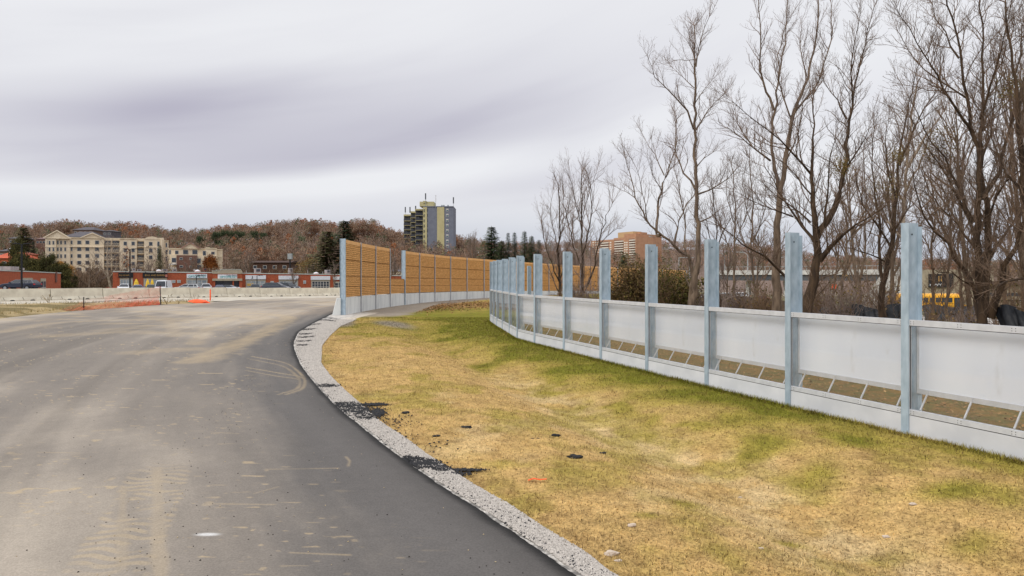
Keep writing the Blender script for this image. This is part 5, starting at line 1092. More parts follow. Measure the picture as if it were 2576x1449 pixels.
def build_tower2():
    X = lambda v: 1475.8 + .324 * v; Y_ = lambda v: 536.7 + .324 * v
    S = Front('apartment_slab', 'wide orange-brick apartment slab with white balcony rows behind the trees', 'apartment slab', X(35), 700, X(380), 640, 3.0); root = S.root
    M_ob = mat('orange_brick', srgb(184, 142, 112), srgb(172, 130, 100), .3, .9); M_wb = mat('white_balcony', srgb(232, 224, 208), None, 2, .8); M_rc = mat('recess_brown', srgb(146, 108, 86), srgb(122, 98, 84), .6, .9)
    S.part('wall', M_ob, X(35), Y_(208), X(212), Y_(440), 0, 18); S.part('wall', M_ob, X(210), Y_(186), X(382), Y_(440), -3, 18); o, _ = S.part('penthouse', mat('tan_brick', srgb(196, 166, 124), None, 2, .9), X(243), Y_(145), X(362), Y_(195), 4, 14)
    for x0, x1, yt, f in ((104, 168, 218, 0), (212, 282, 206, -3), (326, 372, 196, -3)):
        S.part('recess', M_rc, X(x0), Y_(yt), X(x1), Y_(420), f - .1, f - .01)
        for k in range(11): y = yt + 8 + k * 18.6; o, r = S.part('balcony', M_wb, X(x0 + 3), Y_(y), X(x1 - 3), Y_(y + 8), f - 1.6, f - .11)
    for xs, f in (((50, 70, 90, 185), 0), ((296, 312), -3)):
        for x in xs:
            for k in range(11): y = 222 + k * 18.6; o, r = S.part('window', M_wb, X(x - 6), Y_(y), X(x + 6), Y_(y + 10), f - .12, f - .01)
    T = Front('side', None, None, X(380), 640, X(582), 690, 3.0); T.root.parent = None; bpy.data.objects.remove(T.root); 
    t = Front('apartment_wing', 'plain orange-brick wing at the right of the balcony slab', 'apartment wing', X(383), 640, X(582), 668, 3.0); t.part('wall', M_ob, X(383), Y_(163), X(582), Y_(460), 0, 14); t.part('stair_top', M_ob, X(418), Y_(147), X(470), Y_(166), 2, 10)
    for k in range(9): o, r = t.part('window', M_wb, X(484), Y_(176 + k * 19), X(508), Y_(186 + k * 19), -.15, -.01); b = MB(); b.box(r[0] + .4, r[1] - .4, -.2, -.151, r[2] + .4, r[3] - .4); b.build('pane', M_win, o)
build_tower2()

# ------------------------------------------------------------ things beyond the lawn fence
M_deck = mat('bridge_concrete', srgb(208, 206, 200), srgb(186, 184, 180), .6, .9); M_under = mat('bridge_steel', srgb(92, 96, 100), srgb(74, 78, 84), .5, .8); M_planks = mat('weathered_boards', srgb(118, 106, 94), srgb(84, 74, 66), 3, .95, stretch=(6, 6, .4), contrast=(.4, .6))
M_tarp = mat('black_tarp', srgb(30, 33, 38), srgb(22, 24, 29), 2, .55, bump=.6, bscale=3, bdist=.1); M_bark = mat('bark', srgb(98, 84, 70), srgb(60, 48, 40), 6, .95, bump=.6, stretch=(1.5, 1.5, .3), bdist=.03)
def gz(x, y): return float(g(x, y))
def build_right():
    # overpass
    S = Front('overpass', 'white-edged road overpass crossing behind the bare trees', 'bridge', 1795, 175, 2262, 150, -5.0); root = S.root
    S.part('parapet', M_deck, 1795, 679, 2262, 691, 0, .4); S.part('girder', M_under, 1795, 691.5, 2262, 706, .5, 9.5); S.part('deck', M_deck, 1795, 690, 2262, 691.4, .45, 10)
    for x in (1880, 1975, 2090): S.part('pier', M_deck, x - 4, 706, x + 4, 745, 3, 5)
    a = MB(); s0, s1 = S.s_of(2150), S.s_of(2262); zt = S.z_of(2200, 691); a.prism([(s0, 0), (s1 + 6, 0), (s1 + 6, zt), (s0 + (s1 - s0) * .6, zt)], .2, 9.8); a.build('abutment', M_deck, root)
    b = MB(); s0, s1 = S.s_of(1795), S.s_of(2262); zr = S.z_of(2000, 679)
    for k in range(40): u = s0 + (s1 - s0) * k / 39; b.box(u - .04, u + .04, .1, .2, zr, zr + .8)
    b.box(s0, s1, .11, .19, zr + .8, zr + .9); b.build('handrail', M_unit, root)
    # road lamp and goal-like sign frame
    for px, yt, Y, lb in ((1881, 634, 170, 'white curved-arm highway lamp rising above the overpass'), (1823, 636, 180, 'second highway lamp just right of the third post')):
        s_ = S.s_of(px, 6); p = Vector((S.A.x + S.u.x * s_ - S.u.y * 6, S.A.y + S.u.y * s_ + S.u.x * 6, S.z + zr)); h = EYE - (yt - HZ) / F * p.y - p.z; t = thing('highway_lamp', lb, 'highway lamp', p)
        b = MB(); b.cyl((0, 0, -1.5), (0, 0, h - .8), .15, .1, 8); b.bar((0, 0, h - .8), (-.8, 0, h - .1), .12); b.bar((-.8, 0, h - .1), (-2.6, 0, h), .1); b.build('pole', M_unit, t); b = MB(); b.box(-3.3, -2.5, -.12, .12, h - .06, h + .06); b.build('lamp_head', M_unit, t)
    p = gp(1735, 150); t = thing('sign_gantry', 'thin metal frame of a backstop between the fourth post and the leaning trunks', 'frame', p); z1 = EYE - (648 - HZ) / F * 150 - p.z; w = 27 / F * 150; b = MB()
    for x in (-w, 0, w * .65): b.cyl((x, 0, -.5), (x, 0, z1), .08, n=6)
    b.bar((-w, 0, z1), (w * .65, 0, z1), .12); b.bar((-w, 0, z1 * .55), (w * .65, 0, z1 * .55), .08); b.build('metal_frame', M_unit, t)
    # weathered board fence
    def boards(label, px0, px1, Y0, Y1, ytop, m=M_planks):
        a = at(px0, HZ, Y0); c = at(px1, HZ, Y1); a.z = gz(a.x, a.y); c.z = gz(c.x, c.y); L = (c - a).length; rz = math.atan2(c.y - a.y, c.x - a.x); t = thing('board_fence', label, 'fence', a, rz); h = EYE - (ytop - HZ) / F * (Y0 + Y1) / 2 - (a.z + c.z) / 2; b = MB(); rg = random.Random(int(px0)); n = int(L / .14)
        for k in range(n): q = k / n * (c.z - a.z); b.box(k * .14, k * .14 + .132, rg.uniform(0, .006), .022, q - .1, q + h + rg.uniform(-.03, .03))
        b.build('boards', m, t); b = MB(); b.box(0, L, .03, .08, .4, .48); b.box(0, L, .03, .08, h - .4, h - .3); b.build('rail', m, t)
    boards('low weathered board fence left of the third post', 1690, 1768, 52, 48, 757); boards('weathered board fence between the third and second posts', 1795, 1985, 46, 40, 747); boards('short weathered board fence behind the dark leaning trunk', 2040, 2100, 40, 38, 746)
    # pale lot beyond with parked cars
    # black tarps
    def tarp(label, px0, px1, Y, yt0, yt1, h):
        a = at(px0, HZ, Y); c = at(px1, HZ, Y - 1.5); n = 40; V = []; rg = random.Random(int(px0)); xm = (a.x + c.x) / 2; zb = gz(xm, Y) 
        z0, z1 = EYE - (yt0 - HZ) / F * Y, EYE - (yt1 - HZ) / F * Y; b = MB(); rows = []
        for j in range(7):
            v = j / 6; row = []
            for i in range(n):
                u = i / (n - 1); top = z0 + (z1 - z0) * u + .10 * math.sin(u * 9) - .25 * max(0, abs(u - .5) * 2 - .95) * 5; z = top + (zb - .2 - top) * v; row.append((a.x + (c.x - a.x) * u + .06 * math.sin(u * 31 + v * 5), a.y + (c.y - a.y) * u - v * 1.0 + .05 * math.sin(u * 26 + v * 3) * v + .02 * math.sin(u * 70), z))
            rows.append(row)
        V = [p for r in rows for p in r]; o0 = Vector((xm, Y, zb)); V = [tuple(Vector(p) - o0) for p in V] ; me = mesh_np('silt_fence', V, grid_faces(7, n), 4, M_tarp, None, True); o = link('silt_fence', me, None, o0); sm = o.modifiers.new('thick', 'SOLIDIFY'); sm.thickness = .03
        tag(o, label, 'silt fence', 'black fabric fences beyond the posts')
    tarp('black fabric sheet sagging left of the nearest post', 2130, 2275, 27, 772, 766, 1); tarp('low black fabric sheet at the foot of the dark trunk', 2062, 2135, 30, 778, 776, 1); tarp('black fabric sheet just below the yellow bus', 2318, 2470, 60, 768, 770, 1)
    tarp('black fabric sheet at the right picture edge beside the multi-stemmed trunk', 2500, 2700, 16, 776, 778, 1)
    # school bus
    Yb = 98; xr = (2428 - CX) / F * Yb; L = 10.5; x0 = xr - L; zb = EYE - (738 - HZ) / F * Yb - 3.0; t = thing('school_bus', 'yellow school bus with black stripes seen between tree trunks', 'bus', (x0, Yb, zb)); M_bus = mat('bus_yellow', srgb(246, 178, 30), srgb(238, 168, 22), 1, .4, spec=.5)
    rs = []
    for x in (0, .12, L - 1.5, L - 1.25): k = .96 if x in (0,) else 1; rs.append([(x, -1.2 * k, .55), (x, -1.2 * k, 2.6 * k), (x, -.95 * k, 2.9 * k), (x, 0, 3.0 * k), (x, .95 * k, 2.9 * k), (x, 1.2 * k, 2.6 * k), (x, 1.2 * k, .55)])
    b = MB(); b.loft(rs[::-1]); b.build('bus_body', M_bus, t); b = MB(); b.prism([(L - 1.3, .55), (L, .55), (L, 1.25), (L - .9, 1.45), (L - 1.3, 1.5)], -1.1, 1.1); b.build('hood', M_bus, t)
    b = MB(); b.prism([(L - 1.26, 1.52), (L - .95, 1.52), (L - 1.2, 2.6), (L - 1.26, 2.6)], -1.05, 1.05); b.build('windscreen', M_win, t)
    for k in range(9): x = .35 + k * .86; b = MB(); b.box(x, x + .66, -1.225, -1.19, 1.72, 2.42); o = b.build('side_window', M_win, t); b = MB(); b.box(x, x + .66, -1.24, -1.226, 2.05, 2.09); b.build('sash_bar', M_trim, o)
    for z in (1.52, 1.2, .95): b = MB(); b.box(0.1, L - 2.45, -1.222, -1.19, z, z + .07); b.build('stripe', M_trim, t)
    b = MB(); b.box(L - 2.35, L - 1.5, -1.225, -1.19, .6, 2.4); o = b.build('door', M_trim, t); b = MB(); b.box(L - 2.28, L - 1.95, -1.245, -1.226, .8, 2.3); b.box(L - 1.9, L - 1.57, -1.245, -1.226, .8, 2.3); b.build('door_glass', M_win, o)
    for x in (2.2, L - .75):
        for y in (-1.2, 1.0): b = MB(); b.cyl((x, y, .5), (x, y + .22, .5), .5, n=16); o = b.build('wheel', M_tyre, t); b = MB(); b.cyl((x, y - .01, .5), (x, y - .003, .5), .27, n=12); b.build('rim', M_rim, o)
    b = MB(); b.cyl((L - 1.5, -.9, 2.86), (L - 1.5, -.7, 2.86), .14, n=10); b.build('warning_lamp', M_tail, t)
    # commercial building with a black sign
    S = Front('roadside_store', 'beige building with a large black sign behind the yellow bus', 'store', 2318, 124, 2640, 116, -5.5); root = S.root; M_be = mat('beige_block', srgb(166, 154, 132), srgb(148, 138, 118), 1, .9)
    S.part('wall', M_be, 2318, 678, 2500, 770, 0, 12); S.part('wall', M_be, 2500, 715, 2640, 780, -1, 8); S.part('lower_roof', mat('brown_roof', srgb(96, 80, 70), None, 2, .9), 2472, 707, 2640, 716, -2, 8); S.part('window_band', M_win, 2480, 737, 2640, 745, -1.1, -1.01); S.part('window_band', M_win, 2480, 754, 2640, 757, -1.1, -1.01)
    sg, _ = S.part('sign_board', M_sgk, 2336, 689, 2398, 723, -.4, -.01); lettering(S, 'HWY', 2354, 717, 26, 6, M_sgn, -.42, sg); b = MB(); S.rect(b, 2361, 694, 2363, 708, -.43, -.41); S.rect(b, 2367, 694, 2369, 708, -.43, -.41); b.build('sign_mark', M_gold, sg)
    # orange sign and drum, green bin, distant pale lot
    p = gp(2098, 105); zc = EYE - (722 - HZ) / F * 105 - p.z; t = thing('road_work_sign', 'small orange road-work board far behind the dark leaning trunk', 'sign', p); b = MB(); b.box(-.04, .04, -.04, .04, 0, zc - .8); b.build('sign_post', M_trim, t); b = MB(); b.box(-.38, .38, -.06, -.02, zc - .45, zc + .45); b.build('sign_face', MATS['orange_plastic'], t)
    strip('pale_road', at(1560, HZ, 92) - Vector((0, 0, 0)), at(2700, HZ, 74), (-14, 4), mat('pale_paving', srgb(196, 192, 186), srgb(170, 166, 160), .4, .9), over=.06)
    gslope = strip('grass_bank', at(2170, HZ, 128), at(2380, HZ, 116), (-9, 3), mat('bank_turf', srgb(120, 116, 58), srgb(150, 132, 76), 1.5, .95, bump=.5), over=.08); 
    for k, (x0, x1, yt, c, lb) in enumerate([(1815, 1840, 727, WHT, 'white car far beyond the board fence, right of the third post'), (1846, 1872, 728, WHT, 'second white car beyond the board fence'), (1905, 1935, 729, ('cherry', srgb(150, 70, 66)), 'red car beyond the board fence'), (1675, 1700, 733, WHT, 'white car glimpsed through the dark green bush'), (2060, 2088, 733, SIL, 'silver car glimpsed behind the dark leaning trunk')]):
        fitcar('hatch' if k % 2 else 'sedan', 'parked_car', lb, 'car', x0 - 20, x1 + 18, yt, 180 * (k % 2), c)
build_right()

# ------------------------------------------------------------ trees
class Tubes:
    def __init__(s): s.d = {}
    def add(s, pts, rad, sides): s.d.setdefault((len(pts), sides), []).append((pts, rad))
    def arrays(s):
        Vs = []; Fs = []; o = 0
        for (n, k), L in s.d.items():
            P = np.array([p for p, _ in L], float); Rr = np.array([r for _, r in L], float); T = np.gradient(P, axis=1); T /= np.linalg.norm(T, axis=2, keepdims=True) + 1e-9
            ref = np.where(np.abs(T[..., 2:3]) > .9, np.array([1., 0, 0]), np.array([0, 0, 1.])); U = np.cross(T, ref); U /= np.linalg.norm(U, axis=2, keepdims=True) + 1e-9; W = np.cross(T, U)
            a = np.arange(k) * 2 * math.pi / k; V = P[:, :, None, :] + Rr[:, :, None, None] * (U[:, :, None, :] * np.cos(a)[None, None, :, None] + W[:, :, None, :] * np.sin(a)[None, None, :, None])
            M = len(L); i = (np.arange(M) * n * k)[:, None, None] + (np.arange(n - 1) * k)[None, :, None] + np.arange(k)[None, None, :]; j = (np.arange(M) * n * k)[:, None, None] + (np.arange(n - 1) * k)[None, :, None] + ((np.arange(k) + 1) % k)[None, None, :]
            Fs.append(np.stack([i, j, j + k, i + k], -1).reshape(-1, 4) + o); V = V.reshape(-1, 3); Vs.append(V); o += len(V)
        return np.concatenate(Vs), np.concatenate(Fs)
    def mesh(s, name, m, smooth=True): V, Fc = s.arrays(); return mesh_np(name, V, Fc, 4, m, None, smooth)
def nrm3(v): return v / (np.linalg.norm(v) + 1e-9)
def wander(rg, p, d, L, n, wob, up, curl=0.0):
    pts = [p]; d = d.copy(); st = L / (n - 1); ax = nrm3(rg.normal(0, 1, 3))
    for _ in range(n - 1):
        d = nrm3(d + rg.normal(0, wob, 3) + np.array([0, 0, up]) + curl * np.cross(d, ax)); pts.append(pts[-1] + d * st)
    return np.array(pts)
def kids(rg, tw, pts, r0, r1, spec, lvl, upk):
    """spawn children along a limb. spec: list of (spacing, length, start fraction, angle)"""
    if lvl >= len(spec): return
    sp, ln, st, ang = spec[lvl][:4]; seg = np.linalg.norm(np.diff(pts, axis=0), axis=1); cum = np.concatenate([[0], np.cumsum(seg)]); tot = cum[-1]; u = st * tot + rg.uniform(0, sp)
    while u < tot:
        k = min(np.searchsorted(cum, u) - 1, len(pts) - 2); k = max(k, 0); t = (u - cum[k]) / max(seg[k], 1e-6); p = pts[k] + (pts[k + 1] - pts[k]) * t; d = nrm3(pts[k + 1] - pts[k]); q = nrm3(np.cross(d, rg.normal(0, 1, 3)))
        a = ang * rg.uniform(.6, 1.3); c = nrm3(d * math.cos(a) + q * math.sin(a) + np.array([0, 0, upk * .35])); f = u / tot; l = ln * rg.uniform(.45, 1.15) * (1.15 - .65 * f); rr = (r0 + (r1 - r0) * f)
        n = (6, 5, 4, 3)[min(lvl, 3)]; cr = min(rr * .6, l * .013 + .0025); cp = wander(rg, p, c, l, n, .20, .07 * upk); rad = np.linspace(cr, max(cr * .30, .003), n)
        tw.add(cp, rad, 3 if lvl else 4); kids(rg, tw, cp, cr, cr * .3, spec, lvl + 1, upk); u += sp * rg.uniform(.5, 1.5)
M_twig_g = mat('grey_twigs', srgb(150, 132, 122), srgb(116, 100, 92), 3, .95); M_twig_d = mat('dark_twigs', srgb(132, 110, 92), srgb(92, 75, 62), 3, .95); M_twig_b = mat('brown_twigs', srgb(146, 120, 94), srgb(112, 90, 72), 3, .95)
M_bark_d = mat('dark_bark', srgb(84, 66, 48), srgb(48, 37, 28), 6, .95, bump=.6, stretch=(1.5, 1.5, .3), bdist=.03); M_bark_p = mat('pale_bark', srgb(178, 162, 142), srgb(132, 116, 100), 4, .9, bump=.4, stretch=(1, 1, .4), bdist=.02); M_bark_g = mat('grey_bark', srgb(128, 110, 92), srgb(82, 68, 56), 6, .95, bump=.5, stretch=(1.5, 1.5, .3), bdist=.03)
def guided(name, label, cat, base_px, D, limbs, spec, seed, bark, twig, depth=.25, group=None, upk=1.0, thick=1.0):
    """tree grown on limbs read off the photo; each limb gets its own depth so the crown has volume. limb: (points px, width px start, width px end, depth drift m)"""
    rg = np.random.default_rng(seed); x0 = (base_px - CX) / F * D; root = thing(name, label, cat, (x0, D, gz(x0, D)), 0, group); o = np.array([x0, D, gz(x0, D)]); tr, tw = Tubes(), Tubes(); 
    for li, (pts, w0, w1, dd) in enumerate(limbs):
        p = np.array(pts, float); seg = np.linalg.norm(np.diff(p, axis=0), axis=1); cum = np.concatenate([[0], np.cumsum(seg)]); n = max(5, int(cum[-1] / F * D / .35)); t = np.linspace(0, cum[-1], n); q = np.stack([np.interp(t, cum, p[:, 0]), np.interp(t, cum, p[:, 1])], -1)
        for _ in range(2): q[1:-1] = (q[:-2] + 2 * q[1:-1] + q[2:]) / 4
        jt = rg.normal(0, .06, (n, 3)); jt[0] = 0; fr = np.linspace(0, 1, n); dy = (dd[0] + (dd[1] - dd[0]) * fr) if isinstance(dd, tuple) else dd * fr
        Y = D + dy; P = np.stack([(q[:, 0] - CX) / F * Y, Y, EYE - (q[:, 1] - HZ) / F * Y], -1) + jt * .5; 
        if li == 0: e = P[0].copy(); e[2] = o[2] - .3; P = np.concatenate([[e], P]); n += 1
        ra = (w1 + (w0 - w1) * np.linspace(1, 0, n) ** 1.5) / 2 / F * D * thick; ra = np.maximum(ra, .006)
        if li == 0: ra[:2] *= 1.25
        tr.add(P - o, ra, 8 if w0 > 8 else 6); kids(rg, tw, P - o, ra[0], ra[-1], spec, 0, upk)
        # tip continues as a spray
        end = P[-1] - o; d = nrm3(P[-1] - P[-3])
        for _ in range(3): cp = wander(rg, end, nrm3(d + rg.normal(0, .3, 3)), spec[0][1] * .7, 6, .12, .05); tw.add(cp, np.linspace(ra[-1] * .8, .003, 6), 4); kids(rg, tw, cp, ra[-1] * .8, .003, spec, 1, upk)
    link('trunk', tr.mesh('trunk', bark), root); link('crown', tw.mesh('crown', twig, False), root); return root
# A: slim pair beyond the bend of the fence
SP_A = [(.30, 1.9, .15, .60), (.20, .8, .1, .6), (.15, .36, .1, .6)]
guided('bare_tree', 'smaller of the two slim leafless trees rising behind the bend of the post row', 'tree', 1411, 40, [([(1411, 760), (1408, 700), (1404, 640), (1407, 580), (1408, 520), (1404, 470)], 9, 2, 0), ([(1410, 715), (1385, 660), (1368, 600), (1362, 560)], 4, 1.5, -1.5), ([(1410, 700), (1424, 640), (1440, 590), (1444, 540)], 4, 1.5, 1.5),
    ([(1407, 640), (1392, 580), (1380, 530), (1390, 490)], 3, 1, 1), ([(1406, 600), (1425, 560), (1432, 510)], 3, 1, -1), ([(1412, 745), (1390, 700), (1376, 665)], 4, 1.5, .5)], SP_A, 1, M_bark_d, M_twig_g)
guided('bare_tree', 'taller of the two slim leafless trees behind the bend of the post row', 'tree', 1468, 38, [([(1468, 758), (1464, 700), (1466, 640), (1462, 560), (1465, 500), (1463, 445)], 10, 2, 0), ([(1466, 690), (1442, 610), (1424, 540), (1416, 495)], 5, 1.5, 2), ([(1464, 655), (1480, 590), (1490, 520), (1484, 460)], 5, 1.5, -1.5), ([(1470, 735), (1492, 690), (1503, 620), (1520, 560), (1540, 510)], 6, 1.5, -1),
    ([(1463, 580), (1450, 520), (1440, 470), (1430, 445)], 3, 1, -1), ([(1464, 550), (1478, 490), (1492, 450), (1500, 436)], 3, 1, 1), ([(1503, 620), (1530, 590), (1552, 575)], 3, 1, 1)], SP_A, 2, M_bark_d, M_twig_g)
SP_B = [(.21, 1.3, .2, .7), (.17, .66, .1, .65), (.12, .28, .1, .6)]
guided('bare_tree', 'tallest straight slim trunk with one broken leader, standing alone against the sky', 'tree', 1742, 29, [([(1742, 800), (1744, 730), (1748, 705), (1755, 651), (1759, 570), (1753, 500), (1750, 375), (1747, 325), (1749, 250), (1749, 158)], 22, 6, 0), ([(1749, 158), (1745, 110), (1750, 64)], 4, 3, .3), ([(1751, 168), (1762, 115), (1767, 85), (1782, 42)], 4, 1.5, -.4), ([(1749, 160), (1738, 110), (1731, 75)], 3, 2, .5),
    ([(1745, 325), (1730, 275), (1697, 242), (1672, 221), (1642, 192), (1632, 152)], 7, 1.5, -1.2), ([(1748, 330), (1770, 292), (1800, 255), (1823, 235)], 6, 1.5, 1.4), ([(1746, 221), (1713, 192), (1692, 167)], 3, 1, 1), ([(1748, 150), (1725, 154), (1700, 152)], 2.5, 1, -.6), ([(1748, 475), (1721, 430), (1692, 375), (1704, 300)], 7, 1.5, 1.5),
    ([(1757, 488), (1785, 479), (1830, 458), (1850, 430)], 6, 1.5, -1.5), ([(1752, 420), (1775, 390), (1800, 380)], 4, 1, 1), ([(1756, 560), (1790, 540), (1830, 520)], 5, 1, -1), ([(1748, 260), (1765, 230), (1790, 200)], 3, 1, -.6)], SP_B, 3, M_bark_g, M_twig_g, thick=.82)
guided('bare_tree', 'leaning pale-limbed leafless tree left of the tallest slim trunk', 'tree', 1734, 31, [([(1734, 800), (1741, 690), (1743, 650), (1702, 621), (1661, 590), (1630, 562), (1597, 500), (1576, 396)], 18, 2, -1), ([(1661, 592), (1646, 604), (1659, 500), (1672, 441), (1688, 408), (1705, 358), (1697, 283)], 10, 2, (-.5, 1.2)), ([(1696, 618), (1709, 541), (1738, 500), (1765, 460)], 8, 2, 1.5), ([(1671, 441), (1642, 387), (1622, 354), (1619, 340)], 4, 1.2, 1), ([(1630, 562), (1610, 440), (1590, 400)], 4, 1, -1.2),
    ([(1726, 640), (1722, 541), (1704, 458), (1695, 420)], 7, 2, 2.0), ([(1600, 500), (1570, 480), (1552, 470)], 3, 1, .5), ([(1665, 480), (1640, 440), (1628, 400)], 3, 1, -1)], SP_B, 4, M_bark_g, M_twig_g, thick=.8)
guided('bare_tree', 'tall pale-barked leafless tree whose tops leave the picture, left of the dark forked tree', 'tree', 1954, 26, [([(1954, 800), (1953, 732), (1957, 651), (1952, 600), (1963, 500), (1978, 396), (1992, 292), (2029, 208), (2054, 104), (2062, 20), (2050, -40)], 30, 3, 0), ([(1963, 500), (1940, 375), (1948, 271), (1959, 187), (1976, 104), (1980, -10)], 12, 2, 1.4), ([(1947, 278), (1917, 208), (1909, 146), (1913, 83), (1907, -10)], 7, 2, -.8), ([(1938, 404), (1892, 367), (1851, 333), (1828, 321)], 6, 1.5, -1.4),
    ([(1892, 367), (1859, 317), (1840, 250)], 4, 1, .8), ([(1990, 300), (1965, 230), (1955, 150), (1975, 60)], 5, 1.5, -1.2), ([(2058, 208), (2083, 125), (2098, 75), (2090, 0)], 6, 1.5, 1), ([(1992, 292), (2030, 250), (2060, 205)], 7, 4, .6), ([(1975, 410), (2010, 330), (2020, 250)], 5, 1.5, -1.5), ([(2029, 208), (2010, 130), (2015, 60)], 4, 1, .8)], SP_B, 5, M_bark_g, M_twig_g, thick=.9)
SP_C = [(.18, 1.35, .12, .75), (.14, .6, .1, .7), (.11, .26, .1, .65)]
guided('bare_tree', 'dark-barked forked tree standing between the second and nearest posts', 'tree', 2024, 20, [([(2024, 800), (2029, 783), (2042, 721), (2058, 664), (2057, 616), (2051, 537), (2040, 438), (2047, 354), (2041, 250)], 38, 3, 0), ([(2062, 655), (2090, 633), (2121, 589), (2156, 559), (2185, 543)], 18, 3, -1.2), ([(2058, 625), (2033, 576), (1998, 545), (1960, 480), (1925, 420)], 11, 2, .8), ([(2000, 720), (1972, 682), (1945, 660), (1895, 624), (1840, 597), (1812, 572)], 10, 2, -1), ([(2056, 610), (2072, 560), (2104, 521), (2124, 438), (2133, 333), (2146, 250), (2166, 158), (2180, 83), (2196, 20)], 20, 2, 1.6),
    ([(2130, 300), (2104, 250), (2070, 200)], 6, 1.5, .5), ([(2145, 260), (2137, 175), (2162, 62)], 5, 1.5, -.8), ([(2040, 438), (1999, 404), (1965, 350), (1900, 300), (1848, 262)], 7, 1.5, -1), ([(2050, 500), (2010, 440), (1975, 420), (1880, 350)], 5, 1.5, 1.4), ([(2060, 600), (2085, 500), (2080, 420), (2100, 350)], 8, 2, -.8), ([(2124, 438), (2160, 380), (2190, 320)], 6, 1.5, -1.0), ([(1995, 545), (1920, 530), (1860, 480)], 5, 1, -.5), ([(2040, 560), (1980, 500), (1935, 490), (1890, 440)], 6, 1, .5)], SP_C, 6, M_bark_d, M_twig_d, thick=.9)
guided('bare_tree', 'thin double-trunked tree just left of the nearest post', 'tree', 2222, 24, [([(2222, 800), (2214, 765), (2227, 682), (2249, 589), (2262, 417), (2279, 292), (2300, 208), (2312, 154)], 18, 2, 0), ([(2222, 740), (2212, 660), (2216, 583), (2200, 480), (2190, 400), (2200, 330)], 10, 2, 1), ([(2262, 417), (2290, 340), (2330, 270), (2358, 212)], 8, 2, -.8), ([(2240, 620), (2200, 560), (2160, 500), (2150, 430)], 6, 1.5, -1), ([(2255, 500), (2230, 420), (2225, 350), (2235, 300)], 6, 1.5, 1), ([(2250, 580), (2290, 520), (2310, 450)], 6, 1.5, .8), ([(2230, 660), (2180, 640), (2130, 620)], 5, 1, -.6)], SP_C, 7, M_bark_d, M_twig_d)
SP_D = [(.19, 1.3, .12, .75), (.12, .62, .1, .7), (.095, .28, .1, .65)]
guided('bare_tree', 'largest many-stemmed leafless tree right of the nearest post', 'tree', 2470, 16, [([(2470, 840), (2464, 809), (2464, 668), (2455, 603), (2462, 417), (2450, 333), (2437, 250), (2412, 146), (2392, 40), (2380, -30)], 30, 4, 0), ([(2474, 790), (2482, 668), (2490, 537), (2468, 417), (2466, 292), (2470, 146), (2466, -20)], 26, 4, 1.2), ([(2490, 800), (2508, 734), (2530, 660), (2561, 594), (2600, 500)], 26, 6, -.8), ([(2462, 760), (2442, 712), (2407, 633), (2363, 594), (2325, 562), (2300, 470), (2298, 380)], 14, 2, -.6),
    ([(2450, 560), (2400, 440), (2337, 340), (2290, 240)], 10, 2, .8), ([(2449, 333), (2383, 258), (2341, 146), (2291, 75), (2258, 40)], 9, 2, -1.0), ([(2455, 603), (2420, 500), (2370, 420), (2312, 350), (2290, 300)], 10, 2, 1.2), ([(2470, 500), (2530, 408), (2546, 292), (2570, 180), (2576, 60)], 14, 3, .8), ([(2466, 300), (2500, 200), (2530, 100), (2545, 0)], 8, 2, -1), ([(2412, 146), (2370, 80), (2340, 10)], 6, 2, .8), ([(2490, 540), (2520, 460), (2560, 430), (2600, 400)], 8, 2, -1.2),
    ([(2437, 250), (2360, 210), (2300, 150), (2265, 95)], 7, 1.5, 1.2), ([(2482, 668), (2540, 560), (2590, 520)], 10, 3, 1.2), ([(2464, 640), (2400, 560), (2350, 520), (2320, 430)], 8, 2, .6), ([(2462, 417), (2500, 340), (2510, 240), (2500, 120)], 9, 2, 1.8), ([(2450, 720), (2400, 690), (2340, 672)], 6, 1.5, -1.0)], SP_D, 8, M_bark_d, M_twig_d, thick=.85)
guided('bare_tree', 'dark trunked tree cut by the right picture edge', 'tree', 2640, 15, [([(2640, 840), (2620, 760), (2600, 620), (2580, 500), (2566, 380), (2560, 240), (2540, 120), (2530, 0)], 34, 4, 0), ([(2610, 700), (2560, 690), (2500, 725)], 10, 3, -.6), ([(2585, 520), (2540, 450), (2500, 380), (2490, 300)], 10, 2, .8), ([(2570, 420), (2620, 300), (2640, 150)], 12, 3, -1), ([(2562, 260), (2600, 140), (2600, 0)], 9, 3, 1)], SP_D, 9, M_bark_d, M_twig_d)
guided('bare_tree', 'pale upright tree showing through behind the many-stemmed tree', 'tree', 2292, 34, [([(2292, 800), (2288, 700), (2270, 560), (2280, 420), (2290, 330), (2300, 250), (2306, 220)], 16, 4, 0), ([(2285, 420), (2310, 370), (2345, 320), (2370, 290)], 9, 3, 1), ([(2275, 520), (2240, 430), (2220, 360)], 6, 1.5, -1), ([(2280, 480), (2320, 400), (2340, 340)], 6, 1.5, -1.5), ([(2270, 600), (2200, 520), (2170, 450)], 6, 1.5, 1)], SP_B, 10, M_bark_p, M_twig_g)
guided('bare_tree', 'thin dark stem hugging the right side of the third post', 'tree', 1812, 30, [([(1812, 800), (1812, 740), (1806, 690), (1805, 620), (1800, 540), (1790, 470)], 8, 2, 0), ([(1806, 620), (1830, 560), (1860, 520)], 4, 1, 1), ([(1805, 650), (1785, 600), (1775, 540)], 4, 1, -1)], SP_B, 11, M_bark_d, M_twig_g)
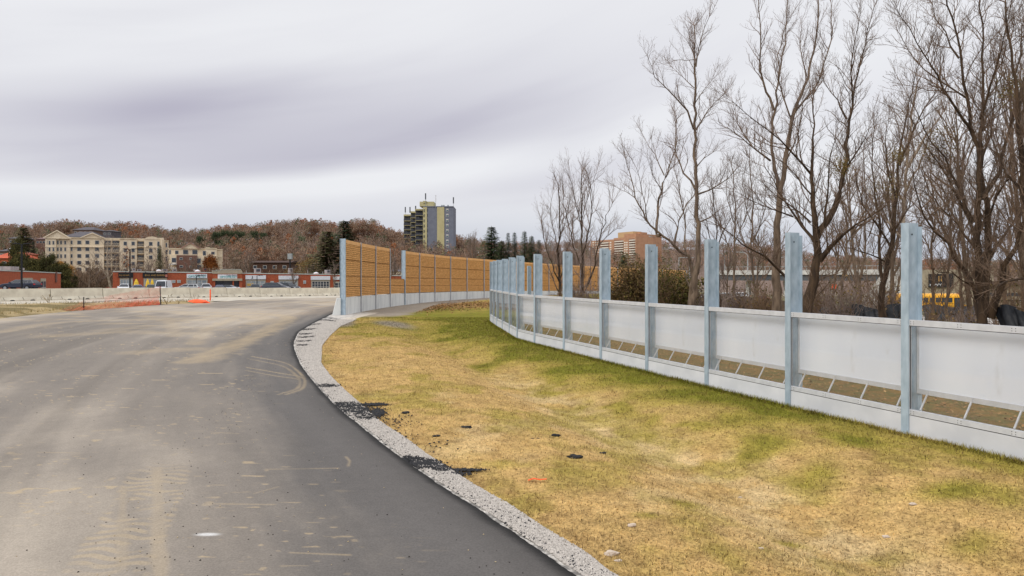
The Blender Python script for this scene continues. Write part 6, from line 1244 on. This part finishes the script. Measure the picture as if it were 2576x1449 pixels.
for k, (bx, D, tx, lb) in enumerate([(2120, 34, 2130, 'slender leafless sapling in the thicket right of the dark forked tree'), (2165, 38, 2175, 'slender leafless sapling in the middle of the thicket'), (2350, 26, 2345, 'thin bent stem in front of the yellow bus, left one'), (2385, 24, 2392, 'thin bent stem in front of the yellow bus, right one'), (2420, 30, 2410, 'thin tree between the bus stems and the many-stemmed tree'),
                                     (1900, 34, 1890, 'slender sapling over the board fence'), (2530, 24, 2540, 'slender tree far right behind the many-stemmed tree'), (1850, 44, 1846, 'faint grey sapling left of the pale-barked tree')]):
    h = R.uniform(480, 560); guided('bare_tree', lb, 'tree', bx, D, [([(bx, 800), (bx - 3, 720), (tx, 640), (tx + 4, h), (tx - 4, h - 110)], 9, 2, 0), ([(tx, 650), (tx - 30, 580), (tx - 44, 520)], 4, 1.2, 1), ([(tx + 2, 610), (tx + 30, 550), (tx + 38, 480)], 4, 1.2, -1), ([(tx, 560), (tx - 18, 500), (tx - 20, 440)], 3, 1, -1)], SP_C if D < 30 else SP_B, 20 + k, M_bark_g, M_twig_d if k % 2 else M_twig_b, group='saplings in the thicket')

# brush and bushes: arching stems with sparse leaves
def bush(label, px, D, yt, wpx, seed, leafc, stems=90, leaves=2600, twig=None, nm='bush', leaf_size=.05):
    rg = np.random.default_rng(seed); x0 = (px - CX) / F * D; z0 = gz(x0, D); h = EYE - (yt - HZ) / F * D - z0; w = wpx / F * D / 2; t = thing(nm, label, 'bush' if nm == 'bush' else 'thicket', (x0, D, z0)); tw = Tubes(); tips = []
    for k in range(stems):
        a = rg.uniform(0, 6.28); b0 = np.array([rg.normal(0, w * .35), rg.normal(0, w * .3), -.05]); l = h * rg.uniform(.6, 1.15); out = rg.uniform(.0, .7) * w / max(h, .1); p = wander(rg, b0, nrm3(np.array([math.cos(a) * out, math.sin(a) * out, 1])), l, 6, .12, -.03); tw.add(p, np.linspace(.02, .006, 6), 3); kids(rg, tw, p, .02, .006, [(.30, .8, .1, .7), (.22, .35, .1, .7)], 0, .3); tips.append(p)
    link('stems', tw.mesh('stems', twig or M_twig_b, False), t)
    if leaves:
        P = np.concatenate(tips); n = leaves; c = P[rg.integers(0, len(P), n)] + rg.normal(0, [w * .22, w * .22, h * .10], (n, 3)); c[:, 2] = np.abs(c[:, 2]); u = rg.normal(0, 1, (n, 3)); u /= np.linalg.norm(u, axis=1, keepdims=True); v = np.cross(u, rg.normal(0, 1, (n, 3))); v /= np.linalg.norm(v, axis=1, keepdims=True); s_ = (rg.uniform(.5, 1.4, n) * leaf_size)[:, None]
        V = np.stack([c - u * s_, c + v * s_ * .5, c + u * s_, c - v * s_ * .5], 1).reshape(-1, 3); cl = np.array(leafc)[rg.integers(0, len(leafc), n)] * rg.uniform(.6, 1.2, n)[:, None]
        link('leaves', mesh_np('leaves', V, np.arange(4 * n).reshape(-1, 4), 4, MATS['grass_blade'], np.repeat(cl, 4, 0)), t)
GRN = [srgb(84, 84, 40), srgb(104, 98, 50), srgb(66, 66, 34), srgb(124, 104, 62)]; BRN = [srgb(120, 98, 62), srgb(98, 80, 52), srgb(140, 116, 76), srgb(96, 88, 48)]
bush('tall tangled olive-brown bush between the fifth and fourth posts', 1604, 40, 674, 86, 50, BRN, 150, 15000, leaf_size=.07); bush('dark green broad bush between the fourth and third posts', 1706, 38, 696, 118, 51, GRN, 130, 16000, leaf_size=.075); bush('lower brown end of the tangled bush', 1556, 42, 722, 56, 52, BRN, 90, 4000, leaf_size=.06)
bush('olive bush left of the leaning tree foot', 1662, 36, 674, 60, 58, GRN, 60, 5000)
for k, (px, D, yt, w, lb) in enumerate([(1465, 36, 700, 90, 'brown thicket at the feet of the slim pair of trees'), (1425, 37, 728, 60, 'low twigs left of the slim pair'), (1860, 32, 712, 90, 'twiggy thicket in front of the board fence'), (1925, 30, 722, 80, 'sparse twigs left of the second post'), (2120, 27, 712, 110, 'brown thicket right of the dark forked tree'),
                                       (2190, 30, 695, 110, 'tall brown thicket left of the nearest post'), (2250, 26, 730, 60, 'twigs just left of the nearest post'), (2360, 22, 792, 110, 'tangled dry brambles below the yellow bus'), (2440, 20, 788, 80, 'brambles at the foot of the many-stemmed tree'), (2560, 22, 700, 120, 'twiggy growth at the right edge'), (1780, 36, 735, 50, 'thin twigs behind the third post'), (2060, 34, 700, 90, 'grey thicket behind the dark forked trunk')]):
    bush(lb, px, D, yt, w, 60 + k, BRN, 90, 700, M_twig_b if k % 2 else M_twig_g, nm='thicket')
# dry olive leaf clusters caught in the big crowns (a climber)
for k, (px, py, D, r, lb) in enumerate([(2352, 365, 17, 40, 'olive leaf cluster left of the many-stemmed tree top'), (2256, 392, 23, 16, 'small olive leaf cluster over the thin double-trunked tree'), (2116, 420, 20, 20, 'olive leaves on the right limb of the dark forked tree'), (2545, 220, 16, 30, 'faded leaf cluster near the right picture edge'), (2235, 470, 24, 34, 'brown leaf mass in the double-trunked tree')]):
    rg = np.random.default_rng(90 + k); p = at(px, py, D); n = 700; s_ = r * 1.3 / F * D; c = rg.normal(0, s_ * .5, (n, 3)); u = rg.normal(0, 1, (n, 3)); u /= np.linalg.norm(u, axis=1, keepdims=True); v = np.cross(u, rg.normal(0, 1, (n, 3))); v /= np.linalg.norm(v, axis=1, keepdims=True); q = rg.uniform(.012, .03, n)[:, None]
    V = np.stack([c - u * q, c + v * q * .6, c + u * q, c - v * q * .6], 1).reshape(-1, 3); o = link('climber_leaves', mesh_np('climber_leaves', V, np.arange(4 * n).reshape(-1, 4), 4, MATS['grass_blade'], np.repeat(np.array([srgb(128, 116, 62), srgb(110, 98, 52), srgb(140, 112, 70)])[rg.integers(0, 3, n)], 4, 0)), None, p); tag(o, lb, 'climber', kind='thing')

# ------------------------------------------------------------ conifers, hill trees
def conifer_proto(seed, h=16.0, w=3.2, col=(58, 68, 48), dens=1.0, sparse=False):
    rg = np.random.default_rng(seed); tr = Tubes(); tr.add(np.array([[0, 0, -.5], [0, 0, h * .5], [0, 0, h]]), np.array([.24, .14, .03]), 6); V = []; C = []; br = Tubes(); z = h * .10; base = np.array(srgb(*col))
    while z < h * .985:
        f = 1 - z / h; n = int((4 + 5 * f) * dens); a0 = rg.uniform(0, 6.28)
        for k in range(max(3, n)):
            a = a0 + k * 6.283 / max(3, n) + rg.normal(0, .25); l = w * (f ** .85) * rg.uniform(.6, 1.15) + .2; d = np.array([math.cos(a), math.sin(a), .18 + .25 * (1 - f)]); m = max(3, int(l / .16)); p0 = np.array([0, 0, z])
            br.add(np.array([p0, p0 + d * l * .5 + [0, 0, -.04 * l], p0 + d * l + [0, 0, -.22 * l]]), np.array([.04, .02, .008]), 3)
            for j in range(m):
                t = (j + .6) / m; q = p0 + d * l * t + np.array([0, 0, -.22 * l * t * t]); 
                for s in (-1, 1, 0):
                    side = np.array([-d[1], d[0], 0]) * s; e = side * .9 + d * .5 + np.array([0, 0, -.35 - .1 * rg.uniform()]); e = nrm3(e + rg.normal(0, .15, 3)) * (.55 * (1 - t * .45) * rg.uniform(.6, 1.2)) * (w / 3.2); wv = np.cross(e, [0, 0, 1.0]); wv = nrm3(wv) * .07 + np.array([0, 0, .035])
                    V += [q - wv, q + wv, q + e + wv * .4, q + e - wv * .4]; c = base * rg.uniform(.55, 1.35); C += [c] * 4
        z += (.26 + .30 * f) * (1.5 if sparse else 1)
    return tr.mesh('trunk', M_bark_d), mesh_np('crown', np.array(V), np.arange(len(V)).reshape(-1, 4), 4, mat('needles', (1.1, 1.1, 1.1), (.8, .8, .8), 2, .9, attr='Col', spec=.2), np.array(C))
CON = [conifer_proto(1, col=(72, 86, 60)), conifer_proto(2, w=3.8, col=(80, 92, 62)), conifer_proto(3, w=2.9, col=(64, 78, 66)), conifer_proto(4, w=3.6, col=(92, 90, 56))]
def conifer(label, px, Y, yt, wpx=None, k=0, group=None, yb=None):
    x = (px - CX) / F * Y; z = gz(x, Y) if yb is None else EYE - (yb - HZ) / F * Y; h = EYE - (yt - HZ) / F * Y - z; sxy = (wpx * 1.75 / F * Y / 2) / 3.3 if wpx else h / 16; t = thing('spruce_tree' if k != 3 else 'larch_tree', label, 'spruce', (x, Y, z), R.uniform(0, 6), group, (sxy, sxy, h / 16)); link('trunk', CON[k][0], t); link('crown', CON[k][1], t)
conifer('dark spruce standing tall just behind the noise wall end post', 865, 190, 553, 104, 0); conifer('olive spruce left of the tallest dark spruce by the wall end', 822, 185, 580, 84, 3); conifer('tallest pointed spruce in the row right of the tower', 1236, 260, 568, 66, 1)
G = 'spruces in the row right of the tower'
for px, yt, w, k, lb in ((1262, 604, 44, 1, 'low bushy spruce just right of the tallest pointed one'), (1278, 584, 32, 2, 'thin-topped spruce second in the row'), (1294, 583, 36, 2, 'dark spruce third in the row'), (1319, 580, 40, 0, 'dark spruce fourth in the row'), (1337, 592, 36, 1, 'spruce fifth in the row, rounder topped'), (1356, 602, 34, 2, 'last low spruce of the row behind the first slim tree')): conifer(lb, px, 255, yt, w, k, G)
conifer('olive conifer in front of the cream gable block, right part', 402, 215, 615, 24, 3); conifer('big half-bare conifer between the grey-roofed houses', 58, 250, 570, 70, 3); conifer('blue-green conifer left of the cream block', 84, 262, 606, 22, 2); conifer('dull blue conifer at the left picture edge', 12, 280, 622, 26, 2); conifer('dark green tree before the orange-brick slab', 1568, 120, 640, 34, 1)
def round_tree_proto(seed, h=12.0, w=4.0, pal=((96, 84, 44),), n=5200, leaf=.24, dense=.9):
    rg = np.random.default_rng(seed); tr = Tubes(); tr.add(wander(rg, np.array([0, 0, -.5]), np.array([0, 0, 1.]), h * .8, 6, .06, .2), np.linspace(.3, .06, 6), 6); cs = []
    for k in range(26): a = rg.uniform(0, 6.28); z = h * rg.uniform(.22, .9); r_ = w * (1 - ((z / h - .45) / .65) ** 2) ** .5 * rg.uniform(.3, .95); cs.append([r_ * math.cos(a), r_ * math.sin(a), z]); tr.add(np.array([[0, 0, z * .6], [r_ * .5 * math.cos(a), r_ * .5 * math.sin(a), z * .8], cs[-1]]), np.array([.09, .05, .02]), 4)
    cs = np.array(cs); i = rg.integers(0, len(cs), n); c = cs[i] + rg.normal(0, [w * .17, w * .17, h * .05], (n, 3)); u = rg.normal(0, 1, (n, 3)); u /= np.linalg.norm(u, axis=1, keepdims=True); v = np.cross(u, rg.normal(0, 1, (n, 3))); v /= np.linalg.norm(v, axis=1, keepdims=True); q = (rg.uniform(.5, 1.3, n) * leaf)[:, None]
    V = np.stack([c - u * q, c + v * q * .6, c + u * q, c - v * q * .6], 1).reshape(-1, 3); p = np.array([srgb(*x) for x in pal]); cl = p[(i + rg.integers(0, 2, n)) % len(p)] * rg.uniform(.6, 1.25, n)[:, None]
    return tr.mesh('trunk', M_bark_d), mesh_np('crown', V, np.arange(4 * n).reshape(-1, 4), 4, MATS['needles'], np.repeat(cl, 4, 0))
RT = {'hedge': round_tree_proto(1, pal=((78, 76, 42), (66, 66, 38), (96, 90, 48)), n=9000, leaf=.2), 'yellow': round_tree_proto(2, pal=((196, 146, 70), (176, 128, 60)), n=4200, leaf=.17), 'rust': round_tree_proto(3, pal=((134, 78, 36), (116, 66, 32), (146, 92, 44)), n=8000, leaf=.2), 'dim': round_tree_proto(4, pal=((112, 78, 56), (96, 72, 58)), n=3600, leaf=.17), 'pine': round_tree_proto(5, pal=((76, 88, 60), (62, 76, 54), (90, 98, 66)), n=6500, leaf=.2), 'olive': round_tree_proto(6, pal=((150, 122, 74), (126, 104, 66)), n=3600, leaf=.17)}
def leafy(kind, label, px, Y, yt, wpx, nm='tree', group=None, yb=None):
    x = (px - CX) / F * Y; z = gz(x, Y); h = EYE - (yt - HZ) / F * Y - z; s_ = (wpx / F * Y / 2) / 4.3; t = thing(nm, label, 'tree', (x, Y, z), R.uniform(0, 6), group, (s_, s_, h / 12)); link('trunk', RT[kind][0], t); link('crown', RT[kind][1], t)
for k, (px, yt, w) in enumerate([(-20, 655, 60), (12, 645, 66), (45, 650, 60), (72, 642, 64), (100, 638, 70), (128, 648, 62), (150, 655, 56), (170, 668, 46), (60, 625, 54), (120, 628, 50)]):
    leafy('hedge', ('leftmost', 'second from left', 'third', 'fourth', 'fifth', 'sixth', 'seventh', 'right-end low', 'taller front', 'taller rear')[k] + ' dark olive cedar of the mass above the left brick building', px, 150 + 6 * (k % 3), yt, w, 'cedar_tree', 'dark cedars above the left brick building')
leafy('hedge', 'yellow-green conical cedar by the nearest lamp post', 50, 165, 585, 46, 'cedar_tree'); leafy('yellow', 'bright yellow-orange tree in front of the cream block', 157, 175, 652, 34); leafy('yellow', 'second dull yellow tree right of the bright one', 182, 180, 664, 34)
leafy('rust', 'round rust-brown beech in front of the cream apartment house', 531, 190, 634, 48); leafy('dim', 'brown oak above the dark brown house, left', 655, 240, 620, 56); leafy('dim', 'brown oak above the dark brown house, right', 705, 235, 626, 56); leafy('olive', 'golden-brown willow before the spruces', 775, 200, 645, 76); leafy('olive', 'second golden-brown willow before the spruces', 738, 205, 672, 50)
for k, (px, yt, w) in enumerate([(503, 593, 30), (545, 582, 34), (566, 578, 36), (590, 580, 34), (608, 582, 30), (640, 580, 30), (662, 584, 26)]): leafy('pine', ('first', 'second', 'third', 'fourth', 'fifth', 'sixth', 'last')[k] + ' green pine of the clump on the hill, counted from the left', px, 420, yt, w, 'pine_tree', 'green pines clumped on the hill')
for k, (px, yt, w) in enumerate([(880, 562, 50), (905, 558, 50), (935, 562, 46), (985, 588, 40), (1155, 600, 40), (690, 568, 40), (785, 556, 44), (165, 566, 40), (185, 568, 44), (300, 566, 40)]): leafy('dim', ('left one beside the spruce', 'tallest one of the crest', 'third of the crest', 'one touching the tower', 'one right of the tower', 'one at the crest rise', 'one topping the crest', 'one over the hedge', 'one above the cream gable', 'one by the mansard roof')[k] + ', a russet oak on the skyline', px, 430 if px > 600 else 480, yt, w, 'oak_tree', 'russet oaks on the skyline')
# bare trees of the middle distance
def bare_proto(seed, h=14.0, spread=.55, bark=None, twig=None, stems=1, dense=1.0):
    rg = np.random.default_rng(seed); tr, tw = Tubes(), Tubes()
    for s in range(stems):
        p = wander(rg, np.array([rg.normal(0, .2), rg.normal(0, .2), -.4]), nrm3(np.array([rg.normal(0, .12), rg.normal(0, .12), 1])), h * .93, 9, .06, .06); tr.add(p, np.linspace(.30, .05, 9), 6)
        for k in range(int(13 / stems) + 4):
            f = rg.uniform(.22, .92); i = int(f * 8); q = p[i] + (p[i + 1] - p[i]) * (f * 8 - i); a = rg.uniform(0, 6.28); d = nrm3(np.array([math.cos(a) * spread * 1.4, math.sin(a) * spread * 1.4, 1])); l = h * (.50 * (1.1 - f)) + 1.0; lp = wander(rg, q, d, l, 7, .12, .05); r_ = .14 * (1.05 - f) + .02; tr.add(lp, np.linspace(r_, .03, 7), 5)
            kids(rg, tw, lp, r_, .03, [(.55 / dense, 2.2, .15, .6), (.38 / dense, .95, .1, .6), (.35, .4, .1, .6)], 0, 1.0)
    for L in tw.d.values():
        for i, (P, r_) in enumerate(L): L[i] = (P, np.maximum(r_ * 1.6, .014))
    return tr.mesh('trunk', bark or M_bark_g), tw.mesh('crown', twig or M_twig_g, False)
BP = [bare_proto(1), bare_proto(2, twig=M_twig_b, spread=.7), bare_proto(3, stems=3, twig=M_twig_g, spread=.4), bare_proto(4, bark=M_bark_p, twig=mat('pale_twigs', srgb(168, 154, 142), srgb(136, 120, 108), 3, .9), spread=.75, dense=.6)]
def bare(label, px, Y, yt, wpx, k, group=None):
    x = (px - CX) / F * Y; z = gz(x, Y); h = EYE - (yt - HZ) / F * Y - z; s_ = wpx / F * Y / 9.0; t = thing('bare_tree', label, 'tree', (x, Y, z), R.uniform(0, 6), group, (s_, s_, h / 14)); link('trunk', BP[k][0], t); link('crown', BP[k][1], t)
for a in ((280, 165, 590, 95, 3, 'white-barked sycamore with sprawling limbs before the cream block'), (312, 170, 628, 60, 3, 'second white-barked sycamore just left of the nearer lamp post'), (222, 155, 648, 90, 1, 'dark twisted leafless tree before the cream block'), (245, 160, 668, 60, 0, 'low leafless tree under the white-barked sycamore'), (195, 160, 690, 50, 1, 'low brushy tree at the right end of the cedar mass'),
          (348, 178, 655, 50, 2, 'grey brushy tree between lamp post and olive conifer'), (376, 180, 650, 44, 2, 'grey brushy tree left of the olive conifer'), (425, 195, 640, 46, 0, 'thin leafless tree between the two cream buildings'), (480, 190, 640, 60, 2, 'thin grey tree before the brown-brick wing'), (505, 188, 660, 40, 1, 'small leafless tree beside the rust-brown beech'),
          (600, 205, 632, 60, 1, 'brown leafless tree behind the stepped parapet'), (628, 200, 622, 56, 0, 'dark leafless tree left of the brown house'), (742, 152, 668, 50, 0, 'small leafless street tree before the red brick pier'), (838, 150, 655, 46, 0, 'small leafless street tree by the noise wall end'), (790, 190, 660, 50, 2, 'brushy tree between the willow and the spruces'),
          (1195, 230, 575, 60, 2, 'open-crowned leafless tree right of the tower'), (1175, 240, 640, 50, 1, 'low brown tree below the tower right edge'), (1105, 200, 628, 40, 0, 'leafless tree in front of the tower base'), (1060, 190, 640, 46, 2, 'second leafless tree in front of the tower base'), (1020, 185, 655, 40, 1, 'low leafless tree above the second wall section'), (995, 210, 640, 50, 2, 'leafless tree above the low notch of the wall'),
          (955, 230, 612, 60, 1, 'brown leafless tree above the first wall section'), (915, 220, 600, 60, 2, 'brown leafless tree right of the spruces'), (1140, 210, 650, 44, 1, 'low tree right of the tower base'), (690, 175, 668, 50, 1, 'low brown tree before the dark brown house'), (1400, 300, 612, 60, 1, 'distant brown tree behind the slim pair'), (1450, 320, 622, 60, 2, 'distant grey tree between the slim trees'),
          (1500, 300, 640, 50, 1, 'distant brown tree left of the orange-brick slab'), (1700, 260, 622, 60, 1, 'distant brown tree right of the orange-brick wing'), (1900, 260, 640, 70, 0, 'distant tree behind the overpass'), (2010, 240, 640, 60, 1, 'distant tree behind the second post'), (2150, 200, 650, 70, 1, 'distant tree behind the thicket'), (2440, 170, 650, 80, 0, 'distant tree behind the store')):
    bare(a[5], *a[:5])

for a in ((2175, 42, 400, 190, 1, 'hazy brown leafless tree filling the gap right of the dark forked tree'), (2240, 36, 330, 200, 0, 'grey leafless tree behind the thin double-trunked tree'), 
          (2455, 30, 200, 230, 1, 'brown leafless tree directly behind the many-stemmed tree'), (2580, 28, 90, 240, 2, 'tall brushy tree at the right picture edge'), (2080, 44, 520, 130, 1, 'low leafless tree behind the forked dark trunk'), (1900, 46, 560, 130, 1, 'low brown tree between the third and second posts'), (1830, 48, 590, 90, 0, 'low grey tree right of the third post')):
    bare(a[5], *a[:5])
def build_forest():
    """the wooded hillside that reads as one brown mass: trunks, brushy crowns, russet leaf clouds"""
    rg = np.random.default_rng(77); V = []; C = []
    def batch(n, pxr, yfr, seed):
        rg = np.random.default_rng(seed); px = rg.uniform(pxr[0], pxr[1], n); Rr, _ = ridge(px); Y = Rr * rg.uniform(yfr[0], yfr[1], n); X = (px - CX) / F * Y; Z = g(X, Y); return px, X, Y, Z
    sets = [batch(2600, (-260, 1230), (.52, 1.03), 1), batch(500, (-260, 1230), (.97, 1.03), 2), batch(2300, (1230, 2900), (.55, 1.03), 3), batch(260, (-260, 105), (.42, .55), 5), batch(260, (575, 900), (.42, .55), 6)]
    px = np.concatenate([s[0] for s in sets]); X = np.concatenate([s[1] for s in sets]); Y = np.concatenate([s[2] for s in sets]); Z = np.concatenate([s[3] for s in sets]); n = len(px)
    ru = fbm(px * .012, Y * .02, 300); crest = sstep(.8, 1.0, Y / ridge(px)[0])
    pal = {0: np.array(srgb(144, 114, 92)), 1: np.array(srgb(132, 112, 98)), 2: np.array(srgb(156, 102, 68)), 3: np.array(srgb(104, 108, 82)), 4: np.array(srgb(152, 128, 106))}
    u = rg.uniform(0, 1, n); kind = np.where(u < .34 + .5 * (ru > .52) * crest, np.where(rg.uniform(0, 1, n) < .12 + .6 * (ru > .5) * crest, 2, 0), np.where(u < .78, 1, np.where(u < .87, 3, 4)))
    m = 120; H = rg.uniform(9.5, 14.5, n); Wd = rg.uniform(2.6, 4.6, n) * (1 + .3 * (Y > 700))
    # crown slivers
    th = rg.uniform(0, 6.283, (n, m)); zz = rg.uniform(0, 1, (n, m)); rr = np.sqrt(rg.uniform(0, 1, (n, m))) * np.sin(np.pi * (zz * .86 + .12)) ** .7
    c = np.stack([X[:, None] + rr * Wd[:, None] * np.cos(th), Y[:, None] + rr * Wd[:, None] * np.sin(th), Z[:, None] + H[:, None] * (.30 + .70 * zz)], -1)
    leafy_ = (kind == 2)[:, None] | (kind == 3)[:, None]; l = np.where(leafy_, .42, .60) * rg.uniform(.6, 1.3, (n, m)); w = np.where(leafy_, .34, .14) * rg.uniform(.6, 1.4, (n, m)); d = np.stack([.55 * np.cos(th) * rr, .55 * np.sin(th) * rr, np.ones_like(rr)], -1) + rg.normal(0, .55, (n, m, 3)); d /= np.linalg.norm(d, axis=-1, keepdims=True); ph = rg.uniform(0, 3.14, (n, m)); sd = np.stack([np.cos(ph), np.sin(ph), 0 * ph], -1)
    q = np.stack([c - d * l[..., None] - sd * w[..., None], c - d * l[..., None] * .4 + sd * w[..., None], c + d * l[..., None], c + d * l[..., None] * .2 - sd * w[..., None]], 2).reshape(-1, 3)
    base = np.stack([pal[k] for k in range(5)])[kind]; col = base[:, None, :] * rg.uniform(.84, 1.14, (n, m, 1)) * rg.uniform(.84, 1.16, (n, 1, 1)); V.append(q); C.append(np.repeat(col.reshape(-1, 3), 4, 0))
    # trunks (three-sided)
    k = n; r_ = rg.uniform(.12, .26, k); a = np.array([0, 2.1, 4.2]); lean = rg.normal(0, .5, (k, 2)); B = np.stack([X, Y, Z - .5], -1); T = np.stack([X + lean[:, 0], Y + lean[:, 1], Z + H * .85], -1); tc = np.array(srgb(158, 144, 130)) * rg.uniform(.6, 1.35, (k, 1))
    for i in range(3):
        o1 = np.stack([np.cos(a[i]) * r_, np.sin(a[i]) * r_, 0 * r_], -1); o2 = np.stack([np.cos(a[(i + 1) % 3]) * r_, np.sin(a[(i + 1) % 3]) * r_, 0 * r_], -1); V.append(np.stack([B + o1, B + o2, T + o2 * .4, T + o1 * .4], 1).reshape(-1, 3)); C.append(np.repeat(tc, 4, 0))
    V = np.concatenate(V); C = np.concatenate(C); me = mesh_np('hillside_forest', V, np.arange(len(V)).reshape(-1, 4), 4, MATS['needles'], C); tag(link('hillside_forest', me), kind='stuff')
    # low scrub between the buildings and along the foot of the hill
    n = 2100; px = rg.uniform(-200, 1250, n); Y = rg.uniform(165, 330, n); px[1200:] = rg.uniform(150, 570, 900); Y[1200:] = rg.uniform(168, 222, 900); X = (px - CX) / F * Y; keep = (Y < 225) | (px > 560) | (px < 110); X, Y, px = X[keep], Y[keep], px[keep]; n = len(X); Z = g(X, Y); m = 46; H = rg.uniform(2.5, 6.5, n); Wd = rg.uniform(1.5, 3, n)
    th = rg.uniform(0, 6.283, (n, m)); zz = rg.uniform(0, 1, (n, m)); rr = np.sqrt(rg.uniform(0, 1, (n, m))) * np.sin(np.pi * (zz * .8 + .15)); c = np.stack([X[:, None] + rr * Wd[:, None] * np.cos(th), Y[:, None] + rr * Wd[:, None] * np.sin(th), Z[:, None] + H[:, None] * zz], -1)
    d = np.stack([.6 * np.cos(th) * rr, .6 * np.sin(th) * rr, np.ones_like(rr)], -1) + rg.normal(0, .3, (n, m, 3)); d /= np.linalg.norm(d, axis=-1, keepdims=True); sd = np.stack([-np.sin(th), np.cos(th), 0 * th], -1); l = rg.uniform(.3, .8, (n, m, 1)); w = .06 * rg.uniform(.5, 1.4, (n, m, 1))
    q = np.stack([c - d * l - sd * w, c - d * l + sd * w, c + d * l + sd * w * .3, c + d * l - sd * w * .3], 2).reshape(-1, 3); cl = np.array(srgb(124, 102, 84)) * rg.uniform(.6, 1.3, (n, m, 1)); me = mesh_np('hill_scrub', q, np.arange(len(q)).reshape(-1, 4), 4, MATS['needles'], np.repeat(cl.reshape(-1, 3), 4, 0)); tag(link('hill_scrub', me), kind='stuff')
build_forest()
# scrub behind the lawn fence so the ground beyond reads as rough growth
def build_under():
    rg = np.random.default_rng(88); n = 9000; Y = 14 + rg.uniform(0, 1, n) ** 1.2 * 60; X = fence_x(Y) + 5 + rg.uniform(0, 1, n) * (10 + Y * .6); Z = g(X, Y); L = rg.uniform(.2, .9, n); d = rg.normal(0, .45, (n, 3)); d[:, 2] = 1; d /= np.linalg.norm(d, axis=1, keepdims=True); a = rg.uniform(0, 6.28, n); s_ = np.stack([np.cos(a), np.sin(a), 0 * a], -1) * .012
    P = np.stack([X, Y, Z], -1); V = np.stack([P - s_, P + s_, P + d * L[:, None] + s_ * .3, P + d * L[:, None] - s_ * .3], 1).reshape(-1, 3); c = np.array([srgb(150, 126, 92), srgb(120, 98, 72), srgb(104, 96, 56)])[rg.integers(0, 3, n)] * rg.uniform(.7, 1.2, (n, 1))
    tag(link('undergrowth', mesh_np('undergrowth', V, np.arange(4 * n).reshape(-1, 4), 4, MATS['grass_blade'], np.repeat(c, 4, 0))), kind='stuff')
build_under()
